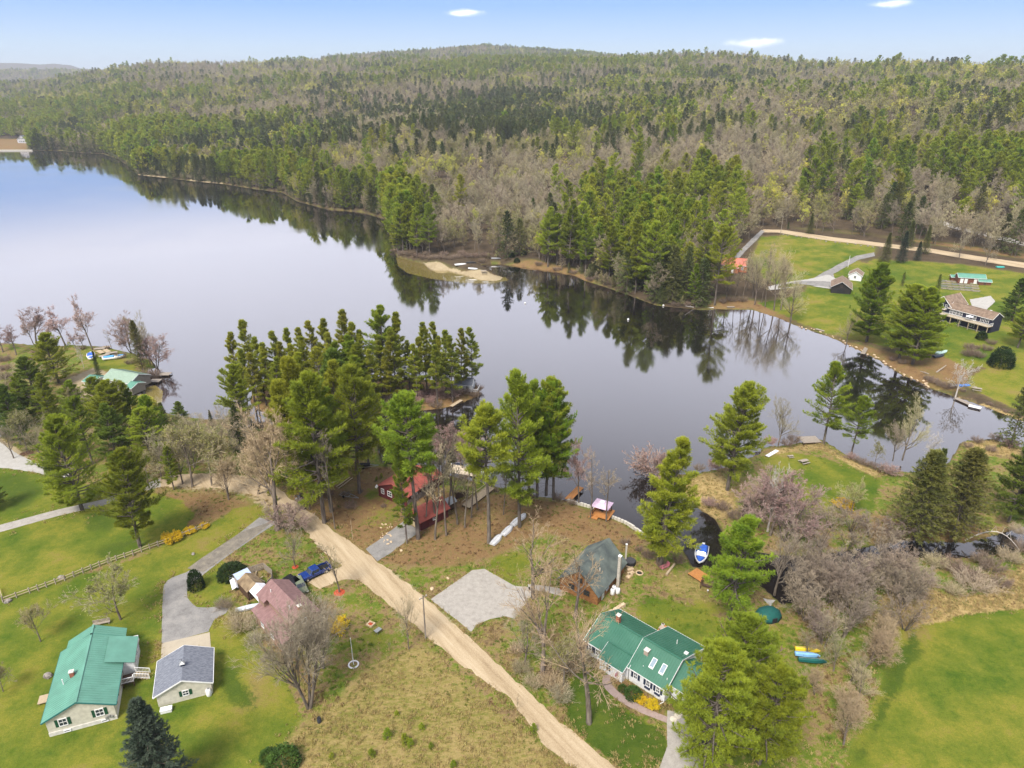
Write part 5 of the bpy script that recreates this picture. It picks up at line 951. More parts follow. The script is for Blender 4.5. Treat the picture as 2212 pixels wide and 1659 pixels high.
a, b = GZ('r1', 1500, 870, 1.5), GZ('r1', 1930, 540, 1.5); t = empty('boardwalk', ((a.x + b.x) / 2, (a.y + b.y) / 2, 1), math.atan2(b.y - a.y, b.x - a.x), 'long tan boardwalk leading from the grey shed to the lake', 'boardwalk'); L = (b - a).length; d = MB(); n = int(L / .22); [d.box(-L / 2 + (i + .5) * L / n, 0, .4, L / n - .03, 2.0, .06) for i in range(n)]; d.build('planks', DECKT, t); d = MB(); d.bar((-L / 2, -.9, .3), (L / 2, -.9, .3), .12, .2); d.bar((-L / 2, .9, .3), (L / 2, .9, .3), .12, .2); [d.box(-L / 2 + i * L / 5, s * .9, -1.3, .14, .14, 1.7) for i in range(6) for s in (-1, 1)]; d.build('frame', DKWOOD, t); rail(t, [(-L / 2, 1.0, .46), (L / 2, 1.0, .46)], .8, DECKT, bal=1.2)
t = empty('timber_fence', (*G('r1', 1440, 730)[:2], 1), .6, 'dark timber fence beside the boardwalk', 'fence'); MB().box(0, 0, .2, 3.2, .08, 1.5).build('board_panel', DKWOOD, t); [MB().box(x, 0, 0, .14, .14, 1.9).build('post', DKWOOD, t) for x in (-1.6, 0, 1.6)]
g = GZ('r1', 1480, 300, 1.6); h = empty('boat_shelter', (g.x, g.y, .2), math.radians(-18), 'boat shelter with a pale flat roof behind the red cottage', 'shelter'); MB().hexa([(-3.6, -1.6, 1.75), (3.2, -1.6, 1.75), (3.2, 1.4, 2.1), (-3.6, 1.4, 2.1)], [(-3.6, -1.6, 1.83), (3.2, -1.6, 1.83), (3.2, 1.4, 2.18), (-3.6, 1.4, 2.18)]).build('roof', plain('cream_roof', (.66, .56, .44), .8), h); [MB().box(x, y, -.8, .12, .12, 2.6).build('post', DKWOOD, h) for x in (-3.3, 2.9) for y in (-1.3, 1.1)]
t = motorboat('r1', 1480, 190, math.radians(-20), 'dark and white speedboat moored behind the boat shelter', plain('dark_blue_cover', (.03, .04, .08), .6), 6.0, 2.3, z=-.1); t2 = motorboat('r1', 1660, 250, math.radians(-35), 'white covered boat beside the pale boat shelter', WCLOTH, 5.5, 2.2, z=-.1, screen=False)
# -- cabin with the white metal roof
h = empty('white_roofed_cabin', (-54.0, 141.6, 1), math.radians(8), 'brown cabin with a bright white metal roof hidden by the tan oak', 'cabin'); gable(h, 0, 4.6, 2.0, -.2, 9.6, 2.6, 2.6, 5.2, plain('white_metal', (.80, .80, .86), .4), plain('brown_cabin', (.22, .12, .07), .8), .45, .4, ribs=.6); win(h, 2.3, -.2, 1.0, 0, -1); door(h, 4.6, 3, .1, 1, 0, m=DKWOOD); win(h, 4.6, 6, 1.1, 1, 0)
t = empty('green_wheeled_bin', (*G('i1', 380, 990)[:2], 1), .2, 'dark green covered trailer in front of the white roofed cabin', 'trailer'); MB().loft([[(a, b, z) for b, z in ((-.75, .4), (-.8, 1.3), (-.4, 1.7), (.4, 1.7), (.8, 1.3), (.75, .4))] for a in (-1.2, 1.2)]).build('cover', plain('green_cover', (.008, .075, .045), .6), t); [MB().cyl((x, s * .78, .3), (x, s * .92, .3), .3, .3, 12).build('wheel', DARK, t) for x in (0,) for s in (-1, 1)]
# -- the pink gazebo and docks
h = empty('gazebo', (16.85, 122.84, 1), math.radians(-28.4), 'gazebo with a pink canopy roof on a wooden deck at the water', 'gazebo'); MB().box(1.7, 1.7, .25, 4.2, 3.9, .14).build('deck_floor', DECKO, h); MB().box(.6, -.6, .1, 1.9, .9, .14).build('step', DECKO, h)
r = MB(); r.loft([[(-.3, -.1, 2.4), (3.5, -.1, 2.4), (3.5, 3.4, 2.4), (-.3, 3.4, 2.4)], [(1.2, 1.3, 3.05), (2.0, 1.3, 3.05), (2.0, 2.0, 3.05), (1.2, 2.0, 3.05)]]); ro = r.build('roof', PINKC, h); MB().loft([[(1.1, 1.2, 3.12), (2.1, 1.2, 3.12), (2.1, 2.1, 3.12), (1.1, 2.1, 3.12)], [(1.55, 1.6, 3.4), (1.65, 1.6, 3.4), (1.65, 1.7, 3.4), (1.55, 1.7, 3.4)]]).build('top_vent', WCLOTH, ro)
for x in (0, 3.2):
    for y in (.2, 3.1): MB().box(x, y, .39, .16, .16, 2.0).build('post', DKWOOD, h)
rail(h, [(0, .3, .39), (0, 3.1, .39), (3.2, 3.1, .39)], .8, DKWOOD, bal=.3)
p = local(16.85, 122.84, math.radians(-28.4), 1.6, 1.7); t = empty('patio_table', (p[0], p[1], 1.39), 0, 'dark round table under the pink gazebo canopy', 'table'); MB().cyl((0, 0, .68), (0, 0, .74), .6, .6, 14).build('tabletop', DARK, t); MB().cyl((0, 0, 0), (0, 0, .68), .06, .06).build('leg', DARK, t)
def dock(c, a, b, w, label, m, z=.35, name='dock', cat='dock'):
    A, B = GZ(c, *a, z), GZ(c, *b, z); t = empty(name, ((A.x + B.x) / 2, (A.y + B.y) / 2, 0), math.atan2(B.y - A.y, B.x - A.x), label, cat); L = (B - A).length; d = MB(); n = max(2, int(L / .3)); [d.box(-L / 2 + (i + .5) * L / n, 0, z, L / n - .04, w, .07) for i in range(n)]; d.build('planks', m, t)
    f = MB(); f.bar((-L / 2, -w / 2 + .1, z - .1), (L / 2, -w / 2 + .1, z - .1), .1, .16); f.bar((-L / 2, w / 2 - .1, z - .1), (L / 2, w / 2 - .1, z - .1), .1, .16); [f.box(x, s * (w / 2 - .1), -1.6, .12, .12, 1.5 + z) for x in (-L / 2 + .1, L / 2 - .1) for s in (-1, 1)]; f.build('frame', DKWOOD, t); return t
dock('d3', (730, 945), (810, 865), 1.6, 'orange wooden dock under the pines beside the gazebo', DECKO, .7); dock('e1', (985, 1145), (1020, 1085), 1.3, 'grey wooden dock sloping into the dark reflections on the far bank', DECKG, .7); dock('e1', (1612, 1442), (1720, 1490), 1.6, 'long grey dock under the white birch on the far bank', DECKG)
t = dock('e1', (1700, 1492), (1785, 1512), 1.8, 'white floating raft at the end of the long grey dock', TRIM, .4, 'raft', 'raft'); dock('e1', (668, 975), (730, 990), 1.6, 'white dock on the shore below the black barn', DECKG, .6); dock('g1', (1790, 790), (2010, 790), 2.4, 'grey swim raft farther from the shore of the left point', DECKG, .5, 'raft', 'raft'); dock('g1', (1590, 930), (1800, 930), 2.4, 'grey swim raft nearer the shore of the left point', DECKG, .5, 'raft', 'raft')
dock('d4', (172, 745), (232, 710), 1.0, 'white aluminium ladder dock beside the lone pine on the peninsula', TRIM, .9); dock('d4', (365, 650), (470, 645), 3.4, 'square grey deck at the tip of the peninsula', DECKG, 1.25, 'shore_deck', 'deck'); dock('e3', (2025, 860), (2070, 862), 1.6, 'white rowboat shaped float moored below the orange roof', TRIM, .4, 'float', 'float'); dock('e3', (2150, 858), (2195, 858), 1.6, 'small grey dock beside the white float', DECKG, .6)
dock('d2', (1535, 745), (1600, 705), 1.1, 'narrow plank footbridge from the mainland to the island', DECKT, 1.0, 'footbridge', 'bridge'); dock('h1', (80, 740), (330, 900), 2.6, 'wooden deck beside the blue covered motorboat', DECKO, 1.3, 'shore_deck', 'deck')
# seawall along the gazebo lot
pts = [G0(x, y, .9) for x, y in [(1226, 1079), (1275, 1092), (1320, 1113), (1355, 1127), (1396, 1156)]]; t = empty('stone_seawall', (0, 0, 0), 0, 'low pale stone seawall along the gazebo lot', 'wall'); s = MB()
for a, b in zip(pts, pts[1:]):
    n = int(np.linalg.norm(b - a) / .7)
    for i in range(n): p = a + (b - a) * (i + .5) / n; s.box(p[0], p[1], -.5, .66, .4, 1.45 + _rr.uniform(-.1, .1), math.atan2(b[1] - a[1], b[0] - a[0]))
s.build('stones', plain('pale_seawall', (.55, .52, .46), .9), t)
# -- cabin on the left point
P4 = lambda x, y, z: GZ('d1', x, y, z)
h = empty('green_roofed_cabin', (-121.5, 190.5, 1), math.radians(-22), 'grey cabin with a pale green metal roof on the left point', 'cabin'); gx(h, -1.2, 9.5, 0, 7.2, 3.4, 2.6, 2.6, 4.2, plain('pale_green_metal', (.30, .40, .32), .5), plain('grey_cabin_siding', (.26, .23, .20), .8)); gx(h, 9.8, 12.2, -1.8, 2.8, .5, 2.2, 2.2, 3.0, TEAL, plain('grey_cabin_siding', (.26, .23, .20), .8), nm='annex_'); gx(h, -5.5, -1.5, -3.4, 1.8, -.8, 2.3, 2.3, 3.2, TEAL, BEIGE, nm='porch_')
for x in (1.5, 4.5, 7.5): win(h, x, 0, 1.1, 0, -1)
d = MB(); d.box(8.2, -3.6, 1.0, 6.5, 3.2, .12); d.build('deck_floor', DECKG, h); rail(h, [(5.0, -5.2, 1.1), (11.4, -5.2, 1.1), (11.4, -2.0, 1.1)], .9, TRIM); [MB().box(x, -5.1, 0, .12, .12, 1.0).build('post', DECKG, h) for x in (5.1, 8.2, 11.3)]
for i, (x, y, w, r_) in enumerate([(545, 280, 3.4, .2), (560, 360, 3.8, -.7), (640, 440, 3.2, .9), (690, 330, 3.8, -.7), (790, 380, 3.6, .5), (690, 260, 2.6, .1)]):
    g = G('g1', x, y); t = empty('dock_section', (g[0], g[1], g[2]), r_, 'pale dock section stacked for winter on the left point beside the boats', 'dock section', 'dock sections on the left point'); MB().box(0, 0, .3 + .1 * (i % 3), w, 1.5, .14).build('planks', DECKT if i % 2 else DECKG, t); MB().box(0, 0, 0, w * .8, .1, .3 + .1 * (i % 3)).build('frame', DKWOOD, t)
g = G('d1', -40, 1160); h = empty('grey_garage', (g[0], g[1], g[2]), math.radians(15), 'grey garage with white trim cut by the left picture edge', 'garage'); gable(h, -6, 1.6, -2.2, 0, 8, 2.7, 2.7, 4.6, SHING, plain('blue_grey_siding', (.28, .31, .36), .8), .4, .4, trim=TRIM); win(h, -2, 0, 1.1, 0, -1)
# ================================================================ FAR BANK BUILDINGS
def at3(c, x, y): return Vector(G(c, x, y))
def onto(c, x, y, h_, base):
    """point at height h_ over the ground level of base"""
    return GZ(c, x, y, base.z + h_)
# navy house
b0 = at3('f1', 1430, 700); A = GZ('f1', 1405, 490, b0.z + 5.2); B = GZ('f1', 1875, 615, b0.z + 5.2); rzn = math.atan2(B.y - A.y, B.x - A.x); Ln = math.hypot(B.x - A.x, B.y - A.y)
h = empty('navy_house', (A.x, A.y, b0.z), rzn, 'navy blue lake house with a brown roof and long white railed balcony', 'house'); gx(h, 0, Ln, 0, 6.2, 2.8, 5.1, 5.1, 6.9, BROWNR, NAVY, nm='long_')
h.children[0]
gy = gable(h, -6.2, .4, -2.9, .6, 9.5, 5.6, 5.6, 8.6, BROWNR, NAVY, .5, .6, trim=TRIM)
for x in (1.0, 2.2, 3.4, 4.6): win(h, x, 0, 3.2, 0, -1, .9, 1.5, name='tall_window')
for x in (7.0, 8.2, 9.4): win(h, x, 0, 3.0, 0, -1, .9, 1.8, name='tall_window')
for x in (Ln - 3.2, Ln - 1.6): win(h, x, 0, 3.1, 0, -1, 1.1, 1.6, name='tall_window')
win(h, Ln * .6, 0, .6, 0, -1, 1.6, 1.2); win(h, Ln * .3, 0, .5, 0, -1, 1.2, 1.2)
for x in (-4.4, -2.9, -1.4): win(h, x, .6, 4.3, 0, -1, .8, 1.5)
for x in (-4.8, -1.6): win(h, x, .6, 1.8, 0, -1, .7, .8)
d = MB(); d.box(Ln / 2 - 1.6, -1.4, 2.7, Ln + 4.6, 2.7, .22); d.build('balcony_deck', DECKT, h); rail(h, [(-3.8, -2.7, 2.92), (Ln + .6, -2.7, 2.92), (Ln + .6, -.1, 2.92)], 1.0, TRIM, bal=.3); [MB().box(-3.6 + i * (Ln + 4) / 6, -2.5, -.3, .2, .2, 3.0).build('post', DECKT, h) for i in range(7)]
d = MB(); d.box(-3.0, -.1, 4.0, 4.0, 1.3, .15); d.build('upper_balcony', DECKT, h); rail(h, [(-5.0, -.7, 4.15), (-1.0, -.7, 4.15)], .9, TRIM, bal=.3); MB().box(Ln * .4, 2.6, -.4, 16, 7, .42).build('patio', CONC, h)
MB().box(Ln - 3, 3.5, 6.5, .7, .5, .5).build('roof_vent', TRIM, h)
p = local(A.x, A.y, rzn, Ln * .55, -1.4); t = empty('patio_umbrella', (p[0], p[1], b0.z + 2.92), 0, 'closed pale umbrella lying over the balcony table of the navy house', 'umbrella'); MB().cyl((0, 0, 0), (0, 0, 1.6), .04).build('pole', TRIM, t); MB().cyl((0, 0, 1.5), (0, 0, 1.9), 1.2, .05, 8).build('canopy', WCLOTH, t)
# black barn and the white trimmed shed behind it
b0 = at3('f1', 130, 400); A = GZ('f1', 250, 215, b0.z + 5.6); h = empty('black_barn', (A.x, A.y, b0.z), math.radians(-24), 'weathered black barn with an open gable facing the lake', 'barn'); gable(h, -3.6, 3.8, 0, 0, 10, 3.4, 3.2, 5.7, BROWNR, BLACKW, .5, .6, trim=plain('grey_trim', (.45, .45, .47), .7)); MB().box(0, -.06, .1, 3.0, .08, 2.4).build('door', DARK, h); win(h, 0, 0, 3.4, 0, -1, .8, .8, fm=DKWOOD)
b0 = at3('f1', 330, 200); h = empty('small_grey_shed', (b0.x + 2, b0.y, b0.z), math.radians(-30), 'small shed with a tan roof and white trim behind the black barn', 'shed'); gable(h, -2.6, 2.6, 0, 0, 7, 2.4, 2.4, 4.0, BROWNR, WHITE, .3, .3, trim=TRIM); win(h, 0, 0, 1, 0, -1)
# garden sheds with teal roofs
b0 = at3('f1', 1640, 235); h = empty('garden_shed', (b0.x, b0.y, b0.z), math.radians(-14), 'brown garden shed with a teal roof behind the vegetable beds', 'shed'); gx(h, -5.2, 5.0, 0, 4.2, 2.0, 2.6, 2.6, 3.8, TEAL, plain('red_brown_boards', (.17, .065, .04), .8))
for x in (-3.8, -2.2, 1.4, 3.0): door(h, x, 0, .1, 0, -1, 1.2, 2.0)
for (x, y, w, lb) in [(1480, 200, 4.2, 'small teal roofed shed left of the garden shed'), (1785, 250, 4.6, 'low teal roofed coop right of the garden shed')]:
    b1 = at3('f1', x, y); t = empty('small_coop', (b1.x, b1.y, b1.z), math.radians(-14), lb, 'shed'); gx(t, -w / 2, w / 2, 0, 2.4, 1.2, 1.5, 1.5, 2.1, TEAL, plain('red_brown_boards', (.17, .065, .04), .8)); door(t, 0, 0, 0, 0, -1, .9, 1.3, DKWOOD)
for i in range(24):
    x, y = 1335 + (i % 6) * 66 + (i // 6) * 8, 208 + (i // 6) * 27 + (i % 6) * 5; g = at3('f1', x, y); t = empty('garden_bed', (g.x, g.y, g.z), math.radians(-14), 'raised grey timber garden bed in front of the garden shed', 'garden bed', 'raised beds by the garden shed'); fr = MB(); [fr.box(sx, sy, 0, w_, d_, .45) for sx, sy, w_, d_ in ((0, -.55, 2.8, .12), (0, .55, 2.8, .12), (-1.4, 0, .12, 1.22), (1.4, 0, .12, 1.22))]; fr.build('frame', GREYM if i % 4 == 0 else DECKG, t); MB().box(0, 0, 0, 2.66, .96, .36).build('soil', mat('bed_soil', (.08, .06, .03), (.10, .13, .03), scale=2), t)
# orange roofed house behind the pines
b0 = at3('e1', 100, 590); h = empty('orange_roofed_house', (b0.x, b0.y, b0.z), math.radians(-12), 'house with a faded orange red metal roof behind bare trees', 'house'); OR = plain('faded_orange_roof', (.56, .17, .11), .6, c2=(.45, .15, .12)); gx(h, -6.5, 6.5, 0, 8, 4, 3, 3, 5.4, OR, plain('orange_siding', (.40, .13, .06), .8)); gx(h, -2.5, 2.5, -2.6, 1.5, -.6, 2.6, 3.0, 3.7, OR, plain('orange_siding', (.40, .13, .06), .8), nm='porch_'); win(h, -4.5, 0, 1.1, 0, -1); win(h, 4.5, 0, 1.1, 0, -1); door(h, 0, -2.6, .1, 0, -1)
b0 = at3('e2', 150, 690); h = empty('lake_cottage', (b0.x, b0.y, b0.z), math.radians(-10), 'distant white fronted cottage on the far left lake shore', 'cottage'); gable(h, -7, 7, 0, 0, 12, 5, 5, 10, SHING, plain('grey_white_siding', (.5, .5, .52), .8), .6, .6, trim=TRIM); [win(h, x, 0, z, 0, -1, 2.0, 2.0) for x in (-3, 0, 3) for z in (1.2, 5.2)]
b0 = at3('e2', 70, 742); t = empty('beach_wall', (b0.x, b0.y, 0), 0, 'pale stone beach wall below the distant cottage', 'wall'); MB().box(0, 0, -.5, 60, 1.2, 2.0).build('stones', plain('pale_seawall', (.55, .52, .46), .9), t)
b0 = at3('d2', 1620, 640); h = empty('boathouse', (b0.x, b0.y, b0.z), math.radians(-12), 'white boathouse with a grey roof at the right tip of the island', 'boathouse'); gx(h, -2.6, 2.6, -1.5, 2.2, .4, 2.2, 2.2, 3.6, SHING, WHITE); win(h, 1.2, -1.5, .9, 0, -1); rail(h, [(2.9, -1.5, .1), (4.2, -1.5, .1), (4.2, 2, .1)])
# ================================================================ VEHICLES
PAINTB = plain('blue_paint', (.012, .04, .20), .25, .6); BLK = plain('black_rubber', (.015, .015, .015), .8); CHR = plain('chrome', (.6, .6, .62), .2, metal=.7)
def wheels(t, L, W, r=.4, xs=(.31, -.31)):
    for fx in xs:
        for s in (-1, 1):
            w = MB().cyl((L * fx, s * (W / 2 - .24), r), (L * fx, s * (W / 2 + .02), r), r, r, 16).build('wheel', BLK, t, bevel=.03); MB().cyl((L * fx, s * (W / 2 + .021), r), (L * fx, s * (W / 2 + .04), r), r * .55, r * .5, 10).build('rim', CHR, w)
def cab(t, x0, x1, z0, z1, W, rake=(.5, .35), m=None, nm='cab'):
    w0, w1 = W / 2 - .06, W / 2 - .2; k = MB(); k.loft([[(x0, -w0, z0), (x1, -w0, z0), (x1, w0, z0), (x0, w0, z0)], [(x0 + rake[1], -w1, z1), (x1 - rake[0], -w1, z1), (x1 - rake[0], w1, z1), (x0 + rake[1], w1, z1)]]); o = k.build(nm, m, t, bevel=.06)
    def lerp(a, b, u): return a + (b - a) * u
    za, zb = lerp(z0, z1, .12), lerp(z0, z1, .85); ra, rb = .12, .85
    def X(side, u): return lerp(x1, x1 - rake[0], u) if side else lerp(x0, x0 + rake[1], u)
    def Wd(u): return lerp(w0, w1, u)
    e = .03
    MB().hexa([(X(1, ra) - .02, -Wd(ra) + .12, za), (X(1, ra) - .02, Wd(ra) - .12, za), (X(1, rb) - .02, Wd(rb) - .1, zb), (X(1, rb) - .02, -Wd(rb) + .1, zb)], [(X(1, ra) + e, -Wd(ra) + .12, za), (X(1, ra) + e, Wd(ra) - .12, za), (X(1, rb) + e, Wd(rb) - .1, zb), (X(1, rb) + e, -Wd(rb) + .1, zb)]).build('windscreen', GLASS, t)
    MB().hexa([(X(0, ra) + .02, -Wd(ra) + .12, za), (X(0, ra) + .02, Wd(ra) - .12, za), (X(0, rb) + .02, Wd(rb) - .1, zb), (X(0, rb) + .02, -Wd(rb) + .1, zb)], [(X(0, ra) - e, -Wd(ra) + .12, za), (X(0, ra) - e, Wd(ra) - .12, za), (X(0, rb) - e, Wd(rb) - .1, zb), (X(0, rb) - e, -Wd(rb) + .1, zb)]).build('rear_window', GLASS, t)
    for s in (-1, 1):
        xm = (x0 + x1) / 2
        for a, b in ((x0 + .35, xm - .04), (xm + .04, x1 - .45)):
            MB().hexa([(a, s * (Wd(ra) - .02), za), (b + .1, s * (Wd(ra) - .02), za), (b - .1, s * (Wd(rb) - .02), zb), (a, s * (Wd(rb) - .02), zb)], [(a, s * (Wd(ra) + .02), za), (b + .1, s * (Wd(ra) + .02), za), (b - .1, s * (Wd(rb) + .02), zb), (a, s * (Wd(rb) + .02), zb)]).build('side_window', GLASS, t)
def pickup(loc, rz, label, m):
    t = empty('pickup_truck', loc, rz, label, 'pickup'); W = 2.0
    b = MB(); b.box(1.75, 0, .5, 2.1, W, .72); b.box(-.1, 0, .5, 1.61, W, .68); b.build('body', m, t, bevel=.08); k = MB(); k.box(-1.95, 0, .5, 2.1, W, .12); k.box(-1.95, W / 2 - .05, .62, 2.1, .1, .55); k.box(-1.95, -W / 2 + .05, .62, 2.1, .1, .55); k.box(-2.96, 0, .62, .09, W, .55); k.build('bed', m, t)
    MB().box(-1.95, 0, .621, 1.9, W - .24, .1).build('bed_liner', BLK, t); cab(t, -.9, 1.35, 1.15, 1.85, W, (.65, .25), m); wheels(t, 6, W, .42, (.315, -.32))
    MB().box(2.88, 0, .45, .2, W + .02, .28).build('front_bumper', CHR, t); MB().box(-3.05, 0, .45, .16, W, .2).build('rear_bumper', CHR, t); MB().box(2.82, 0, .78, .06, 1.0, .3).build('grille', CHR, t)
    for s in (-1, 1): MB().box(2.8, s * .75, .8, .08, .36, .26).build('headlight', TRIM, t); MB().box(-2.99, s * .9, .7, .05, .14, .34).build('tail_light', plain('red_lens', (.4, .02, .02), .4), t); MB().box(.75, s * 1.1, 1.2, .14, .22, .2).build('wing_mirror', BLK, t)
def wagon(loc, rz, label, m, L=4.7, cat='car', W=1.85, hood=1.2):
    t = empty('parked_car', loc, rz, label, cat); MB().box(0, 0, .38, L, W, .6).build('body', m, t, bevel=.14); cab(t, -L / 2 + .15, L / 2 - hood, .96, 1.55, W, (.7, .35), m, 'cabin'); wheels(t, L, W, .35)
    for s in (-1, 1): MB().box(L / 2 - .03, s * .68, .62, .1, .34, .16).build('headlight', TRIM, t); MB().box(-L / 2 + .03, s * .74, .68, .1, .26, .2).build('tail_light', plain('red_lens', (.4, .02, .02), .4), t)
    MB().box(L / 2 - .02, 0, .45, .12, 1.1, .14).build('grille', BLK, t)
M1g = lambda x, y: GZ('m1', x, y, 1.8)
A, B = M1g(1385, 340), M1g(1760, 160); pickup(((A.x + B.x) / 2, (A.y + B.y) / 2, 1), math.atan2(A.y - B.y, A.x - B.x), 'dark blue pickup truck parked on the dirt drive', PAINTB)
g = M1g(1330, 470); wagon((g.x, g.y, 1), math.radians(-58), 'olive green van parked behind the maroon roofed house', plain('olive_paint', (.16, .19, .13), .35), 4.6); g = M1g(1210, 405); wagon((g.x, g.y, 1), math.radians(140), 'black car mostly hidden between the maroon house and the blue pickup', plain('black_paint', (.015, .015, .02), .3), 4.2)
g = GZ('c3', 1290, 1490, 1.9); wagon((g.x, g.y, 1), math.radians(20), 'dark grey car under the massive pine on the driveway', plain('graphite_paint', (.04, .045, .055), .3, .6), 4.6)
# ================================================================ POLES, FENCES, YARD THINGS
WOODP = mat('pole_wood', (.30, .26, .22), (.18, .155, .13), scale=3, stretch=(1, 1, .2))
def pole(c, bx, by, ty, label, r=.14, arm=True, m=None, h=None, box=False):
    g = G(c, bx, by); X, Y = q(c, bx, ty); d = ray(X, Y); hh = h or H + d[2] * (g[1] / d[1]) - g[2]; t = empty('utility_pole', (g[0], g[1], g[2] - .1), .7, label, 'utility pole'); MB().cyl((0, 0, 0), (0, 0, hh), r, r * .7, 10).build('pole', m or WOODP, t)
    if arm: MB().box(0, 0, hh - .5, 1.5, .1, .12).build('crossarm', WOODP, t); [MB().cyl((x, 0, hh - .38), (x, 0, hh - .2), .05).build('insulator', TRIM, t) for x in (-.6, 0, .6)]
    if box: MB().cyl((.35, 0, hh - 1.6), (.35, 0, hh - .7), .25, .25, 12).build('transformer', GREYM, t); MB().box(-.3, 0, hh - 1.2, .4, .2, .3).build('junction_box', TRIM, t)
    return t
pole('c2', 1203, 885, 620, 'wooden utility pole at the roadside left of the gravel parking area'); pole('i1', 685, 1560, 1240, 'utility pole with white boxes at the roadside in front of the pines', box=True); pole('e1', 430, 335, 210, 'tall grey utility pole at the bend of the far lane', m=DECKG); pole('e1', 1315, 420, 295, 'tilted utility pole above the far road bend', m=DECKG, arm=False); pole('e1', 885, 560, 480, 'thin pole beside the far curved drive', .09, arm=False, m=TRIM); pole('d2', 510, 1225, 960, 'slim leaning pole in front of the white roofed cabin', .1, arm=False, m=WOODP)
pole('d2', 922, 1575, 1455, 'thin short white pole on the lawn by the red cottage drive', .06, arm=False, m=DECKT)
g = G('c2', 770, 1040); t = empty('flagpole', (g[0], g[1], 1), 0, 'white flagpole standing in a white stone ring', 'flagpole'); MB().cyl((0, 0, 0), (0, 0, 5.3), .07, .04).build('pole', TRIM, t); MB().cyl((0, 0, 5.3), (0, 0, 5.45), .08).build('finial', TRIM, t)
MB().loft([[((.75 + .13 * math.cos(b)) * math.cos(a), (.75 + .13 * math.cos(b)) * math.sin(a), .1 + .12 * math.sin(b)) for b in [k * 1.257 for k in range(5)]] for a in [i * 2 * math.pi / 18 for i in range(19)]], caps=False).build('stone_ring', TRIM, t)
def ringbed(c, x, y, r, label, m):
    g = G(c, x, y); return tag(MB().cyl((0, 0, -.1), (0, 0, .1), r, r * .6, 14).build('mulch_bed', m, None, (g[0], g[1], g[2])), label, 'mulch bed')
RM = mat('red_mulch', (.50, .085, .03), (.28, .05, .025), scale=4, rough=1); ringbed('c2', 685, 605, 1.25, 'orange red mulch ring around the thin tree near the pickup', RM); ringbed('c2', 420, 452, .8, 'red mulch ring around the young tree beside the driveway', RM); ringbed('d1', 180, 1262, 1.9, 'brown mulch bed at the edge of the white gravel lot', mat('brown_mulch', (.16, .08, .045), (.09, .045, .03), scale=4))
g = G('c2', 873, 800); t = empty('fire_pit', (g[0], g[1], 1), -.5, 'square stone fire pit on the lawn of the maroon house', 'fire pit'); [MB().box(x, y, 0, w, d, .3).build('edge', TANST, t) for x, y, w, d in ((0, -.45, 1.2, .2), (0, .45, 1.2, .2), (-.5, 0, .2, .7), (.5, 0, .2, .7))]; MB().box(0, 0, 0, .8, .7, .1).build('ash', RM, t)
g = G('c2', 915, 850); t = empty('wheelbarrow', (g[0], g[1], 1), .9, 'grey wheelbarrow beside the square fire pit', 'wheelbarrow'); MB().loft([[(-.35, -.25, .35), (.4, -.25, .35), (.4, .25, .35), (-.35, .25, .35)], [(-.5, -.38, .7), (.65, -.38, .7), (.65, .38, .7), (-.5, .38, .7)]]).build('tray', GREYM, t); MB().cyl((.75, -.05, .2), (.75, .05, .2), .2, .2, 12).build('wheel', BLK, t); [MB().bar((.75, s * .12, .2), (-1.0, s * .32, .65), .05).build('handle', DKWOOD, t) for s in (-1, 1)]; [MB().bar((-.3, s * .28, 0), (-.2, s * .28, .4), .04).build('leg', GREYM, t) for s in (-1, 1)]
g = G('c2', 565, 1385); t = empty('plastic_barrel', (g[0], g[1], 1), 0, 'dark blue barrel standing at the foot of the huge bare tree', 'barrel'); MB().loft([[(r * math.cos(a), r * math.sin(a), z) for a in [k * .6283 for k in range(10)]] for z, r in ((0, .27), (.45, .32), (.9, .27))]).build('drum', plain('dark_plastic', (.04, .045, .06), .5), t); MB().cyl((0, 0, .902), (0, 0, .95), .24, .24, 10).build('lid', DARK, t)
# split rail fence along the left lawn
fp = [(20, 665), (180, 610), (280, 575), (390, 535), (500, 490), (600, 450), (700, 415), (800, 382), (900, 345), (1000, 312), (1100, 272), (1180, 240), (1252, 210)]
P = [Vector(G('c1', x, y)) for x, y in fp]; t = empty('split_rail_fence', (0, 0, 0), 0, 'long grey split rail fence crossing the left lawn', 'fence')
for a, b in zip(P, P[1:]):
    n = 2
    for i in range(n):
        u, v = a.lerp(b, i / n), a.lerp(b, (i + 1) / n); [MB().bar(u + Vector((0, 0, hh)), v + Vector((0, 0, hh + .03)), .11, .12).build('rail', DECKT, t) for hh in (.45, .95)]; MB().box(u.x, u.y, .9, .16, .16, 1.35).build('post', DECKG, t)
P = [Vector(G('c1', *p)) for p in ((20, 660), (0, 590))]; t = empty('split_rail_fence', (0, 0, 0), 0, 'short white fence corner at the left picture edge', 'fence'); MB().bar(P[0] + Vector((0, 0, .9)), P[1] + Vector((0, 0, .9)), .1).bar(P[0] + Vector((0, 0, .45)), P[1] + Vector((0, 0, .45)), .1).build('rail', DECKT, t); MB().box(P[0].x, P[0].y, .9, .18, .18, 1.4).build('post', DECKG, t)
def rock(c, x, y, s, label, m=STONE, grp=None):
    g = G(c, x, y); r = np.random.default_rng(int(x * 7 + y)); R = []
    for k, (z, w) in enumerate(((-.1, .9), (.25, 1.0), (.55, .75), (.7, .3))): R.append([(w * s * math.cos(a) * r.uniform(.8, 1.1), w * s * .8 * math.sin(a) * r.uniform(.8, 1.1), z * s) for a in [i * .785 for i in range(8)]])
    return tag(MB().loft(R).build('boulder', m, None, (g[0], g[1], g[2]), r.uniform(0, 3)), label, 'boulder', grp)
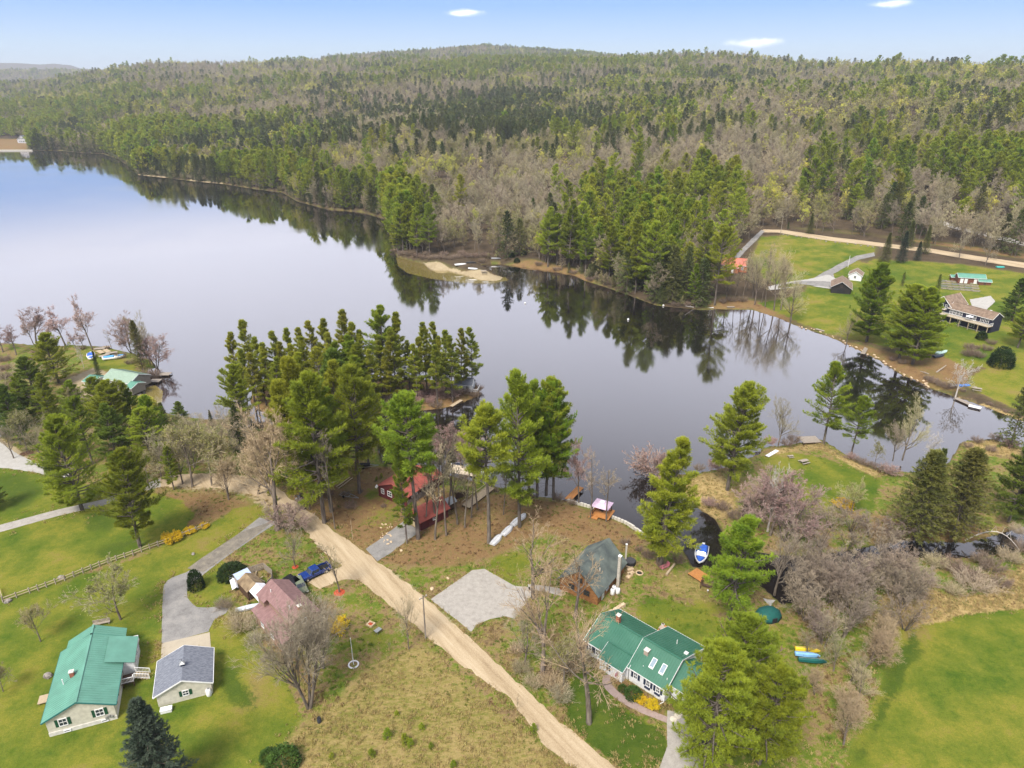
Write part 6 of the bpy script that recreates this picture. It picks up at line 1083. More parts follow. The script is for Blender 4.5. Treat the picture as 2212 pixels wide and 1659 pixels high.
rock('c1', 368, 520, .75, 'tan boulder beside the rail fence above the brown bed'); rock('c1', 48, 662, .7, 'boulder at the left corner of the rail fence'); rock('c1', 1160, 376, .45, 'small boulder on the grass beside the upper driveway'); rock('c1', 290, 1110, .8, 'pale boulder at the left wall of the ranch house'); rock('c2', 1240, 585, .5, 'white roadside boulder above the gravel parking area', TANST); rock('c2', 1335, 522, .4, 'small pale boulder above the gravel parking area', TANST); rock('c2', 1055, 355, .4, 'small boulder on the leaf litter near the road', TANST)
_rk = random.Random(4)
for i in range(26): x, y = _rk.uniform(930, 1000), _rk.uniform(185, 330); rock('c2', x, y, _rk.uniform(.14, .3), 'small pale stone in the rubble border of the cottage drive', TANST, 'rubble stones by the cottage drive')
for i in range(40):
    k = i / 39; P_1 = [(1725, 705), (1772, 719), (1824, 740), (1862, 759), (1900, 777), (1948, 809), (1990, 825), (2009, 838)]; u = k * 6.99; j = int(u); f = u - j; a, b = P_1[j], P_1[j + 1]; rock('v', a[0] + (b[0] - a[0]) * f + _rk.uniform(-4, 4), a[1] + (b[1] - a[1]) * f + _rk.uniform(-3, 1), _rk.uniform(.25, .6), 'pale rock on the water edge of the far bank', TANST, 'rocks along the far bank')
for i in range(22): rock('g1', _rk.uniform(1330, 1480), _rk.uniform(1000, 1280), _rk.uniform(.3, .6), 'grey rock in the riprap in front of the green roofed cabin', STONE, 'riprap rocks at the cabin')
for i in range(16): rock('v', 1690 + i * 14 + _rk.uniform(-4, 4), 508 + i * 1.9 + _rk.uniform(-1, 1), _rk.uniform(.4, .7), 'dark stone of the old wall below the far dirt road', STONE, 'stones of the far roadside wall')
# boat trailer, canoe trailer, logs
def trailer(c, x, y, rz, label, hull=None):
    g = G(c, x, y); t = empty('boat_trailer', (g[0], g[1], g[2]), rz, label, 'trailer'); [MB().bar((2.6, 0, .45), (-.2, s * .7, .45), .1).bar((-.2, s * .7, .45), (-2.0, s * .7, .45), .1).build('beam', GREYM, t) for s in (-1, 1)]; MB().bar((-.9, -.8, .4), (-.9, .8, .4), .1).bar((-1.9, -.7, .5), (-1.9, .7, .5), .1).bar((.2, -.5, .5), (.2, .5, .5), .1).build('axle', GREYM, t); [MB().cyl((-.9, s * .78, .3), (-.9, s * .95, .3), .3, .3, 12).build('wheel', BLK, t) for s in (-1, 1)]
    if hull: MB().box(-.6, 0, .6, 2.4, 1.1, .35).build('load', hull, t)
trailer('d2', 900, 1310, math.radians(-25), 'empty boat trailer with pale curved frame on the cottage lawn'); trailer('d2', 1015, 1125, math.radians(5), 'trailer loaded with a dark cover near the channel shore', DARK)
for (x0, y0, x1, y1, lb) in [(905, 1190, 820, 1250, 'bare straight log on the ground beside the roadside pines'), (920, 1195, 835, 1258, 'second bare log lying parallel to the first near the pines')]:
    a, b = Vector(G('d2', x0, y0)), Vector(G('d2', x1, y1)); tag(MB().cyl((a.x - b.x, a.y - b.y, .15), (0, 0, .15), .13, .13).build('log', DECKT, None, (b.x, b.y, 1)), lb, 'log')
a, b = Vector(G('d3', 1345, 1415)), Vector(G('d3', 1395, 1350)); tag(MB().cyl((a.x - b.x, a.y - b.y, .2), (0, 0, .2), .22, .22, 10).build('log', DECKT, None, (b.x, b.y, 1)), 'thick sawn log on the lawn beside the pink cushion', 'log')
g = G('d3', 1330, 1370); t = empty('lawn_chair', (g[0], g[1], 1), .5, 'faded pink lounge seat on the lawn under the narrow pine', 'chair'); MB().box(0, 0, .3, 1.7, .8, .15).build('seat', plain('pink_cloth', (.55, .18, .22), .9), t); MB().hexa([(.7, -.4, .4), (.95, -.4, .4), (.95, .4, .4), (.7, .4, .4)], [(1.0, -.4, 1.0), (1.12, -.4, 1.0), (1.12, .4, 1.0), (1.0, .4, 1.0)]).build('backrest', plain('pink_cloth', (.55, .18, .22), .9), t); [MB().box(x, y, 0, .06, .06, .3).build('leg', TRIM, t) for x in (-.7, .7) for y in (-.3, .3)]
g = G('h1', 380, 1080); t = empty('timber_bench', (g[0], g[1], 1), -.5, 'dark timber bench swing frame on the lawn by the channel', 'swing'); [MB().box(x, y, 0, .16, .16, 1.9).build('post', DKWOOD, t) for x in (-1.2, 1.2) for y in (-.6, .6)]; MB().box(0, 0, .5, 2.2, .6, .1).build('seat', DKWOOD, t); MB().box(0, 0, 1.85, 2.7, .14, .14).build('beam', DKWOOD, t)
for (x, y, lb) in [(375, 1155, 'small white globe lamp beside the dark bench'), (535, 1235, 'small white globe lamp on the lawn edge'), (1255, 1170, 'white globe lamp under the tall pine near the water')]: g = G('h1', x, y); t = empty('globe_lamp', (g[0], g[1], 1), 0, lb, 'lamp'); MB().cyl((0, 0, 0), (0, 0, .3), .04).build('stake', GREYM, t); MB().loft([[(r * math.cos(a), r * math.sin(a), z) for a in [k * .785 for k in range(8)]] for z, r in ((.28, .05), (.36, .15), (.46, .17), (.56, .12), (.6, .03))]).build('globe', TRIM, t, smooth=True)
g = GZ('h1', 1560, 1510, 2.2); t = empty('green_tent', (g.x, g.y, 1), .3, 'dark teal domed tent behind the tall pine', 'tent'); MB().loft([[(r * math.cos(a) * 1.3, r * math.sin(a), z) for a in [k * .628 for k in range(10)]] for z, r in ((0, 1.9), (.7, 1.75), (1.3, 1.2), (1.7, .3))]).build('canopy', plain('teal_cloth', (.01, .09, .08), .8), t, smooth=True); MB().box(0, -1.75, 0, .9, .1, 1.0).build('door', DARK, t)
lot('path', [q('h1', *p) for p in [(1440, 1230), (1690, 1235), (1590, 1420)]], M_GRAVW, dz=.05)
# peninsula and far bank furniture
for (c, x, y, rz, lb, s) in [('d4', 385, 785, .4, 'grey picnic table on the mossy patch of the peninsula', 1.1), ('d4', 308, 752, .2, 'low grey bench behind the picnic table on the peninsula', .7), ('e1', 1752, 1395, -.5, 'grey picnic table on the far bank lawn right of the birch', 1.3), ('e3', 690, 655, 0, 'weathered table at the tip of the sandy spit', 1.4), ('c3', 0, 0, 0, '', 0)]:
    if not s: continue
    g = G(c, x, y); t = empty('picnic_table', (g[0], g[1], g[2]), rz, lb, 'table'); MB().box(0, 0, .7 * s, 1.9 * s, .8 * s, .07).build('tabletop', DECKG, t); [MB().box(0, k * .75 * s, .42 * s, 1.9 * s, .28 * s, .06).build('seat', DECKG, t) for k in (-1, 1)]; [MB().bar((k * .65 * s, -.7 * s, 0), (k * .65 * s, .25 * s, .7 * s), .09).bar((k * .65 * s, .7 * s, 0), (k * .65 * s, -.25 * s, .7 * s), .09).build('leg', DECKG, t) for k in (-1, 1)]
g = G('e1', 1660, 1362); tag(MB().box(0, 0, .05, 4.2, 1.2, .25).build('paddleboard', plain('bright_blue', (.06, .22, .62), .5), None, (g[0], g[1], g[2]), .15), 'bright blue board lying on the grass beside the birch', 'paddleboard')
rowboat('e1', 1520, 1140, .5, 'pale green boat tipped on the lawn below the navy house', plain('pale_green_hull', (.40, .55, .50), .5), L=5.2, B=2.0, flip=False); rowboat('e1', 1500, 1162, .35, 'dark boat lying in front of the pale green one', plain('black_hull', (.03, .04, .06), .5), L=5.0, B=1.7)
rowboat('e1', 1915, 562, 0, 'small teal boat by the far roadside', plain('teal_hull', (.05, .40, .36), .5), L=4, B=1.6); rowboat('e3', 552, 606, .4, 'white boat lying on the grass of the sandy spit', TRIM, L=6, B=2); rowboat('e3', 615, 596, .1, 'dark rowboat behind the white one on the sandy spit', DARK, L=5, B=1.8); rowboat('e3', 765, 570, 0, 'grey canoe on the shore at the root of the sandy spit', GREYM, L=5, B=1.2); rowboat('e3', 628, 632, -.3, 'pale skiff on the sand in front of the dark rowboat', ALU, L=5, B=1.6)
# broken stump, driftwood and the arched birch
def snag(c, x, y, h_, label, lean=(0, 0), m=None, r=.2, name='tree_stump', cat='stump'):
    g = G(c, x, y); t = empty(name, (g[0], g[1], g[2] - .1), 0, label, cat); MB().cyl((0, 0, 0), (lean[0], lean[1], h_), r, r * .5, 8).build('trunk', m or DECKG, t); MB().cyl((lean[0] * .6, lean[1] * .6, h_ * .6), (lean[0] * .6 + .8, lean[1] * .6 + .3, h_ * .8), r * .35, r * .1, 5).cyl((lean[0] * .4, lean[1] * .4, h_ * .4), (lean[0] * .4 - .9, lean[1] * .4, h_ * .6), r * .3, r * .08, 5).build('branch', m or DECKG, t)
snag('d3', 1300, 775, 2.4, 'broken pale stump at the tip of the peninsula', (-.3, 0)); snag('e1', 1480, 1270, 2.0, 'dead curved driftwood on the far bank litter', (3.4, 1.2), r=.25, name='driftwood', cat='driftwood'); snag('e1', 1430, 1280, 1.2, 'driftwood limb reaching toward the water on the far bank', (-3.2, -.6), r=.2, name='driftwood', cat='driftwood'); snag('e3', 1950, 860, 1.5, 'white dead tree lying into the water below the orange roof', (-4, -3), M_BARKW, .25, 'fallen_tree', 'tree'); snag('d1', 480, 530, 3.4, 'slanting white trunk behind the pine top on the left point', (-1.2, 0), M_BARKW, .12, 'dead_birch', 'tree')
A, B = GZ('d4', 1320, 1225, 1.5), GZ('d4', 1640, 1270, 2.0); t = empty('arched_birch', (A.x, A.y, 1), 0, 'pale birch trunk arched over the brook at the right', 'tree'); k = MB(); n = 10; pp = [Vector(((B.x - A.x) * i / n, (B.y - A.y) * i / n, .3 + 3.2 * math.sin(math.pi * i / n))) for i in range(n + 1)]; [k.cyl(a, b, .13 - .008 * i, .125 - .008 * i, 6) for i, (a, b) in enumerate(zip(pp, pp[1:]))]; k.build('trunk', M_BARKW, t); k = MB(); [k.cyl(pp[i], pp[i] + Vector((_rk.uniform(-.8, .8), _rk.uniform(-.5, .5), _rk.uniform(.8, 2.2))), .04, .015, 4) for i in range(2, 9)]; k.build('branches', M_BARKW, t)
for (x, y, lb) in [(939, 839, 'white mooring buoy in the middle of the narrows'), (1557, 937, 'white buoy in the dark reflections off the north shore'), (1768, 853, 'white buoy near the north shore')]: g = GZ('e3', x, y, 0); t = empty('buoy', (g.x, g.y, -.1), 0, lb, 'buoy'); MB().loft([[(r * math.cos(a), r * math.sin(a), z) for a in [k * .785 for k in range(8)]] for z, r in ((0, .15), (.25, .45), (.55, .4), (.75, .1))]).build('float', TRIM, t, smooth=True); MB().cyl((0, 0, .7), (0, 0, 1.0), .05).build('ring', GREYM, t)
for (x, y, lb, m) in [(392, 900, 'blue covered water scooter standing on the shore left of the gazebo', BLUEC)]:
    g = G('d3', x, y); t = empty('water_scooter', (g[0], g[1], 1), 1.2, lb, 'scooter'); MB().loft([[(a, -w, z0), (a, -w * .6, z1), (a, w * .6, z1), (a, w, z0)] for a, w, z0, z1 in ((-1.3, .4, .3, .7), (-.3, .5, .3, 1.0), (.5, .45, .3, 1.1), (1.4, .1, .4, .7))]).build('cover', m, t); MB().box(0, 0, 0, 1.8, .5, .3).build('stand', DKWOOD, t)
g = G('c1', 1490, 700); rowboat('c1', 1495, 705, .35, 'pale grey canoe lying beside the white canopy', plain('pale_canoe', (.55, .60, .66), .5), L=4.4, B=1.0, name='canoe', cat='canoe', flip=False); trailer('d2', 590, 1145, .6, 'black trailer beside the dark green cover near the cabin', DARK)
# ================================================================ NEAR TREES AND SHRUBS
P_, Bt, Sh = ('pine_tree', 'pine'), ('bare_tree', 'tree'), ('shrub', 'shrub')
def T(key, nm, label, c, bx, by, tx, ty, **k): return tree(key, nm[0], nm[1], label, c, bx, by, tx, ty, **k)
# -- left yards
T('bigpine0', P_, 'broad green pine on a dark forked trunk beside the pale gravel path', 'd1', 555, 1645, 490, 985, wide=1.02)
T('bigpine1', P_, 'dense bright green pine growing low over the yellow forsythia by the rail fence', 'c1', 840, 330, 790, -275, wide=1.0)
T('darkpine0', P_, 'dark green pine standing in front of the sandy lot, left of the green roofed cabin', 'd1', 290, 1030, 275, 598, wide=1.35)
T('bigpine0', P_, 'pine with its top rising left of the blue covered boat on the point', 'd1', 400, 790, 380, 438, wide=1.3)
T('pine0', P_, 'small pale green pine in front of the sandy lot of the cabin', 'd1', 510, 1010, 480, 765, wide=1.6)
T('bigpine1', P_, 'tall pine directly in front of the green roofed cabin on the point', 'd1', 785, 1210, 715, 760, wide=1.3)
T('pine2', P_, 'yellowish green pine in front of the two wooden rafts by the point', 'd1', 1030, 1340, 960, 950, wide=1.3)
T('darkpine0', P_, 'small bushy pine at the lake edge right of the two wooden rafts', 'd1', 1225, 1085, 1230, 908, wide=1.4)
T('pine1', P_, 'half bare pine behind the dense pine by the forsythia', 'd1', 1175, 1510, 1110, 1180, wide=.9)
T('darkpine0', P_, 'dark pine cut by the left edge of the picture above the rail fence lawn', 'd1', -20, 1640, -30, 1380, wide=1.2)
SPR = ('spruce_tree', 'spruce')
T('spruce0', SPR, 'tiny pointed spruce at the lake edge above the olive trees', 'd1', 1432, 1085, 1420, 965, wide=.9)
T('spruce1', SPR, 'dark spruce behind the tan bare trees left of the white roofed cabin', 'd1', 1600, 1240, 1520, 1010, wide=1.0)
T('spruce0', SPR, 'slender dark spruce in front of the green roof on the point', 'd1', 680, 790, 655, 565, wide=.55)
for (bx, by, tx, ty, w, lb) in [(1300, 1490, 1270, 1010, 1.15, 'leftmost of the grey olive trees beside the dirt lane by the lake'), (1430, 1480, 1390, 1040, 1.0, 'middle of the grey olive trees beside the dirt lane, its trunk forked low'),
                                (1520, 1440, 1490, 1130, .95, 'grey olive tree nearest the tan oak at the dirt lane'), (1270, 1350, 1230, 1090, 1.0, 'smaller grey olive tree standing behind the others by the lake')]:
    T('budding0', Bt, lb, 'd1', bx, by, tx, ty, wide=w * .85, group='grey olive trees by the dirt lane')
T('budding0', Bt, 'thin grey tree in a round mulch bed beside the white gravel lot', 'd1', 185, 1250, 130, 935, wide=.85)
T('budding0', Bt, 'bare tree behind the mulch bed tree at the edge of the left lawn', 'd1', 120, 1130, 90, 880, wide=.8)
proto('lime0', bush(111, 4, 2.4, 1500, .35), M_BARK, M_BUDY)
tree('lime0', 'budding_tree', 'tree', 'bright yellow green tree crown beside the cabin shore wall', 'd1', 985, 975, 985, 862, wide=1.2)
for (k, bx, by, tx, ty, w, lb) in [('barered0', 250, 530, 165, 262, 1.2, 'bare reddish tree on the far left shore, widest of the row'), ('barepink0', 440, 530, 335, 272, 1.5, 'pink budded tree leaning toward the lake on the left shore'), ('barered0', 20, 580, 10, 390, 1.3, 'pink tree at the left edge of the picture on the lake shore'),
                                   ('barepink0', 235, 545, 220, 305, 1, 'slim pink tree between two wider ones on the left shore'), ('barepink0', 510, 550, 500, 430, 1.3, 'low pink tree left of the tall slim one on the point'), ('barepink0', 570, 560, 565, 420, 1.2, 'low pink tree right beside the tall slim one on the point'),
                                   ('barepink0', 625, 565, 612, 190, .9, 'tall slim pink tree behind the blue covered boat'), ('thin0', 755, 560, 760, 430, 1.2, 'little bare tree alone at the tip of the left point'), ('barered1', 885, 585, 910, 320, 1.1, 'pinkish bare tree behind the brushy point of the left shore'),
                                   ('bare0', 965, 640, 985, 300, .8, 'grey bare tree behind the green cedar on the point'), ('bare1', 1015, 665, 1055, 380, .85, 'grey bare tree right of the green cedar on the point'), ('barered1', 1060, 690, 1130, 450, 1.2, 'reddish bare tree leaning out over the wooden rafts'),
                                   ('barered0', 110, 600, 90, 400, 1.1, 'low reddish tree on the brushy left shore'), ('barepink0', 330, 560, 320, 380, 1.2, 'pinkish tree just behind the pine top on the left shore')]:
    T(k, Bt, lb, 'd1', bx, by, tx, ty, wide=w, group='bare trees along the left shore')
T('cedar0', ('cedar_tree', 'cedar'), 'thin olive green cedar among bare trees on the left point', 'd1', 965, 700, 945, 355, wide=.62)
T('birch0', Bt, 'white trunked birch beside the blue covered boat', 'd1', 568, 690, 568, 500, wide=.4)
for i, (bx, by, s_) in enumerate([(40, 700, 1), (110, 760, 1.1), (30, 640, 1), (150, 690, .9), (200, 640, 1), (90, 830, 1.1), (30, 760, 1.1), (160, 900, 1), (60, 900, .9), (250, 600, .9), (560, 560, .7), (820, 620, 1.0), (880, 660, .8), (990, 740, 1.1), (1050, 740, 1.0), (720, 560, .6), (760, 950, .7), (-60, 700, 1), (640, 1060, .8)]):
    tree('shrub%d' % (i % 3), 'shrub', 'shrub', 'brown leafless shrub in the brush along the left point shore', 'd1', bx, by, h=2.6 * s_, wide=1.1, group='brown shrubs on the left shore')
T('budding0', Bt, 'wide spreading budding tree beside the brown bed on the left lawn', 'c1', 725, 768, 700, 435, wide=1.15)
T('budding0', Bt, 'small thin budding tree near the left edge of the green roofed house lawn', 'c1', 245, 900, 215, 660, wide=.85)
T('budding0', Bt, 'sparse young tree at the left edge below the rafter deck of the green house', 'c1', 20, 1200, 0, 1020, wide=.9)
T('bush1', ('round_bush', 'bush'), 'small egg shaped dark green bush inside the bend of the driveway', 'c1', 1180, 578, 1175, 462, wide=.66)
T('bush1', ('round_bush', 'bush'), 'broad dark yew bush beside the clutter of the maroon roofed house', 'c1', 1395, 500, 1400, 430, wide=1.9)
tree('forsythia0', 'forsythia_bush', 'bush', 'large yellow forsythia under the pine beside the rail fence', 'c1', 1035, 295, h=2.0, wide=1.15)
tree('forsythia0', 'forsythia_bush', 'bush', 'thin yellow forsythia trailing along the rail fence', 'c1', 1140, 245, h=1.1, wide=1.5)
tree('forsythia0', 'forsythia_bush', 'bush', 'last small yellow forsythia at the upper end of the rail fence', 'c1', 1225, 215, h=1.0, wide=1.3)
tree('forsythia0', 'forsythia_bush', 'bush', 'round yellow forsythia between the maroon roofed house and the flagpole', 'c2', 672, 835, h=2.6, wide=.85)
tree('forsythia0', 'forsythia_bush', 'bush', 'flat yellow shrub on the lawn of the wooded peninsula', 'd4', 612, 1035, 610, 1000, wide=1.8)
T('barewide0', Bt, 'huge grey multi trunk tree in front of the maroon roofed house', 'c1', 1855, 1300, 1790, 600, wide=.82)
T('barewide1', Bt, 'grey bare tree just behind the huge one beside the maroon roof', 'c2', 590, 1060, 570, 600, wide=.6)
T('bluespruce0', ('spruce_tree', 'spruce'), 'grey green spruce cut by the bottom edge below the grey roofed garage', 'c1', 985, 1840, 920, 1235, wide=1.12)
for (bx, by, tx, ty, w, lb) in [(1345, 700, 1340, 640, 1.0, 'brown leafless shrub at the end of the driveway spur'), (1455, 820, 1450, 730, 1.1, 'olive leafless shrub between the driveway and the maroon roofed house'), (1400, 745, 1395, 700, .9, 'smaller olive shrub at the corner of the driveway spur'), (1530, 900, 1520, 840, 1.0, 'leafless shrub at the lower corner of the maroon roofed house')]:
    tree('greyshrub0', 'shrub', 'shrub', lb, 'c1', bx, by, tx, ty, wide=w)
# -- along the dirt road
T('baretan0', Bt, 'tall tan oak at the fork of the dirt road with a dark trunk', 'd2', 452, 1515, 400, 745, wide=.95)
T('baretan1', Bt, 'tan bare tree left of the white roofed cabin', 'd2', 330, 1290, 240, 930, wide=1.1)
T('baretan1', Bt, 'small tan bare tree beside the dirt lane behind the olive trees', 'd2', 150, 1330, 130, 1050, wide=.9)
T('barered1', Bt, 'low reddish tree at the mouth of the left driveway', 'c2', 380, 240, 390, 55, wide=1.7)
T('bare1', Bt, 'young grey tree in a red mulch ring beside the driveway', 'c2', 420, 452, 400, 210, wide=.85)
T('thin0', Bt, 'thin bare tree in an orange mulch ring near the blue pickup', 'c2', 685, 605, 635, 275, wide=1.35)
T('bare2', Bt, 'upright dark bare tree at the roadside left of the utility pole', 'c2', 1100, 945, 1060, 590, wide=.62)
T('thin1', Bt, 'spindly leaning tree on the lawn beside the roadside tree', 'c2', 990, 965, 1045, 895, wide=.8)
T('thin0', Bt, 'single bare sapling at the lower edge of the dirt road', 'c2', 1752, 1320, 1752, 1215, wide=.7)
T('sparse1', Bt, 'bare tree with a leaning trunk right of the gravel parking area', 'c3', 305, 1110, 290, 330, wide=.75)
T('sparse1', Bt, 'tan bare tree reaching over the gravel parking area', 'c3', 250, 640, 330, 110, wide=1.1)
T('sparse0', Bt, 'tan bare tree between the two houses, its twigs over the green roof', 'c3', 500, 760, 520, 330, wide=.95)
T('sparse0', Bt, 'old oak with a pruned pale trunk on the lawn of the white house', 'c3', 585, 1390, 700, 640, wide=.85)
T('bare1', Bt, 'thin bare tree beside the road left of the white house', 'c3', 200, 1040, 150, 700, wide=.9)
T('budding0', Bt, 'yellowish sprouting tree behind the pale oak trunk', 'c3', 430, 1180, 420, 860, wide=1.0)
for i, (bx, by, h_) in enumerate([(380, 1180, 2.6), (420, 1240, 2.4), (330, 1150, 2.2), (250, 1160, 2), (470, 1080, 2.4), (180, 1080, 2), (370, 1080, 2.6), (520, 1000, 2.8), (150, 960, 2), (560, 920, 2.4)]):
    tree('greyshrub0' if i % 2 else 'reeds0', 'shrub', 'shrub', 'tan leafless brush between the dirt road and the white house', 'c3', bx, by, h=h_, wide=1.1, group='tan brush beside the road')
for i, (bx, by, s_) in enumerate([(975, 1480, 1.4), (1080, 1510, 1.3), (1115, 1530, 1.1), (880, 1590, 1.1), (1180, 1430, 1.0), (1235, 1540, .8), (1030, 1345, .8), (1370, 1655, 1.0), (350, 1640, 2.2), (260, 1600, 1.2), (380, 1580, 1.2), (1850, 1440, 1.1), (640, 1600, .8)]):
    tree('youngpine0' if i not in (8, 9) else 'bush0', 'young_pine', 'pine', 'knee high young pine sprouting in the dry field by the road', 'c2', bx, by, h=1.5 * s_, wide=1.25, group='young pines in the dry field')
# -- pines around the red roofed house
for (k, bx, by, tx, ty, w, lb) in [('pine0', 745, 1470, 700, 500, .95, 'tall pine by the road with a thick grey trunk, right of the mailbox pole'), ('pine1', 615, 1385, 600, 560, 1.0, 'leftmost tall pine at the roadside in front of the channel'),
                                   ('pine2', 965, 1285, 930, 470, .95, 'tall pine at the edge of the red house yard beside the boat trailer'), ('darkpine1', 880, 1110, 880, 370, .9, 'dark pine on the channel shore behind the boat trailer'),
                                   ('tallpine0', 790, 1400, 790, 545, 1.0, 'pine standing directly behind the dead grey snag'), ('pine0', 660, 1290, 660, 420, .9, 'pine behind the roadside pines, second from the white roofed cabin'), ('pine2', 1020, 1110, 990, 560, .95, 'pine at the channel shore right of the dark pine'),
                                   ('pine1', 840, 1180, 830, 440, .9, 'pine in the middle of the crowd by the channel'),
                                   ('tallpine0', 1330, 1570, 1310, 620, 1.0, 'tall pine in front of the red roofed garage'), ('pine1', 1260, 1600, 1215, 960, .55, 'thin trunked pine with a small low crown beside the red house driveway'), ('tallpine1', 1770, 1595, 1780, 700, 1.0, 'slender tall pine beside the row of white upturned boats')]:
    T(k, P_, lb, 'd2', bx, by, tx, ty, wide=w * 1.08)
T('bigpine1', P_, 'wide pine at the channel mouth left of the island', 'd2', 245, 930, 215, 480, wide=.95)
for (bx, by, tx, ty, lb) in [(812, 1510, 772, 865, 'dead grey snag rising beside the road in front of the pines'), ]:
    T('thin1', Bt, lb, 'd2', bx, by, tx, ty, wide=.5)
for j, (bx, by, tx, ty) in enumerate([(1435, 1575, 1430, 930), (1505, 1550, 1490, 1000), (1620, 1500, 1600, 980), (1660, 1440, 1640, 1010), (1575, 1480, 1560, 900), (1440, 1470, 1400, 900), (1520, 1400, 1540, 880), (1700, 1390, 1720, 950), (655, 1390, 650, 1050), (1860, 1420, 1880, 1120), (1380, 1500, 1360, 1040), (1240, 1330, 1240, 1120)]):
    T('thin%d' % (j % 2), Bt, 'slender bare tree among the leaf litter around the red roofed garage', 'd2', bx, by, tx, ty, wide=1.0, group='slender bare trees around the red garage')
for j, (bx, by, tx, ty) in enumerate([(1500, 1180, 1500, 850), (1600, 1150, 1600, 870), (1420, 1110, 1440, 860), (1700, 1200, 1720, 900)]):
    T('barered%d' % (j % 2), Bt, 'reddish leafless tree on the shore behind the red roofed house', 'd2', bx, by, tx, ty, wide=.9, group='reddish trees behind the red house')
# -- island
isl = [(520, 700, 510, 330, 'slimpine2'), (660, 700, 655, 300, 'slimpine1'), (810, 700, 815, 270, 'slimpine0'), (910, 730, 915, 300, 'pine3'), (1010, 680, 1015, 260, 'slimpine1'), (1160, 740, 1165, 330, 'slimpine2'), (1350, 680, 1350, 300, 'slimpine0'), (1480, 660, 1470, 300, 'slimpine1'), (270, 760, 262, 380, 'slimpine1'), (340, 780, 335, 400, 'slimpine0'), (470, 780, 470, 430, 'pine1'), (960, 790, 950, 420, 'pine2'), (310, 715, 310, 198, 'slimpine0'), (225, 700, 215, 278, 'slimpine1'), (385, 740, 375, 305, 'slimpine2'), (480, 690, 480, 262, 'slimpine0'), (545, 640, 540, 250, 'slimpine1'), (620, 660, 620, 248, 'slimpine2'), (700, 640, 700, 198, 'slimpine0'), (775, 650, 770, 193, 'slimpine1'),
       (890, 650, 885, 133, 'slimpine2'), (950, 690, 950, 213, 'slimpine0'), (1145, 660, 1150, 93, 'pine3'), (1235, 650, 1225, 150, 'slimpine1'), (1200, 720, 1200, 250, 'slimpine2'), (1110, 690, 1100, 288, 'slimpine0'), (1385, 640, 1380, 208, 'slimpine1'), (1430, 650, 1420, 213, 'slimpine2'),
       (1325, 720, 1320, 345, 'slimpine0'), (1505, 690, 1500, 258, 'slimpine1'), (1600, 650, 1600, 253, 'slimpine2'), (1665, 640, 1690, 243, 'slimpine0'), (1545, 720, 1540, 300, 'slimpine2'), (430, 760, 430, 340, 'slimpine1'), (1000, 740, 1000, 330, 'pine3'), (850, 760, 850, 340, 'pine1'), (730, 760, 720, 370, 'pine2'), (610, 770, 620, 400, 'pine0'), (1060, 760, 1060, 380, 'slimpine0'), (1280, 660, 1270, 330, 'slimpine2'), (580, 740, 560, 350, 'slimpine0'), (1450, 740, 1450, 350, 'slimpine1')]
for j, (bx, by, tx, ty, k) in enumerate(isl):
    lb = {20: 'tallest yellowish pine near the middle of the island row', 22: 'tallest layered pine of the island, right of the middle', 31: 'last pine at the right tip of the island by the boathouse', 13: 'first low pine at the left tip of the island'}.get(j, 'slim yellowish pine in the crowded row on the small island')
    T(k, P_, lb, 'd2', bx, by, tx, ty, wide=1.12, group='pines on the island')
for i, (x, y, k) in enumerate([(1030, 845, 0), (1018, 838, 1), (1024, 856, 2), (560, 870, 0), (620, 880, 1), (590, 860, 2), (660, 885, 0), (840, 870, 0), (880, 880, 1), (930, 870, 2), (760, 885, 1), (700, 880, 2)]):
    tree('shrub%d' % k if x > 1000 or x < 700 else 'redshrub0', 'shrub', 'shrub', 'brown leafless shrub on the ground of the pine covered island', 'v', x, y, h=2.6 if x > 1000 else 2.2, wide=1.1, group='shrubs on the island')
# -- pines by the gazebo and the cove
for (k, bx, by, tx, ty, w, lb) in [('pine0', 430, 1115, 415, 125, .85, 'tallest pine of the cluster left of the gazebo, its foot by the upturned boats'), ('bigpine1', 540, 925, 500, 190, .72, 'pine in the middle of the shore cluster left of the orange dock'), ('pine2', 595, 915, 615, 165, .95, 'pine right beside the middle pine of the cluster by the orange dock'),
                                   ('bigpine1', 640, 940, 690, 195, .72, 'wide pine at the right side of the cluster, over the orange dock'), ('pine3', 490, 915, 440, 230, .95, 'thin trunked pine at the back of the cluster left of the gazebo')]:
    T(k, P_, lb, 'd3', bx, by, tx, ty, wide=w)
T('thin0', Bt, 'bare thin tree just left of the gazebo', 'd3', 870, 1060, 895, 590, wide=.9)
T('thin1', Bt, 'bare white stemmed tree right in front of the gazebo', 'd3', 970, 1075, 985, 730, wide=1.2)
T('barered0', Bt, 'reddish tree between the cluster of pines and the gazebo', 'd3', 800, 960, 830, 560, wide=.6)
T('bigpine1', P_, 'large lone pine on the peninsula beside the open lake', 'd3', 1725, 885, 1755, 188, wide=.98)
T('pine1', P_, 'narrow pine leaning over the dark channel beside the blue boat', 'd3', 1310, 1355, 1415, 540, wide=1.15)
T('pine3', P_, 'second stem of the pine over the dark channel', 'd3', 1290, 1340, 1400, 760, wide=1.0)
T('pine0', P_, 'tall pine with a long bare trunk right of the wooden deck', 'c3', 1420, 795, 1500, 120, wide=1.12)
tree('bigpine0', 'pine_tree', 'pine', 'massive pine at the bottom covering the garage end of the white house', 'c3', 0, 0, at=under('c3', 1410, 895, 21), h=21, wide=1.2)
tree('bigpine1', 'pine_tree', 'pine', 'broad pine behind the massive one, in front of the kayaks', 'c3', 0, 0, at=under('c3', 1560, 695, 19), h=19, wide=1.1)
tree('bigpine1', 'pine_tree', 'pine', 'lower pine at the bottom right of the massive one beside the field', 'c3', 0, 0, at=under('c3', 1720, 1060, 17), h=17, wide=1.3)
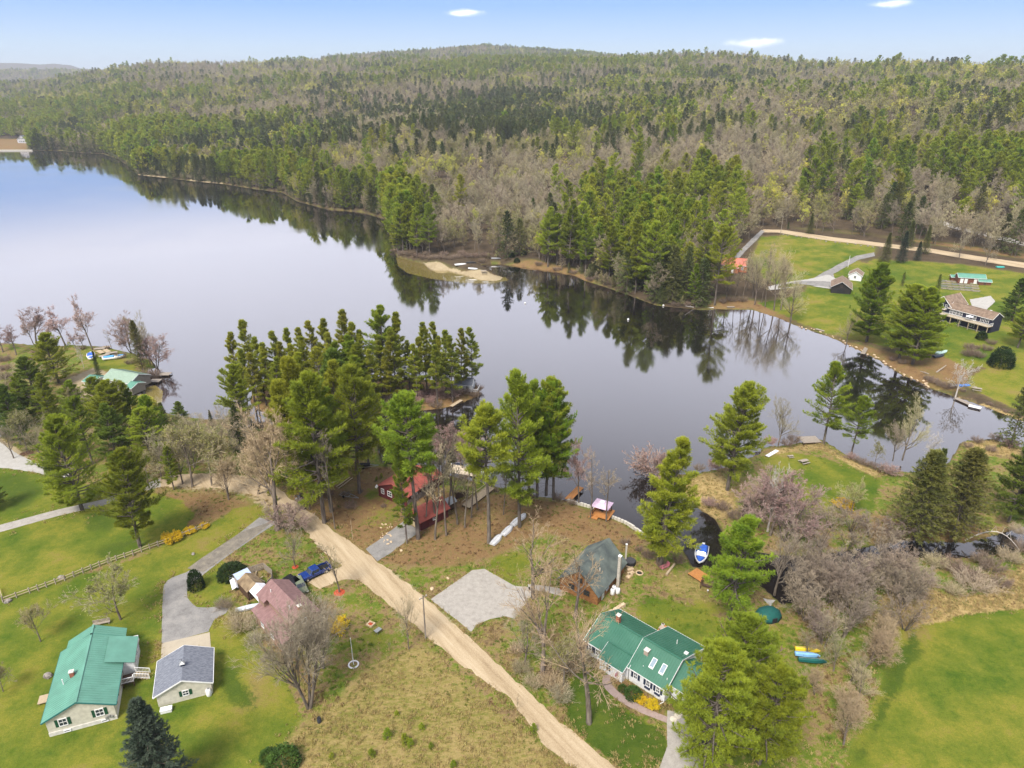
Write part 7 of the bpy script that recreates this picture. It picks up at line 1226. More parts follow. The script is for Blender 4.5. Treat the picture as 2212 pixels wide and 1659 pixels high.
T('redshrub0', Sh, 'small pinkish shrub over the water at the stump of the peninsula tip', 'd3', 1250, 770, 1200, 640, wide=1.3)
T('barered0', Bt, 'pink leafless tree leaning over the lake beside the broken stump', 'd3', 1290, 800, 1210, 640, wide=1.1)
# -- peninsula and right bank thicket
T('pine0', P_, 'large pine beside the small wooden deck on the peninsula', 'd4', 500, 670, 560, 188, wide=1.05)
T('pine2', P_, 'shorter bright pine right of the deck on the peninsula', 'd4', 660, 725, 700, 385, wide=1.1)
T('bare1', Bt, 'lone bare tree at the water left of the peninsula deck', 'd4', 237, 682, 262, 388, wide=.8)
T('bare0', Bt, 'pale grey tree over the dark water right of the peninsula', 'd4', 955, 765, 1005, 388, wide=.8)
T('birch0', Bt, 'thin birch right of the pale grey tree by the water', 'd4', 1110, 790, 1190, 600, wide=.9)
T('bare2', Bt, 'dark bare tree in front of the water near the olive cedars', 'd4', 900, 770, 910, 540, wide=.9)
T('budding0', Bt, 'small bare tree on the lawn behind the flat yellow shrub', 'd4', 660, 1080, 660, 870, wide=.9)
T('budding0', Bt, 'thin tree at the shore between the peninsula pines and the cedars', 'd4', 795, 785, 800, 650, wide=.8)
T('cedar0', ('cedar_tree', 'cedar'), 'left one of two big olive cedars behind the dark brook', 'd4', 1020, 1220, 1020, 700, wide=1.15)
T('cedar1', ('cedar_tree', 'cedar'), 'right one of two big olive cedars, with a pale trunk foot', 'd4', 1240, 1210, 1330, 690, wide=1.2)
T('spruce1', SPR, 'dark pointed spruce top just behind the left olive cedar', 'd4', 1080, 1130, 1045, 690, wide=.8)
T('darkpine0', P_, 'dark pine at the right edge of the picture beside the cedars', 'd4', 1570, 1120, 1610, 590, wide=1.0)
T('bigpine1', P_, 'pine cut by the right edge, behind the arched fallen birch', 'd4', 1700, 1150, 1690, 640, wide=.9)
for (k, bx, by, tx, ty, w, lb) in [('barered1', 120, 1150, 130, 850, 1.2, 'maroon leafless tree at the left end of the thicket'), ('barered0', 190, 1200, 200, 800, 1.0, 'maroon leafless tree with white stems in the thicket'), ('barered1', 270, 1230, 300, 860, 1.2, 'reddish grey tree beside the peninsula lawn'),
                                   ('bare0', 215, 1545, 200, 1100, .9, 'dark trunk tree standing in the brook behind the tall pine'), ('barered0', 30, 1100, 40, 930, 1.2, 'low maroon tree right of the dark channel'), ('birch0', 175, 1180, 200, 790, .7, 'white stemmed birch among the maroon trees')]:
    T(k, Bt, lb, 'd4', bx, by, tx, ty, wide=w)
_th = random.Random(8)
for i in range(30):
    a, b = _th.random(), _th.random(); x = 1700 + a * 250 + b * 20; y = 1210 + b * 190 - a * 10
    if 1195 < y < 1240 and x > 1720: y += 60
    tree('thicket%d' % (i % 3), 'bare_tree', 'tree', 'grey leafless tree in the tangled thicket beside the big mown field', 'v', x, y, h=_th.uniform(7, 11), wide=1.25, group='grey thicket trees')
for i, (x, y) in enumerate([(1745, 1150), (1790, 1140), (1840, 1150), (1880, 1160), (1930, 1175), (1770, 1180), (1830, 1185), (1900, 1190), (1720, 1170)]):
    tree('thicket%d' % (i % 3), 'bare_tree', 'tree', 'grey spreading willow behind the brook below the peninsula lawn', 'v', x, y, h=5.5 + i % 3, wide=1.6, group='grey willows by the brook')
for i, (x, y, h_) in enumerate([(1822, 1610, 8), (1850, 1520, 8), (1868, 1440, 9), (1800, 1450, 8), (1840, 1560, 7), (1780, 1400, 8), (1880, 1400, 8), (1740, 1420, 6), (1900, 1370, 6), (1835, 1480, 8), (1760, 1500, 6)]):
    tree('bare%d' % (i % 3) if i % 2 else 'baretan1', 'bare_tree', 'tree', 'thin tan tree in the row between the big field and the kayaks', 'v', x, y, h=h_, wide=.95, group='thin trees along the field edge')
for i, (x, y, h_, w) in enumerate([(2105, 1270, 3.4, 1.5), (2060, 1230, 2.8, 1.3), (2020, 1220, 2.6, 1.2), (2140, 1230, 2.8, 1.3), (2180, 1210, 2.6, 1.2), (2210, 1190, 2.6, 1.2), (2000, 1260, 2.4, 1.2), (1985, 1290, 2.2, 1.1), (2060, 1280, 2.2, 1.2), (2160, 1265, 2.4, 1.2), (2195, 1150, 2.2, 1), (2120, 1215, 2.6, 1.2), (1960, 1230, 2.4, 1), (2090, 1245, 3, 1.2)]):
    tree('greyshrub0' if i % 2 == 0 else 'shrub%d' % (i % 3), 'shrub', 'shrub', 'rounded purplish grey shrub in front of the brook and the straw marsh', 'v', x, y, h=h_, wide=w, group='grey shrubs in the marsh')
for i, (x, y) in enumerate([(1640, 962), (1665, 958), (1700, 962), (1715, 955), (1840, 990), (1870, 1005), (1895, 1015), (1920, 1022), (1855, 998), (1510, 1015), (1545, 1010), (1590, 1010), (1480, 1040), (1530, 1090), (1560, 1100), (1590, 1120), (1620, 1110), (2110, 955), (2150, 950), (2180, 965), (2090, 965), (2140, 975)]):
    tree(['shrub0', 'redshrub0', 'shrub2'][i % 3], 'shrub', 'shrub', 'leafless shrub along the water edge of the peninsula', 'v', x, y, h=1.6 + (i % 4) * .3, wide=1.1, group='shrubs on the peninsula shore')
# -- foot of the near shore
for i, (x, y) in enumerate([(1075, 1062), (1110, 1066), (1205, 1080), (1140, 1072), (1060, 1050), (1000, 1038), (945, 1022), (1350, 1175), (1400, 1205), (1380, 1190), (1430, 1225), (1465, 1215), (1150, 1075), (1235, 1088)]):
    tree('shrub%d' % (i % 3), 'shrub', 'shrub', 'leafless shrub on the shore of the gazebo lot', 'v', x, y, h=1.3 + (i % 3) * .4, wide=.9, group='shrubs on the gazebo shore')
tree('bush0', 'round_bush', 'bush', 'big leafy bush beside the brick walk of the white house', 'c3', 850, 1225, h=1.7, wide=1.5)
tree('bush0', 'round_bush', 'bush', 'smaller leafy bush left of the big one at the white house', 'c3', 785, 1190, h=1.2, wide=1.1)
tree('forsythia0', 'flowering_bush', 'bush', 'low yellow green bush in the mulch bed at the middle windows', 'c3', 890, 1255, h=.9, wide=1.3)
tree('forsythia0', 'flowering_bush', 'bush', 'low yellow green bush in the mulch bed near the downspout', 'c3', 965, 1290, h=1.0, wide=1.3)
# -- far bank of the right arm
for (k, bx, by, tx, ty, w, lb) in [('bigpine0', 1010, 1065, 1060, 515, 1.1, 'dark full pine in front of the black barn on the far bank'), ('bigpine1', 1230, 1180, 1240, 655, 1.2, 'left one of the twin full pines between the barn and the navy house'), ('bigpine0', 1320, 1215, 1375, 680, 1.2, 'right one of the twin full pines, nearest the navy house'),
                                   ('darkpine0', 1990, 925, 1985, 628, 1.3, 'pine hiding the right end of the navy house'), ('bigpine1', 2030, 1105, 2060, 790, 1.2, 'pine at the right edge below the navy house'), ('darkpine0', 1480, 750, 1450, 600, .6, 'small dark pine left of the garden beds'), ('darkpine1', 1250, 690, 1255, 588, .7, 'dark pine top behind the twin full pines'),
                                   ('pine0', 2060, 770, 2050, 650, .8, 'pine at the right edge behind the navy house')]:
    T(k, P_, lb, 'e1', bx, by, tx, ty, wide=w)
for (k, bx, by, tx, ty, w, lb) in [('spruce0', 1130, 530, 1150, 320, 1.05, 'dark spruce at the bend of the far dirt road'), ('bluespruce0', 1240, 530, 1250, 310, .85, 'grey blue spruce at the bend of the far dirt road'), ('bluespruce0', 1350, 515, 1350, 380, .95, 'short grey green spruce right of the blue one'), ('spruce1', 1290, 430, 1290, 240, 1.1, 'tall dark hemlock behind the far dirt road bend'), ('spruce0', 1400, 470, 1390, 270, .9, 'narrow dark hemlock above the far dirt road'),
                                   ('spruce0', 625, 335, 640, 190, 1.1, 'lone dark spruce above the far dirt road and lawn'), ('spruce1', 480, 300, 480, 250, 1.1, 'little dark spruce beside the far utility pole')]:
    T(k, SPR, lb, 'e1', bx, by, tx, ty, wide=w)
T('bush1', ('round_bush', 'bush'), 'round dark green young pine on the bank right of the beached boat', 'e1', 1915, 1222, 1915, 1088, wide=1.05)
T('bush1', ('round_bush', 'bush'), 'dark shrub at the corner of the navy house lawn', 'e1', 1785, 1045, 1785, 985, wide=1.1)
T('birch0', Bt, 'white birch standing above the small dock on the far bank', 'e1', 1610, 1438, 1640, 1178, wide=1.0)
T('bare0', Bt, 'large bare tree leaning over the water on the far bank', 'e1', 495, 940, 530, 560, wide=.9)
for j, (bx, by, tx, ty) in enumerate([(255, 815, 230, 420), (325, 830, 340, 400), (385, 850, 420, 410), (300, 800, 290, 430), (430, 850, 470, 480), (120, 790, 120, 480), (60, 790, 50, 500), (170, 790, 160, 470), (240, 770, 240, 440), (360, 700, 350, 430), (450, 720, 430, 500), (200, 720, 200, 450)]):
    T(['bare1', 'thin0', 'bare2', 'thin1'][j % 4], Bt, 'tall leafless tree in the row between the orange roof and the water', 'e1', bx, by, tx, ty, wide=.75, group='bare trees before the orange roof')
for (bx, by, tx, ty, lb) in [(875, 1080, 870, 840, 'thin bare tree on the far bank below the black barn'), (1635, 500, 1640, 300, 'bare tree at the far roadside above the garden'), (1810, 550, 1830, 340, 'multi stem bare tree by the far roadside beside the teal bin'), (1460, 400, 1490, 180, 'pale bare tree between the two far roads'), (1730, 420, 1740, 200, 'bare tree beside the far upper road')]:
    T('bare1', Bt, lb, 'e1', bx, by, tx, ty, wide=.8)
for i, (bx, by, h_) in enumerate([(1690, 1160, 2.6), (1730, 1150, 3), (1770, 1170, 2.4), (1700, 1110, 2.4), (1980, 1190, 2), (1460, 1340, 2.2), (1500, 1360, 2.4), (1550, 1380, 2.2), (1430, 1320, 2), (1590, 1370, 2), (1740, 1110, 2.2), (1250, 1210, 2), (1820, 1120, 2.4), (1190, 1190, 1.8), (870, 650, 2), (1850, 1080, 2.2), (100, 790, 3), (170, 790, 3), (40, 800, 2.6), (1660, 1400, 1.2), (1840, 1490, 1.1), (1950, 1540, 1.1)]):
    tree('shrub%d' % (i % 3), 'shrub', 'shrub', 'brown leafless shrub on the far bank lawn and shore', 'e1', bx, by, h=h_, wide=1.1, group='shrubs on the far bank')

# belt of further trees on the left mainland shore, and undergrowth on the island
for j, (k, x, y, h_) in enumerate([('darkpine0', 45, 960, 17), ('pine1', 120, 940, 18), ('budding0', 150, 990, 10), ('pine2', 200, 1000, 18), ('darkpine1', 255, 1010, 17), ('budding0', 290, 990, 10), ('pine0', 345, 985, 17), ('spruce0', 365, 960, 12), ('budding0', 405, 975, 11), ('bare1', 440, 985, 13), ('bare2', 480, 1000, 14), ('spruce1', 520, 975, 13), ('bare0', 545, 1000, 14), ('baretan1', 570, 1015, 12), ('bare1', 350, 1035, 12), ('bare2', 395, 1045, 12), ('budding0', 320, 1045, 10), ('pine3', 60, 905, 14), ('darkpine0', 20, 930, 15), ('bare0', 500, 960, 12), ('bare1', 10, 880, 12), ('pine2', 225, 925, 15), ('bare0', 270, 905, 11), ('budding0', 170, 900, 10), ('bare2', 95, 1000, 11), ('pine1', 300, 945, 16), ('budding0', 370, 1000, 11), ('bare0', 420, 1010, 12), ('bare1', 240, 960, 12), ('bare2', 30, 990, 10), ('bare0', 60, 850, 11), ('bare1', 100, 860, 11), ('budding0', 35, 870, 9)]):
    tree(k, 'pine_tree' if 'pine' in k else 'spruce_tree' if 'spruce' in k else 'bare_tree', 'pine' if 'pine' in k else 'spruce' if 'spruce' in k else 'tree', ('green pine' if 'pine' in k else 'dark spruce' if 'spruce' in k else 'leafless grey tree') + ' in the tree belt between the dirt lane and the lake', 'v', x, y, h=h_, wide=1.05, group=('pines' if 'pine' in k else 'spruces' if 'spruce' in k else 'bare trees') + ' in the shore belt')
_us = random.Random(21)
for i in range(46):
    a = _us.uniform(0, 6.28); r_ = _us.uniform(.3, .97); x = 785 + 240 * r_ * math.cos(a); y = 857 + 34 * r_ * math.sin(a)
    tree(['shrub0', 'redshrub0', 'shrub2', 'youngpine0', 'shrub1'][i % 5], 'shrub', 'shrub', 'low brush under the pines of the small island', 'v', x, y, h=_us.uniform(1.4, 3.2), wide=1.3, group='brush under the island pines')
for i in range(30):
    x, y = _us.uniform(560, 1050), _us.uniform(1000, 1100); y = max(y, 1004 + (x - 824) * .16 if x > 824 else y)
    if 830 < x < 960 and y > 1010: continue
    tree(['shrub0', 'shrub1', 'youngpine0'][i % 3], 'shrub', 'shrub', 'small brush on the leaf litter below the roadside pines', 'v', x, y, h=_us.uniform(.8, 2.0), wide=1.2, group='brush below the roadside pines')
# ================================================================ FOREST on the far shore and hills
for k in range(3): proto('mpine%d' % k, pine_tree(210 + k, 23, (.1, .3, .38)[k], (5.6, 5.0, 5.3)[k], 60, 7, 2, 5, 1.0, .24, round_top=(1.0, .6, .9)[k], trunk_r=.25), M_BARKP, M_PINE)
for k in range(3): proto('mhem%d' % k, spruce_tree(220 + k, 19, (4.5, 4.0, 4.9)[k], 90, 7, 6, .85, .22, shape=.62), M_BARK, M_HEM)
for k in range(3): proto('mbare%d' % k, bare_tree(230 + k, 16, (.8, .7, .9)[k], 1, (12, 7, 6, 4), .085, trunk_r=.16, ang=.6), M_BARK, M_TWIG)
for k in range(2): proto('mbud%d' % k, bare_tree(240 + k, 15, .85, 1, (11, 6, 5, 3), .07, trunk_r=.16, ang=.6, leafn=1300, leaf=(.30, .7)), M_BARK, M_TWIG, M_BUDY)
for k in range(2): proto('molive%d' % k, bare_tree(245 + k, 15, .85, 1, (11, 6, 5, 3), .07, trunk_r=.16, ang=.6, leafn=1000, leaf=(.27, .7)), M_BARK, M_TWIG, M_BUDG)
for k in range(2): proto('fpine%d' % k, pine_tree(250 + k, 20, .25, 5.6, 28, 5, 1, 6, 1.8, .6, round_top=1.0, trunk_r=.25), M_BARKP, M_PINE)
for k in range(2): proto('fhem%d' % k, spruce_tree(255 + k, 17, 4.3, 44, 4, 5, 1.5, .5, shape=.6), M_BARK, M_HEM)
for k in range(2): proto('fbare%d' % k, bare_tree(260 + k, 15, .9, 1, (9, 6, 4, 3), .20, trunk_r=.2, ang=.6), M_BARK, M_TWIG)
for k in range(2): proto('fbud%d' % k, bare_tree(265 + k, 15, .85, 1, (8, 4, 4, 1), .18, trunk_r=.2, ang=.6, leafn=300, leaf=(.75, .7)), M_BARK, M_TWIG, M_BUDY)
for k in range(2): proto('fol%d' % k, bare_tree(270 + k, 15, .9, 1, (9, 5, 4, 2), .18, trunk_r=.2, ang=.6, leafn=220, leaf=(.65, .7)), M_BARK, M_TWIG, M_BUDG)
_stage = bpy.data.collections.new('tree_kinds')
def merged(key):
    """one mesh with trunk and crown together, for copies too small to show parts"""
    parts = PROTO[key][0]; V = []; Q = []; mi = []; o = 0; ms = []
    for _, me in parts:
        n = len(me.vertices); v = np.empty(n * 3, np.float32); me.vertices.foreach_get('co', v); l = np.empty(len(me.loops), np.int32); me.loops.foreach_get('vertex_index', l)
        k = np.empty(len(me.polygons), np.int32); me.polygons.foreach_get('material_index', k)
        V.append(v.reshape(-1, 3)); Q.append(l.reshape(-1, 4) + o); mi.append(k + len(ms)); o += n; ms += list(me.materials)
    me = np_mesh(key, np.concatenate(V), quads=np.concatenate(Q), mats=ms); me.polygons.foreach_set('material_index', np.concatenate(mi)); return me
MM = {}
def mm(key):
    if key not in MM: MM[key] = merged(key)
    return MM[key]
def mass(name, keys, P, rot, sc, idx):
    """one object that stands for all the farther trees of a kind"""
    c = bpy.data.collections.new(name + '_kinds')
    for i, k in enumerate(keys):
        o = bpy.data.objects.new('%s_%02d' % (name, i), mm(k)); c.objects.link(o)
    me = bpy.data.meshes.new(name); me.vertices.add(len(P)); me.vertices.foreach_set('co', np.asarray(P, np.float32).ravel())
    for nm, v in (('rot', rot), ('sc', sc)): a = me.attributes.new(nm, 'FLOAT', 'POINT'); a.data.foreach_set('value', np.asarray(v, np.float32))
    a = me.attributes.new('idx', 'INT', 'POINT'); a.data.foreach_set('value', np.asarray(idx, np.int32)); me.update()
    o = link(name, me); tag(o, kind='stuff')
    g = bpy.data.node_groups.new(name, 'GeometryNodeTree'); g.interface.new_socket('Geometry', in_out='INPUT', socket_type='NodeSocketGeometry'); g.interface.new_socket('Geometry', in_out='OUTPUT', socket_type='NodeSocketGeometry')
    gi, go = g.nodes.new('NodeGroupInput'), g.nodes.new('NodeGroupOutput'); ip = g.nodes.new('GeometryNodeInstanceOnPoints'); ci = g.nodes.new('GeometryNodeCollectionInfo')
    ci.inputs[0].default_value = c; ci.inputs['Separate Children'].default_value = True; ci.inputs['Reset Children'].default_value = True
    mp = g.nodes.new('GeometryNodeMeshToPoints'); g.links.new(gi.outputs[0], mp.inputs[0]); g.links.new(mp.outputs[0], ip.inputs['Points']); g.links.new(ci.outputs[0], ip.inputs['Instance'])
    ip.inputs['Pick Instance'].default_value = True
    def at(nm, ty):
        n = g.nodes.new('GeometryNodeInputNamedAttribute'); n.data_type = ty; n.inputs[0].default_value = nm; return n.outputs[0]
    g.links.new(at('idx', 'INT'), ip.inputs['Instance Index'])
    cx = g.nodes.new('ShaderNodeCombineXYZ'); g.links.new(at('rot', 'FLOAT'), cx.inputs[2]); g.links.new(cx.outputs[0], ip.inputs['Rotation'])
    cs = g.nodes.new('ShaderNodeCombineXYZ'); s = at('sc', 'FLOAT'); [g.links.new(s, cs.inputs[k]) for k in range(3)]; g.links.new(cs.outputs[0], ip.inputs['Scale'])
    g.links.new(ip.outputs[0], go.inputs[0]); md = o.modifiers.new('trees', 'NODES'); md.node_group = g; return o
def vnoise(x, y, seed):
    r = np.random.default_rng(seed); tab = r.random((256, 256)); xi, yi = np.floor(x).astype(int), np.floor(y).astype(int); u, v = x - xi, y - yi; u, v = u * u * (3 - 2 * u), v * v * (3 - 2 * v)
    g = lambda a, b: tab[a % 256, b % 256]
    return (g(xi, yi) * (1 - u) + g(xi + 1, yi) * u) * (1 - v) + (g(xi, yi + 1) * (1 - u) + g(xi + 1, yi + 1) * u) * v
def inpoly(P, pts, ): return sdist(P, np.array(pts, float)) > 0
CLEAR = [[(1600, 545), (1625, 505), (1690, 490), (1900, 520), (2000, 533), (2100, 548), (2400, 598), (2700, 640), (2700, 1300), (2000, 850), (1820, 745), (1640, 674), (1500, 680), (1545, 640), (1560, 575)],
         [(855, 548), (1020, 552), (1060, 562), (1150, 552), (1200, 585), (1142, 584), (1077, 574), (1095, 608), (1000, 604), (860, 562)],
         [(1970, 460), (2060, 475), (2212, 515), (2500, 580), (2500, 600), (2212, 545), (2130, 522), (2040, 500), (1960, 475)], [(-200, 300), (62, 300), (62, 327), (-200, 327)]]
# (x, y, radius x, radius y, species, strength): where the stands are
STANDS = [(1130, 270, 330, 60, 'hem', 1.1), (1000, 310, 200, 60, 'hem', .6), (700, 330, 180, 60, 'hem', .7), (450, 320, 230, 45, 'pine', .9), (330, 340, 150, 40, 'hem', .6), (1080, 470, 170, 75, 'bare', 1.6), (1010, 380, 200, 40, 'bare', .8), (720, 420, 90, 30, 'bare', .4),
          (130, 280, 230, 70, 'pine', 1.0), (250, 215, 200, 22, 'pine', .8), (1200, 155, 420, 28, 'pine', .9), (500, 190, 300, 45, 'bare', .7), (560, 160, 80, 25, 'bud', .9), (130, 222, 110, 16, 'bud', 1.2), (370, 225, 120, 30, 'bud', .4), (250, 210, 60, 14, 'bud', .4),
          (1450, 300, 300, 60, 'bare', .6), (1330, 470, 170, 60, 'pine', 1.4), (1400, 590, 200, 50, 'pine', 1.6), (1500, 560, 90, 60, 'bare', 1.2), (1540, 440, 70, 50, 'pine', 1.5), (1840, 430, 230, 60, 'pine', 1.9), (2120, 420, 160, 80, 'pine', 1.3), (1950, 480, 80, 40, 'bare', .8), (1650, 380, 80, 50, 'bare', 1.2), (2150, 400, 180, 120, 'pine', .9), (1500, 340, 200, 40, 'hem', .6), (2000, 170, 130, 25, 'bud', .9), (1950, 330, 220, 50, 'bare', .3), (1700, 200, 200, 40, 'bare', .5),
          (1480, 380, 160, 50, 'pine', .6), (1620, 430, 60, 90, 'bare', .8), (2100, 510, 170, 40, 'bare', 1.3), (1700, 130, 60, 12, 'hem', .8), (1000, 225, 250, 40, 'hem', .5), (800, 260, 200, 40, 'bare', .5), (1250, 250, 100, 30, 'bud', .3), (1400, 230, 200, 30, 'pine', .4), (2050, 260, 250, 60, 'pine', .5), (620, 395, 120, 30, 'pine', .8), (880, 480, 50, 60, 'pine', 1.2)]
def scatter():
    r = np.random.default_rng(77); out = []
    bands = [(190, 620, 7.4), (620, 1100, 8.3), (1100, 1700, 9.8), (1700, 3000, 11.8)]
    for d0, d1, st in bands:
        n = int(1.45 * (d1 * d1 - d0 * d0) / 2 / st / st * 1.02); d = np.sqrt(r.uniform(d0 * d0, d1 * d1, n)); a = r.uniform(-.73, .73, n); out.append(np.stack([d * np.sin(a), d * np.cos(a)], 1))
    n = 9000; d = r.uniform(3150, 3560, n); a = r.uniform(BA[0], BA[-1], n); out.append(np.stack([d * np.sin(a), d * np.cos(a)], 1))
    n = 7000; d = r.uniform(4700, 5230, n); a = r.uniform(-.73, CA[-1], n); out.append(np.stack([d * np.sin(a), d * np.cos(a)], 1))
    e = WLAKE[:len(NSH + SPIT + NS2) - 1]; o2 = []
    for a_, b_ in zip(e, e[1:]):
        ln = np.hypot(*(b_ - a_)); k = int(ln / 2.0); nn = np.array([-(b_ - a_)[1], (b_ - a_)[0]]) / max(ln, .1)
        if k: o2.append(a_ + (b_ - a_) * r.random((k, 1)) + nn * r.uniform(.5, 13, (k, 1)))
    fringe = np.concatenate(o2); out.append(fringe); f2 = np.concatenate(o2) * 0; o3 = []
    for a_, b_ in zip(e, e[1:]):
        ln = np.hypot(*(b_ - a_)); k = int(ln / 1.1); nn = np.array([-(b_ - a_)[1], (b_ - a_)[0]]) / max(ln, .1)
        if k: o3.append(a_ + (b_ - a_) * r.random((k, 1)) + nn * r.uniform(.3, 4.5, (k, 1)))
    f2 = np.concatenate(o3); nsm = len(f2); out.append(f2)
    small = np.zeros(sum(len(o_) for o_ in out), bool); small[-nsm:] = True
    P = np.concatenate(out); d = np.hypot(P[:, 0], P[:, 1]); az = np.arctan2(P[:, 0], P[:, 1]); far = d > 3100
    keep = far | ((d < np.interp(az, RA, RR) + 70) & is_north(P)); P, d, small = P[keep], d[keep], small[keep]
    L = land(P); keep = (L > .9) | (small & (L > .2)); P, d, L, small = P[keep], d[keep], L[keep], small[keep]
    Z = height(P, L); px, py = proj(P[:, 0], P[:, 1], Z); keep = (px > -140) & (px < 2350)
    SP = np.stack([px, py], 1)
    for c in CLEAR: keep &= ~inpoly(SP, c)
    for (x, y, rr) in TREES:
        if y > 190: keep &= (P[:, 0] - x) ** 2 + (P[:, 1] - y) ** 2 > (rr * .6) ** 2
    P, d, L, Z, px, py, small = P[keep], d[keep], L[keep], Z[keep], px[keep], py[keep], small[keep]
    n = len(P); x, y = P[:, 0], P[:, 1]
    def nz_(w, s): return vnoise(x / w + 50, y / w + 50, s) * .6 + vnoise(x / w * 2.3 + 9, y / w * 2.3, s + 1) * .4
    sc = {'bare': .47 + (nz_(150, 1) - .5) * 1.1, 'hem': .20 + (nz_(70, 3) - .5) * 1.3, 'pine': .13 + (nz_(60, 5) - .5) * 1.3, 'bud': .34 + (nz_(40, 7) - .5) * 1.5, 'olive': .42 + (nz_(50, 9) - .5) * 1.3}
    for (X, Y, rx, ry, k, s) in STANDS: sc[k] = sc[k] + s * .36 * np.exp(-((px - X) / rx) ** 2 - ((py - Y) / ry) ** 2)
    sh = np.exp(-(L / 28) ** 2); sc['pine'] = sc['pine'] + sh * .5 * ((px < 900) | (px > 1240)); sc['hem'] = sc['hem'] + sh * .38 * ((px < 900) | (px > 1240))
    sc['bud'] = sc['bud'] - .12 * (d < 500)
    ks = list(sc); M = np.stack([sc[k] for k in ks], 1) + r.gumbel(0, .15, (n, 5)); sp_ = np.argmax(M, 1)
    sp_ = np.where(small, np.array([ks.index(k) for k in ('hem', 'olive', 'bare')])[r.integers(0, 3, n)], sp_)
    return P, Z, d, sp_, ks, r, px, py, small
def build_forest():
    P, Z, d, sp_, ks, r, px, py, small = scatter()
    near = {'bare': ['mbare0', 'mbare1', 'mbare2'], 'hem': ['mhem0', 'mhem1', 'mhem2'], 'pine': ['mpine0', 'mpine1', 'mpine2'], 'bud': ['mbud0', 'mbud1'], 'olive': ['molive0', 'molive1']}
    farp = {'bare': ['fbare0', 'fbare1'], 'hem': ['fhem0', 'fhem1'], 'pine': ['fpine0', 'fpine1'], 'bud': ['fbud0', 'fbud1'], 'olive': ['fol0', 'fol1']}
    names = {'bare': ('bare_tree', 'tree', 'leafless grey tree'), 'hem': ('hemlock_tree', 'hemlock', 'dark pointed hemlock'), 'pine': ('pine_tree', 'pine', 'full green pine'), 'bud': ('budding_tree', 'tree', 'yellow green budding tree'), 'olive': ('budding_tree', 'tree', 'olive tinted budding tree')}
    have = {'bare_tree': sum(1 for o in COL.objects if o.name.startswith('bare_tree')), 'pine_tree': sum(1 for o in COL.objects if o.name.startswith('pine_tree')), 'hemlock_tree': 0, 'budding_tree': 0}
    quota = {'bare': 298 - have['bare_tree'], 'hem': 298, 'pine': 298 - have['pine_tree'], 'bud': 110, 'olive': 185}
    def place(x, y):
        if x < 320: return 'on the hillside above the far left shore'
        if x < 700: return 'on the wooded shore above the dark lake reflections'
        if x < 880: return 'on the bluff left of the sandy spit'
        if x < 1150: return 'in the woods right behind the sandy spit'
        if x < 1480: return 'in the woods left of the orange roof'
        if x < 1650: return 'in the woods around and behind the orange roof'
        if x < 1950: return 'in the woods behind the far dirt road and lawn'
        return 'in the woods around the upper gravel road'
    for i, k in enumerate(ks):
        ix = np.where(sp_ == i)[0]; vis = ix[(px[ix] > 10) & (px[ix] < 2200) & ~small[ix]]; o = vis[np.argsort(d[vis])][:max(0, quota[k])]; rest = np.setdiff1d(ix, o)
        nm, cat, lb = names[k]; hs = {'bare': 16, 'hem': 17, 'pine': 20, 'bud': 15, 'olive': 15}[k]
        for j in o:
            wh = place(px[j], py[j]); key = near[k][int(r.integers(len(near[k])))]; ob = link(nm, mm(key), None, (float(P[j, 0]), float(P[j, 1]), float(Z[j]) - .2), float(r.uniform(0, 6.28)))
            s = float(r.uniform(.82, 1.25)) * (.33 if small[j] else 1); ob.scale = (s, s, s); tag(ob, '%s %s' % (lb, wh), cat, '%ss %s' % (lb, wh))
        fr = (d[rest] > 780).astype(int); nn = len(near[k]); idx = np.where(fr == 0, r.integers(0, nn, len(rest)), nn + r.integers(0, 2, len(rest)))
        s = r.uniform(.80, 1.28, len(rest)) * np.where(small[rest], .33, 1) * np.where(d[rest] > 1500, 1.08, 1)
        mass({'bare': 'bare_woods', 'hem': 'hemlock_woods', 'pine': 'pine_woods', 'bud': 'budding_woods', 'olive': 'olive_woods'}[k], near[k] + farp[k], np.column_stack([P[rest], Z[rest] - .3]), r.uniform(0, 6.28, len(rest)), s, idx)
    print('forest', len(P), {k: int((sp_ == i).sum()) for i, k in enumerate(ks)})
# named pines of the north shore (foot and top measured)
for j, (bx, by, tx, ty) in enumerate([(1075, 620, 1055, 250), (1200, 632, 1180, 208), (1130, 610, 1120, 290), (1300, 675, 1330, 300), (1440, 700, 1450, 365), (1600, 775, 1580, 300), (1700, 800, 1740, 335), (1660, 690, 1660, 330), (1690, 805, 1680, 590), (1950, 850, 1970, 590), (2075, 850, 2110, 355), (1560, 700, 1540, 350), (1800, 720, 1790, 330), (1500, 640, 1490, 210), (1640, 560, 1650, 170), (1250, 600, 1240, 250), (2000, 700, 2020, 330), (1400, 620, 1400, 260)]):
    T('pine%d' % (j % 4), P_, 'bright green pine on the dark shore left of the orange roof', 'e3', bx, by, tx, ty, wide=1.0, group='north shore pines')
for j, (bx, by, tx, ty) in enumerate([(175, 535, 190, 298), (290, 545, 265, 228), (365, 545, 350, 228), (230, 520, 230, 330)]):
    T('pine%d' % (j % 4), P_, 'pine at the bluff where the lake narrows, left of the spit', 'e3', bx, by, tx, ty, wide=.95, group='bluff pines')
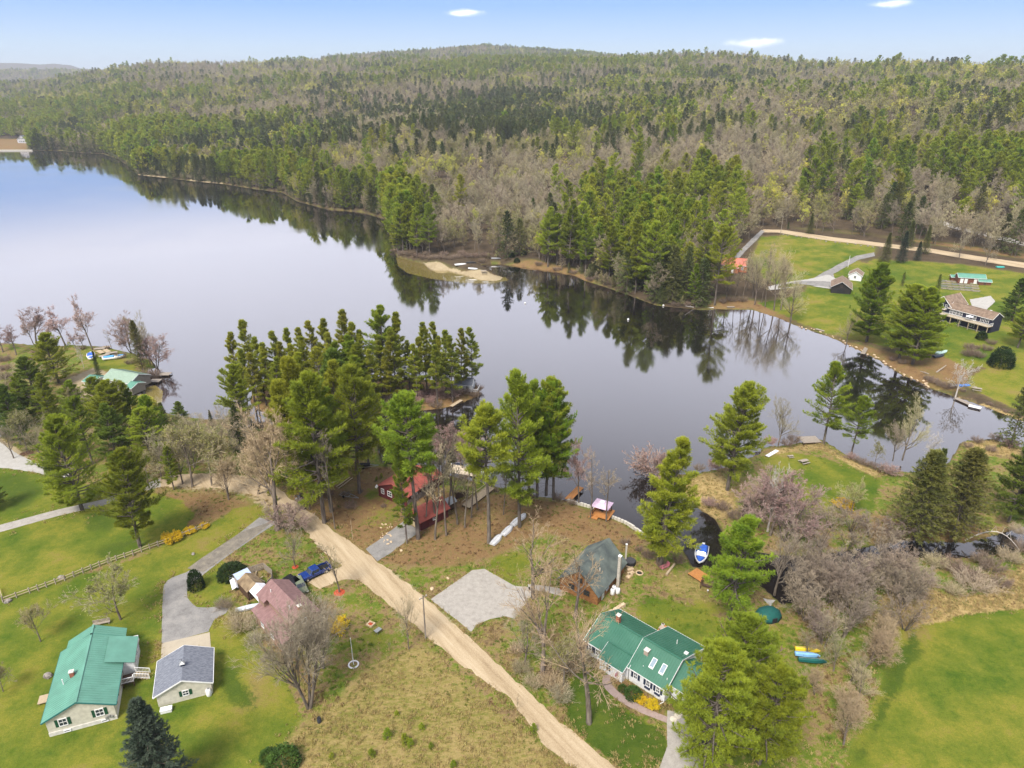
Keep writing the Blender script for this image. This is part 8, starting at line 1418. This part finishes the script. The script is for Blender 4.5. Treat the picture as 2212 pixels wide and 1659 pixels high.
for j, (bx, by, tx, ty, lb) in enumerate([(495, 150, 490, 75, 'first of the small lone pines above the bare woods behind the spit'), (565, 150, 565, 75, 'small lone pine beside the first one above the bare woods'), (650, 210, 650, 115, 'narrow small pine in front of the lone pines row'), (770, 185, 770, 75, 'roundest of the lone pines above the bare woods'), (875, 185, 880, 88, 'rightmost of the lone pines above the bare woods'), (758, 310, 758, 245, 'lowest lone pine in the middle of the bare woods'), (985, 350, 990, 200, 'dark lone pine at the left end of the tall pine stand')]):
    T('darkpine%d' % (j % 2), P_, lb, 'e3', bx, by, tx, ty, wide=.85)
for i, (bx, by) in enumerate([(200, 545), (240, 550), (290, 560), (330, 570), (380, 570), (430, 570), (480, 575), (530, 565), (590, 560), (640, 560), (700, 555), (450, 550), (560, 545), (350, 550), (1020, 610), (1130, 640), (1230, 660), (1330, 700), (1440, 720), (1540, 760), (1380, 690), (1480, 730), (1700, 810), (1770, 830), (150, 530), (680, 590), (890, 590), (860, 560), (930, 545), (1840, 850), (1900, 850)]):
    tree('shrub%d' % (i % 3) if i not in (26, 27, 28) else 'bush1', 'shrub', 'shrub', 'russet leafless shrub along the north shore behind the spit', 'e3', bx, by, h=2.8 if i < 14 else 2.4, wide=1.3, group='russet shrubs along the north shore')
build_forest()

# grass tufts and weeds standing in the rough ground (nobody could count them)
def tuft(key, seed, h, m):
    r = np.random.default_rng(seed); n = 16; B = r.normal(size=(n, 3)) * [.14, .14, 0]; D = unit(r.normal(size=(n, 3)) * [.5, .5, 0] + [0, 0, 1]); C = blades(r, B, D, np.full(n, h), .07, 1, .1); proto(key, (None, C, None), m, m)
M_DRYG = leafmat('dry_grass_blades', (.46, .36, .16), (.32, .26, .10), 1, .2); M_GRNG = leafmat('green_grass_blades', (.10, .16, .015), (.14, .17, .03), 1, .2); M_LEAFL = leafmat('brown_weed_blades', (.17, .10, .05), (.22, .15, .07), 1, .2)
tuft('dryt0', 1, .42, M_DRYG); tuft('dryt1', 2, .3, M_DRYG); tuft('grnt0', 3, .3, M_GRNG); tuft('grnt1', 4, .22, M_GRNG); tuft('brnt0', 5, .34, M_LEAFL); tuft('brnt1', 6, .22, M_LEAFL)
def grass():
    r = np.random.default_rng(9); n = 260000; X = r.uniform(-2, 2214, n); Y = r.uniform(905, 1675, n); D = np.stack([(X - CX) / F, cp - (Y - CY) / F * sp, -sp - (Y - CY) / F * cp], 1); tt = (1 - H) / D[:, 2]; P = D[:, :2] * tt[:, None]
    L = land(P); k = L > .6; P = P[k]; road = np.full(len(P), -9.)
    for q_ in ROADS: road = np.maximum(road, sdist(P, q_))
    k = road < -.1; P, road = P[k], road[k]; w = zone_weights(P); rough = np.clip(1 - w['lawn'], 0, 1); cl = vnoise(P[:, 0] / 2.2, P[:, 1] / 2.2, 31) * .6 + vnoise(P[:, 0] / 9, P[:, 1] / 9, 32) * .4
    u = r.random(len(P)); sets = {'dry_grass': (['dryt0', 'dryt1'], u < (w['dry'] * .07 * (.4 + cl) + w['straw'] * .4 + (np.exp((road + .1) / 1.0) * .3 + rough * .03) * (cl > .42))),
        'green_grass': (['grnt0', 'grnt1'], (u > .5) & (u - .5 < (rough * .08) * (cl < .5) * (1 - w['dry'] * .8))), 'leaf_litter': (['brnt0', 'brnt1'], (u > .8) & (w['lawn'] < .2) & (u - .8 < rough * .05 * (cl > .5) * (1 - w['dry'])))}
    for nm, (keys, mk) in sets.items():
        Q = P[mk]; m = len(Q); mass(nm, keys, np.column_stack([Q, height(Q)]), r.uniform(0, 6.28, m), r.uniform(.6, 1.3, m), r.integers(0, 2, m)); print(nm, m)
grass()
# ---------------------------------------------------------------- air
HZ_TOP = float(max(v.co.z for v in _gm.vertices)) + 30.0; print('top', HZ_TOP)
def haze():
    mb = MB(); mb.box(0, 0, -3.1, 25400, 25400, 3.1 + HZ_TOP)
    m = bpy.data.materials.new('haze_air'); m.use_nodes = True; t = m.node_tree; t.nodes.clear(); v = N(t, 'ShaderNodeVolumePrincipled'); v.inputs['Color'].default_value = (.86, .92, 1, 1); v.inputs['Density'].default_value = 1.1e-4; v.inputs['Anisotropy'].default_value = .2
    o = N(t, 'ShaderNodeOutputMaterial'); t.links.new(v.outputs[0], o.inputs['Volume']); ob = mb.build('haze', m); tag(ob, kind='stuff'); return ob
haze()

# ---------------------------------------------------------------- each look-alike of a small group is told by its place in the row
_W = 'first second third fourth fifth sixth seventh eighth ninth tenth eleventh twelfth thirteenth fourteenth fifteenth sixteenth seventeenth eighteenth nineteenth'.split()
def ordw(n):
    if n < 20: return _W[n - 1]
    t, u = divmod(n, 10); T_ = ['', '', 'twent', 'thirt', 'fort', 'fift', 'sixt'][t]
    return T_ + 'ieth' if u == 0 else T_ + 'y-' + _W[u - 1]
_by = {}
for o in COL.objects:
    if o.parent is None and o.get('group') and 'the woods' not in o['group'] and not any(w in o['group'] for w in ('hillside', 'wooded shore', 'bluff left')): _by.setdefault((o['group'], o['label']), []).append(o)
for (g_, l_), os_ in _by.items():
    if 1 < len(os_) < 70:
        os_.sort(key=lambda o: proj(*o.location)[0])
        for i, o in enumerate(os_): b_ = l_.split(); o['label'] = ('%s, %s from the left' if len(b_) < 13 else '%s, %s from left' if len(b_) < 14 else '%s (%s along)' if len(b_) < 15 else '%s') % ((l_, ordw(i + 1)) if len(b_) < 15 else (l_,))
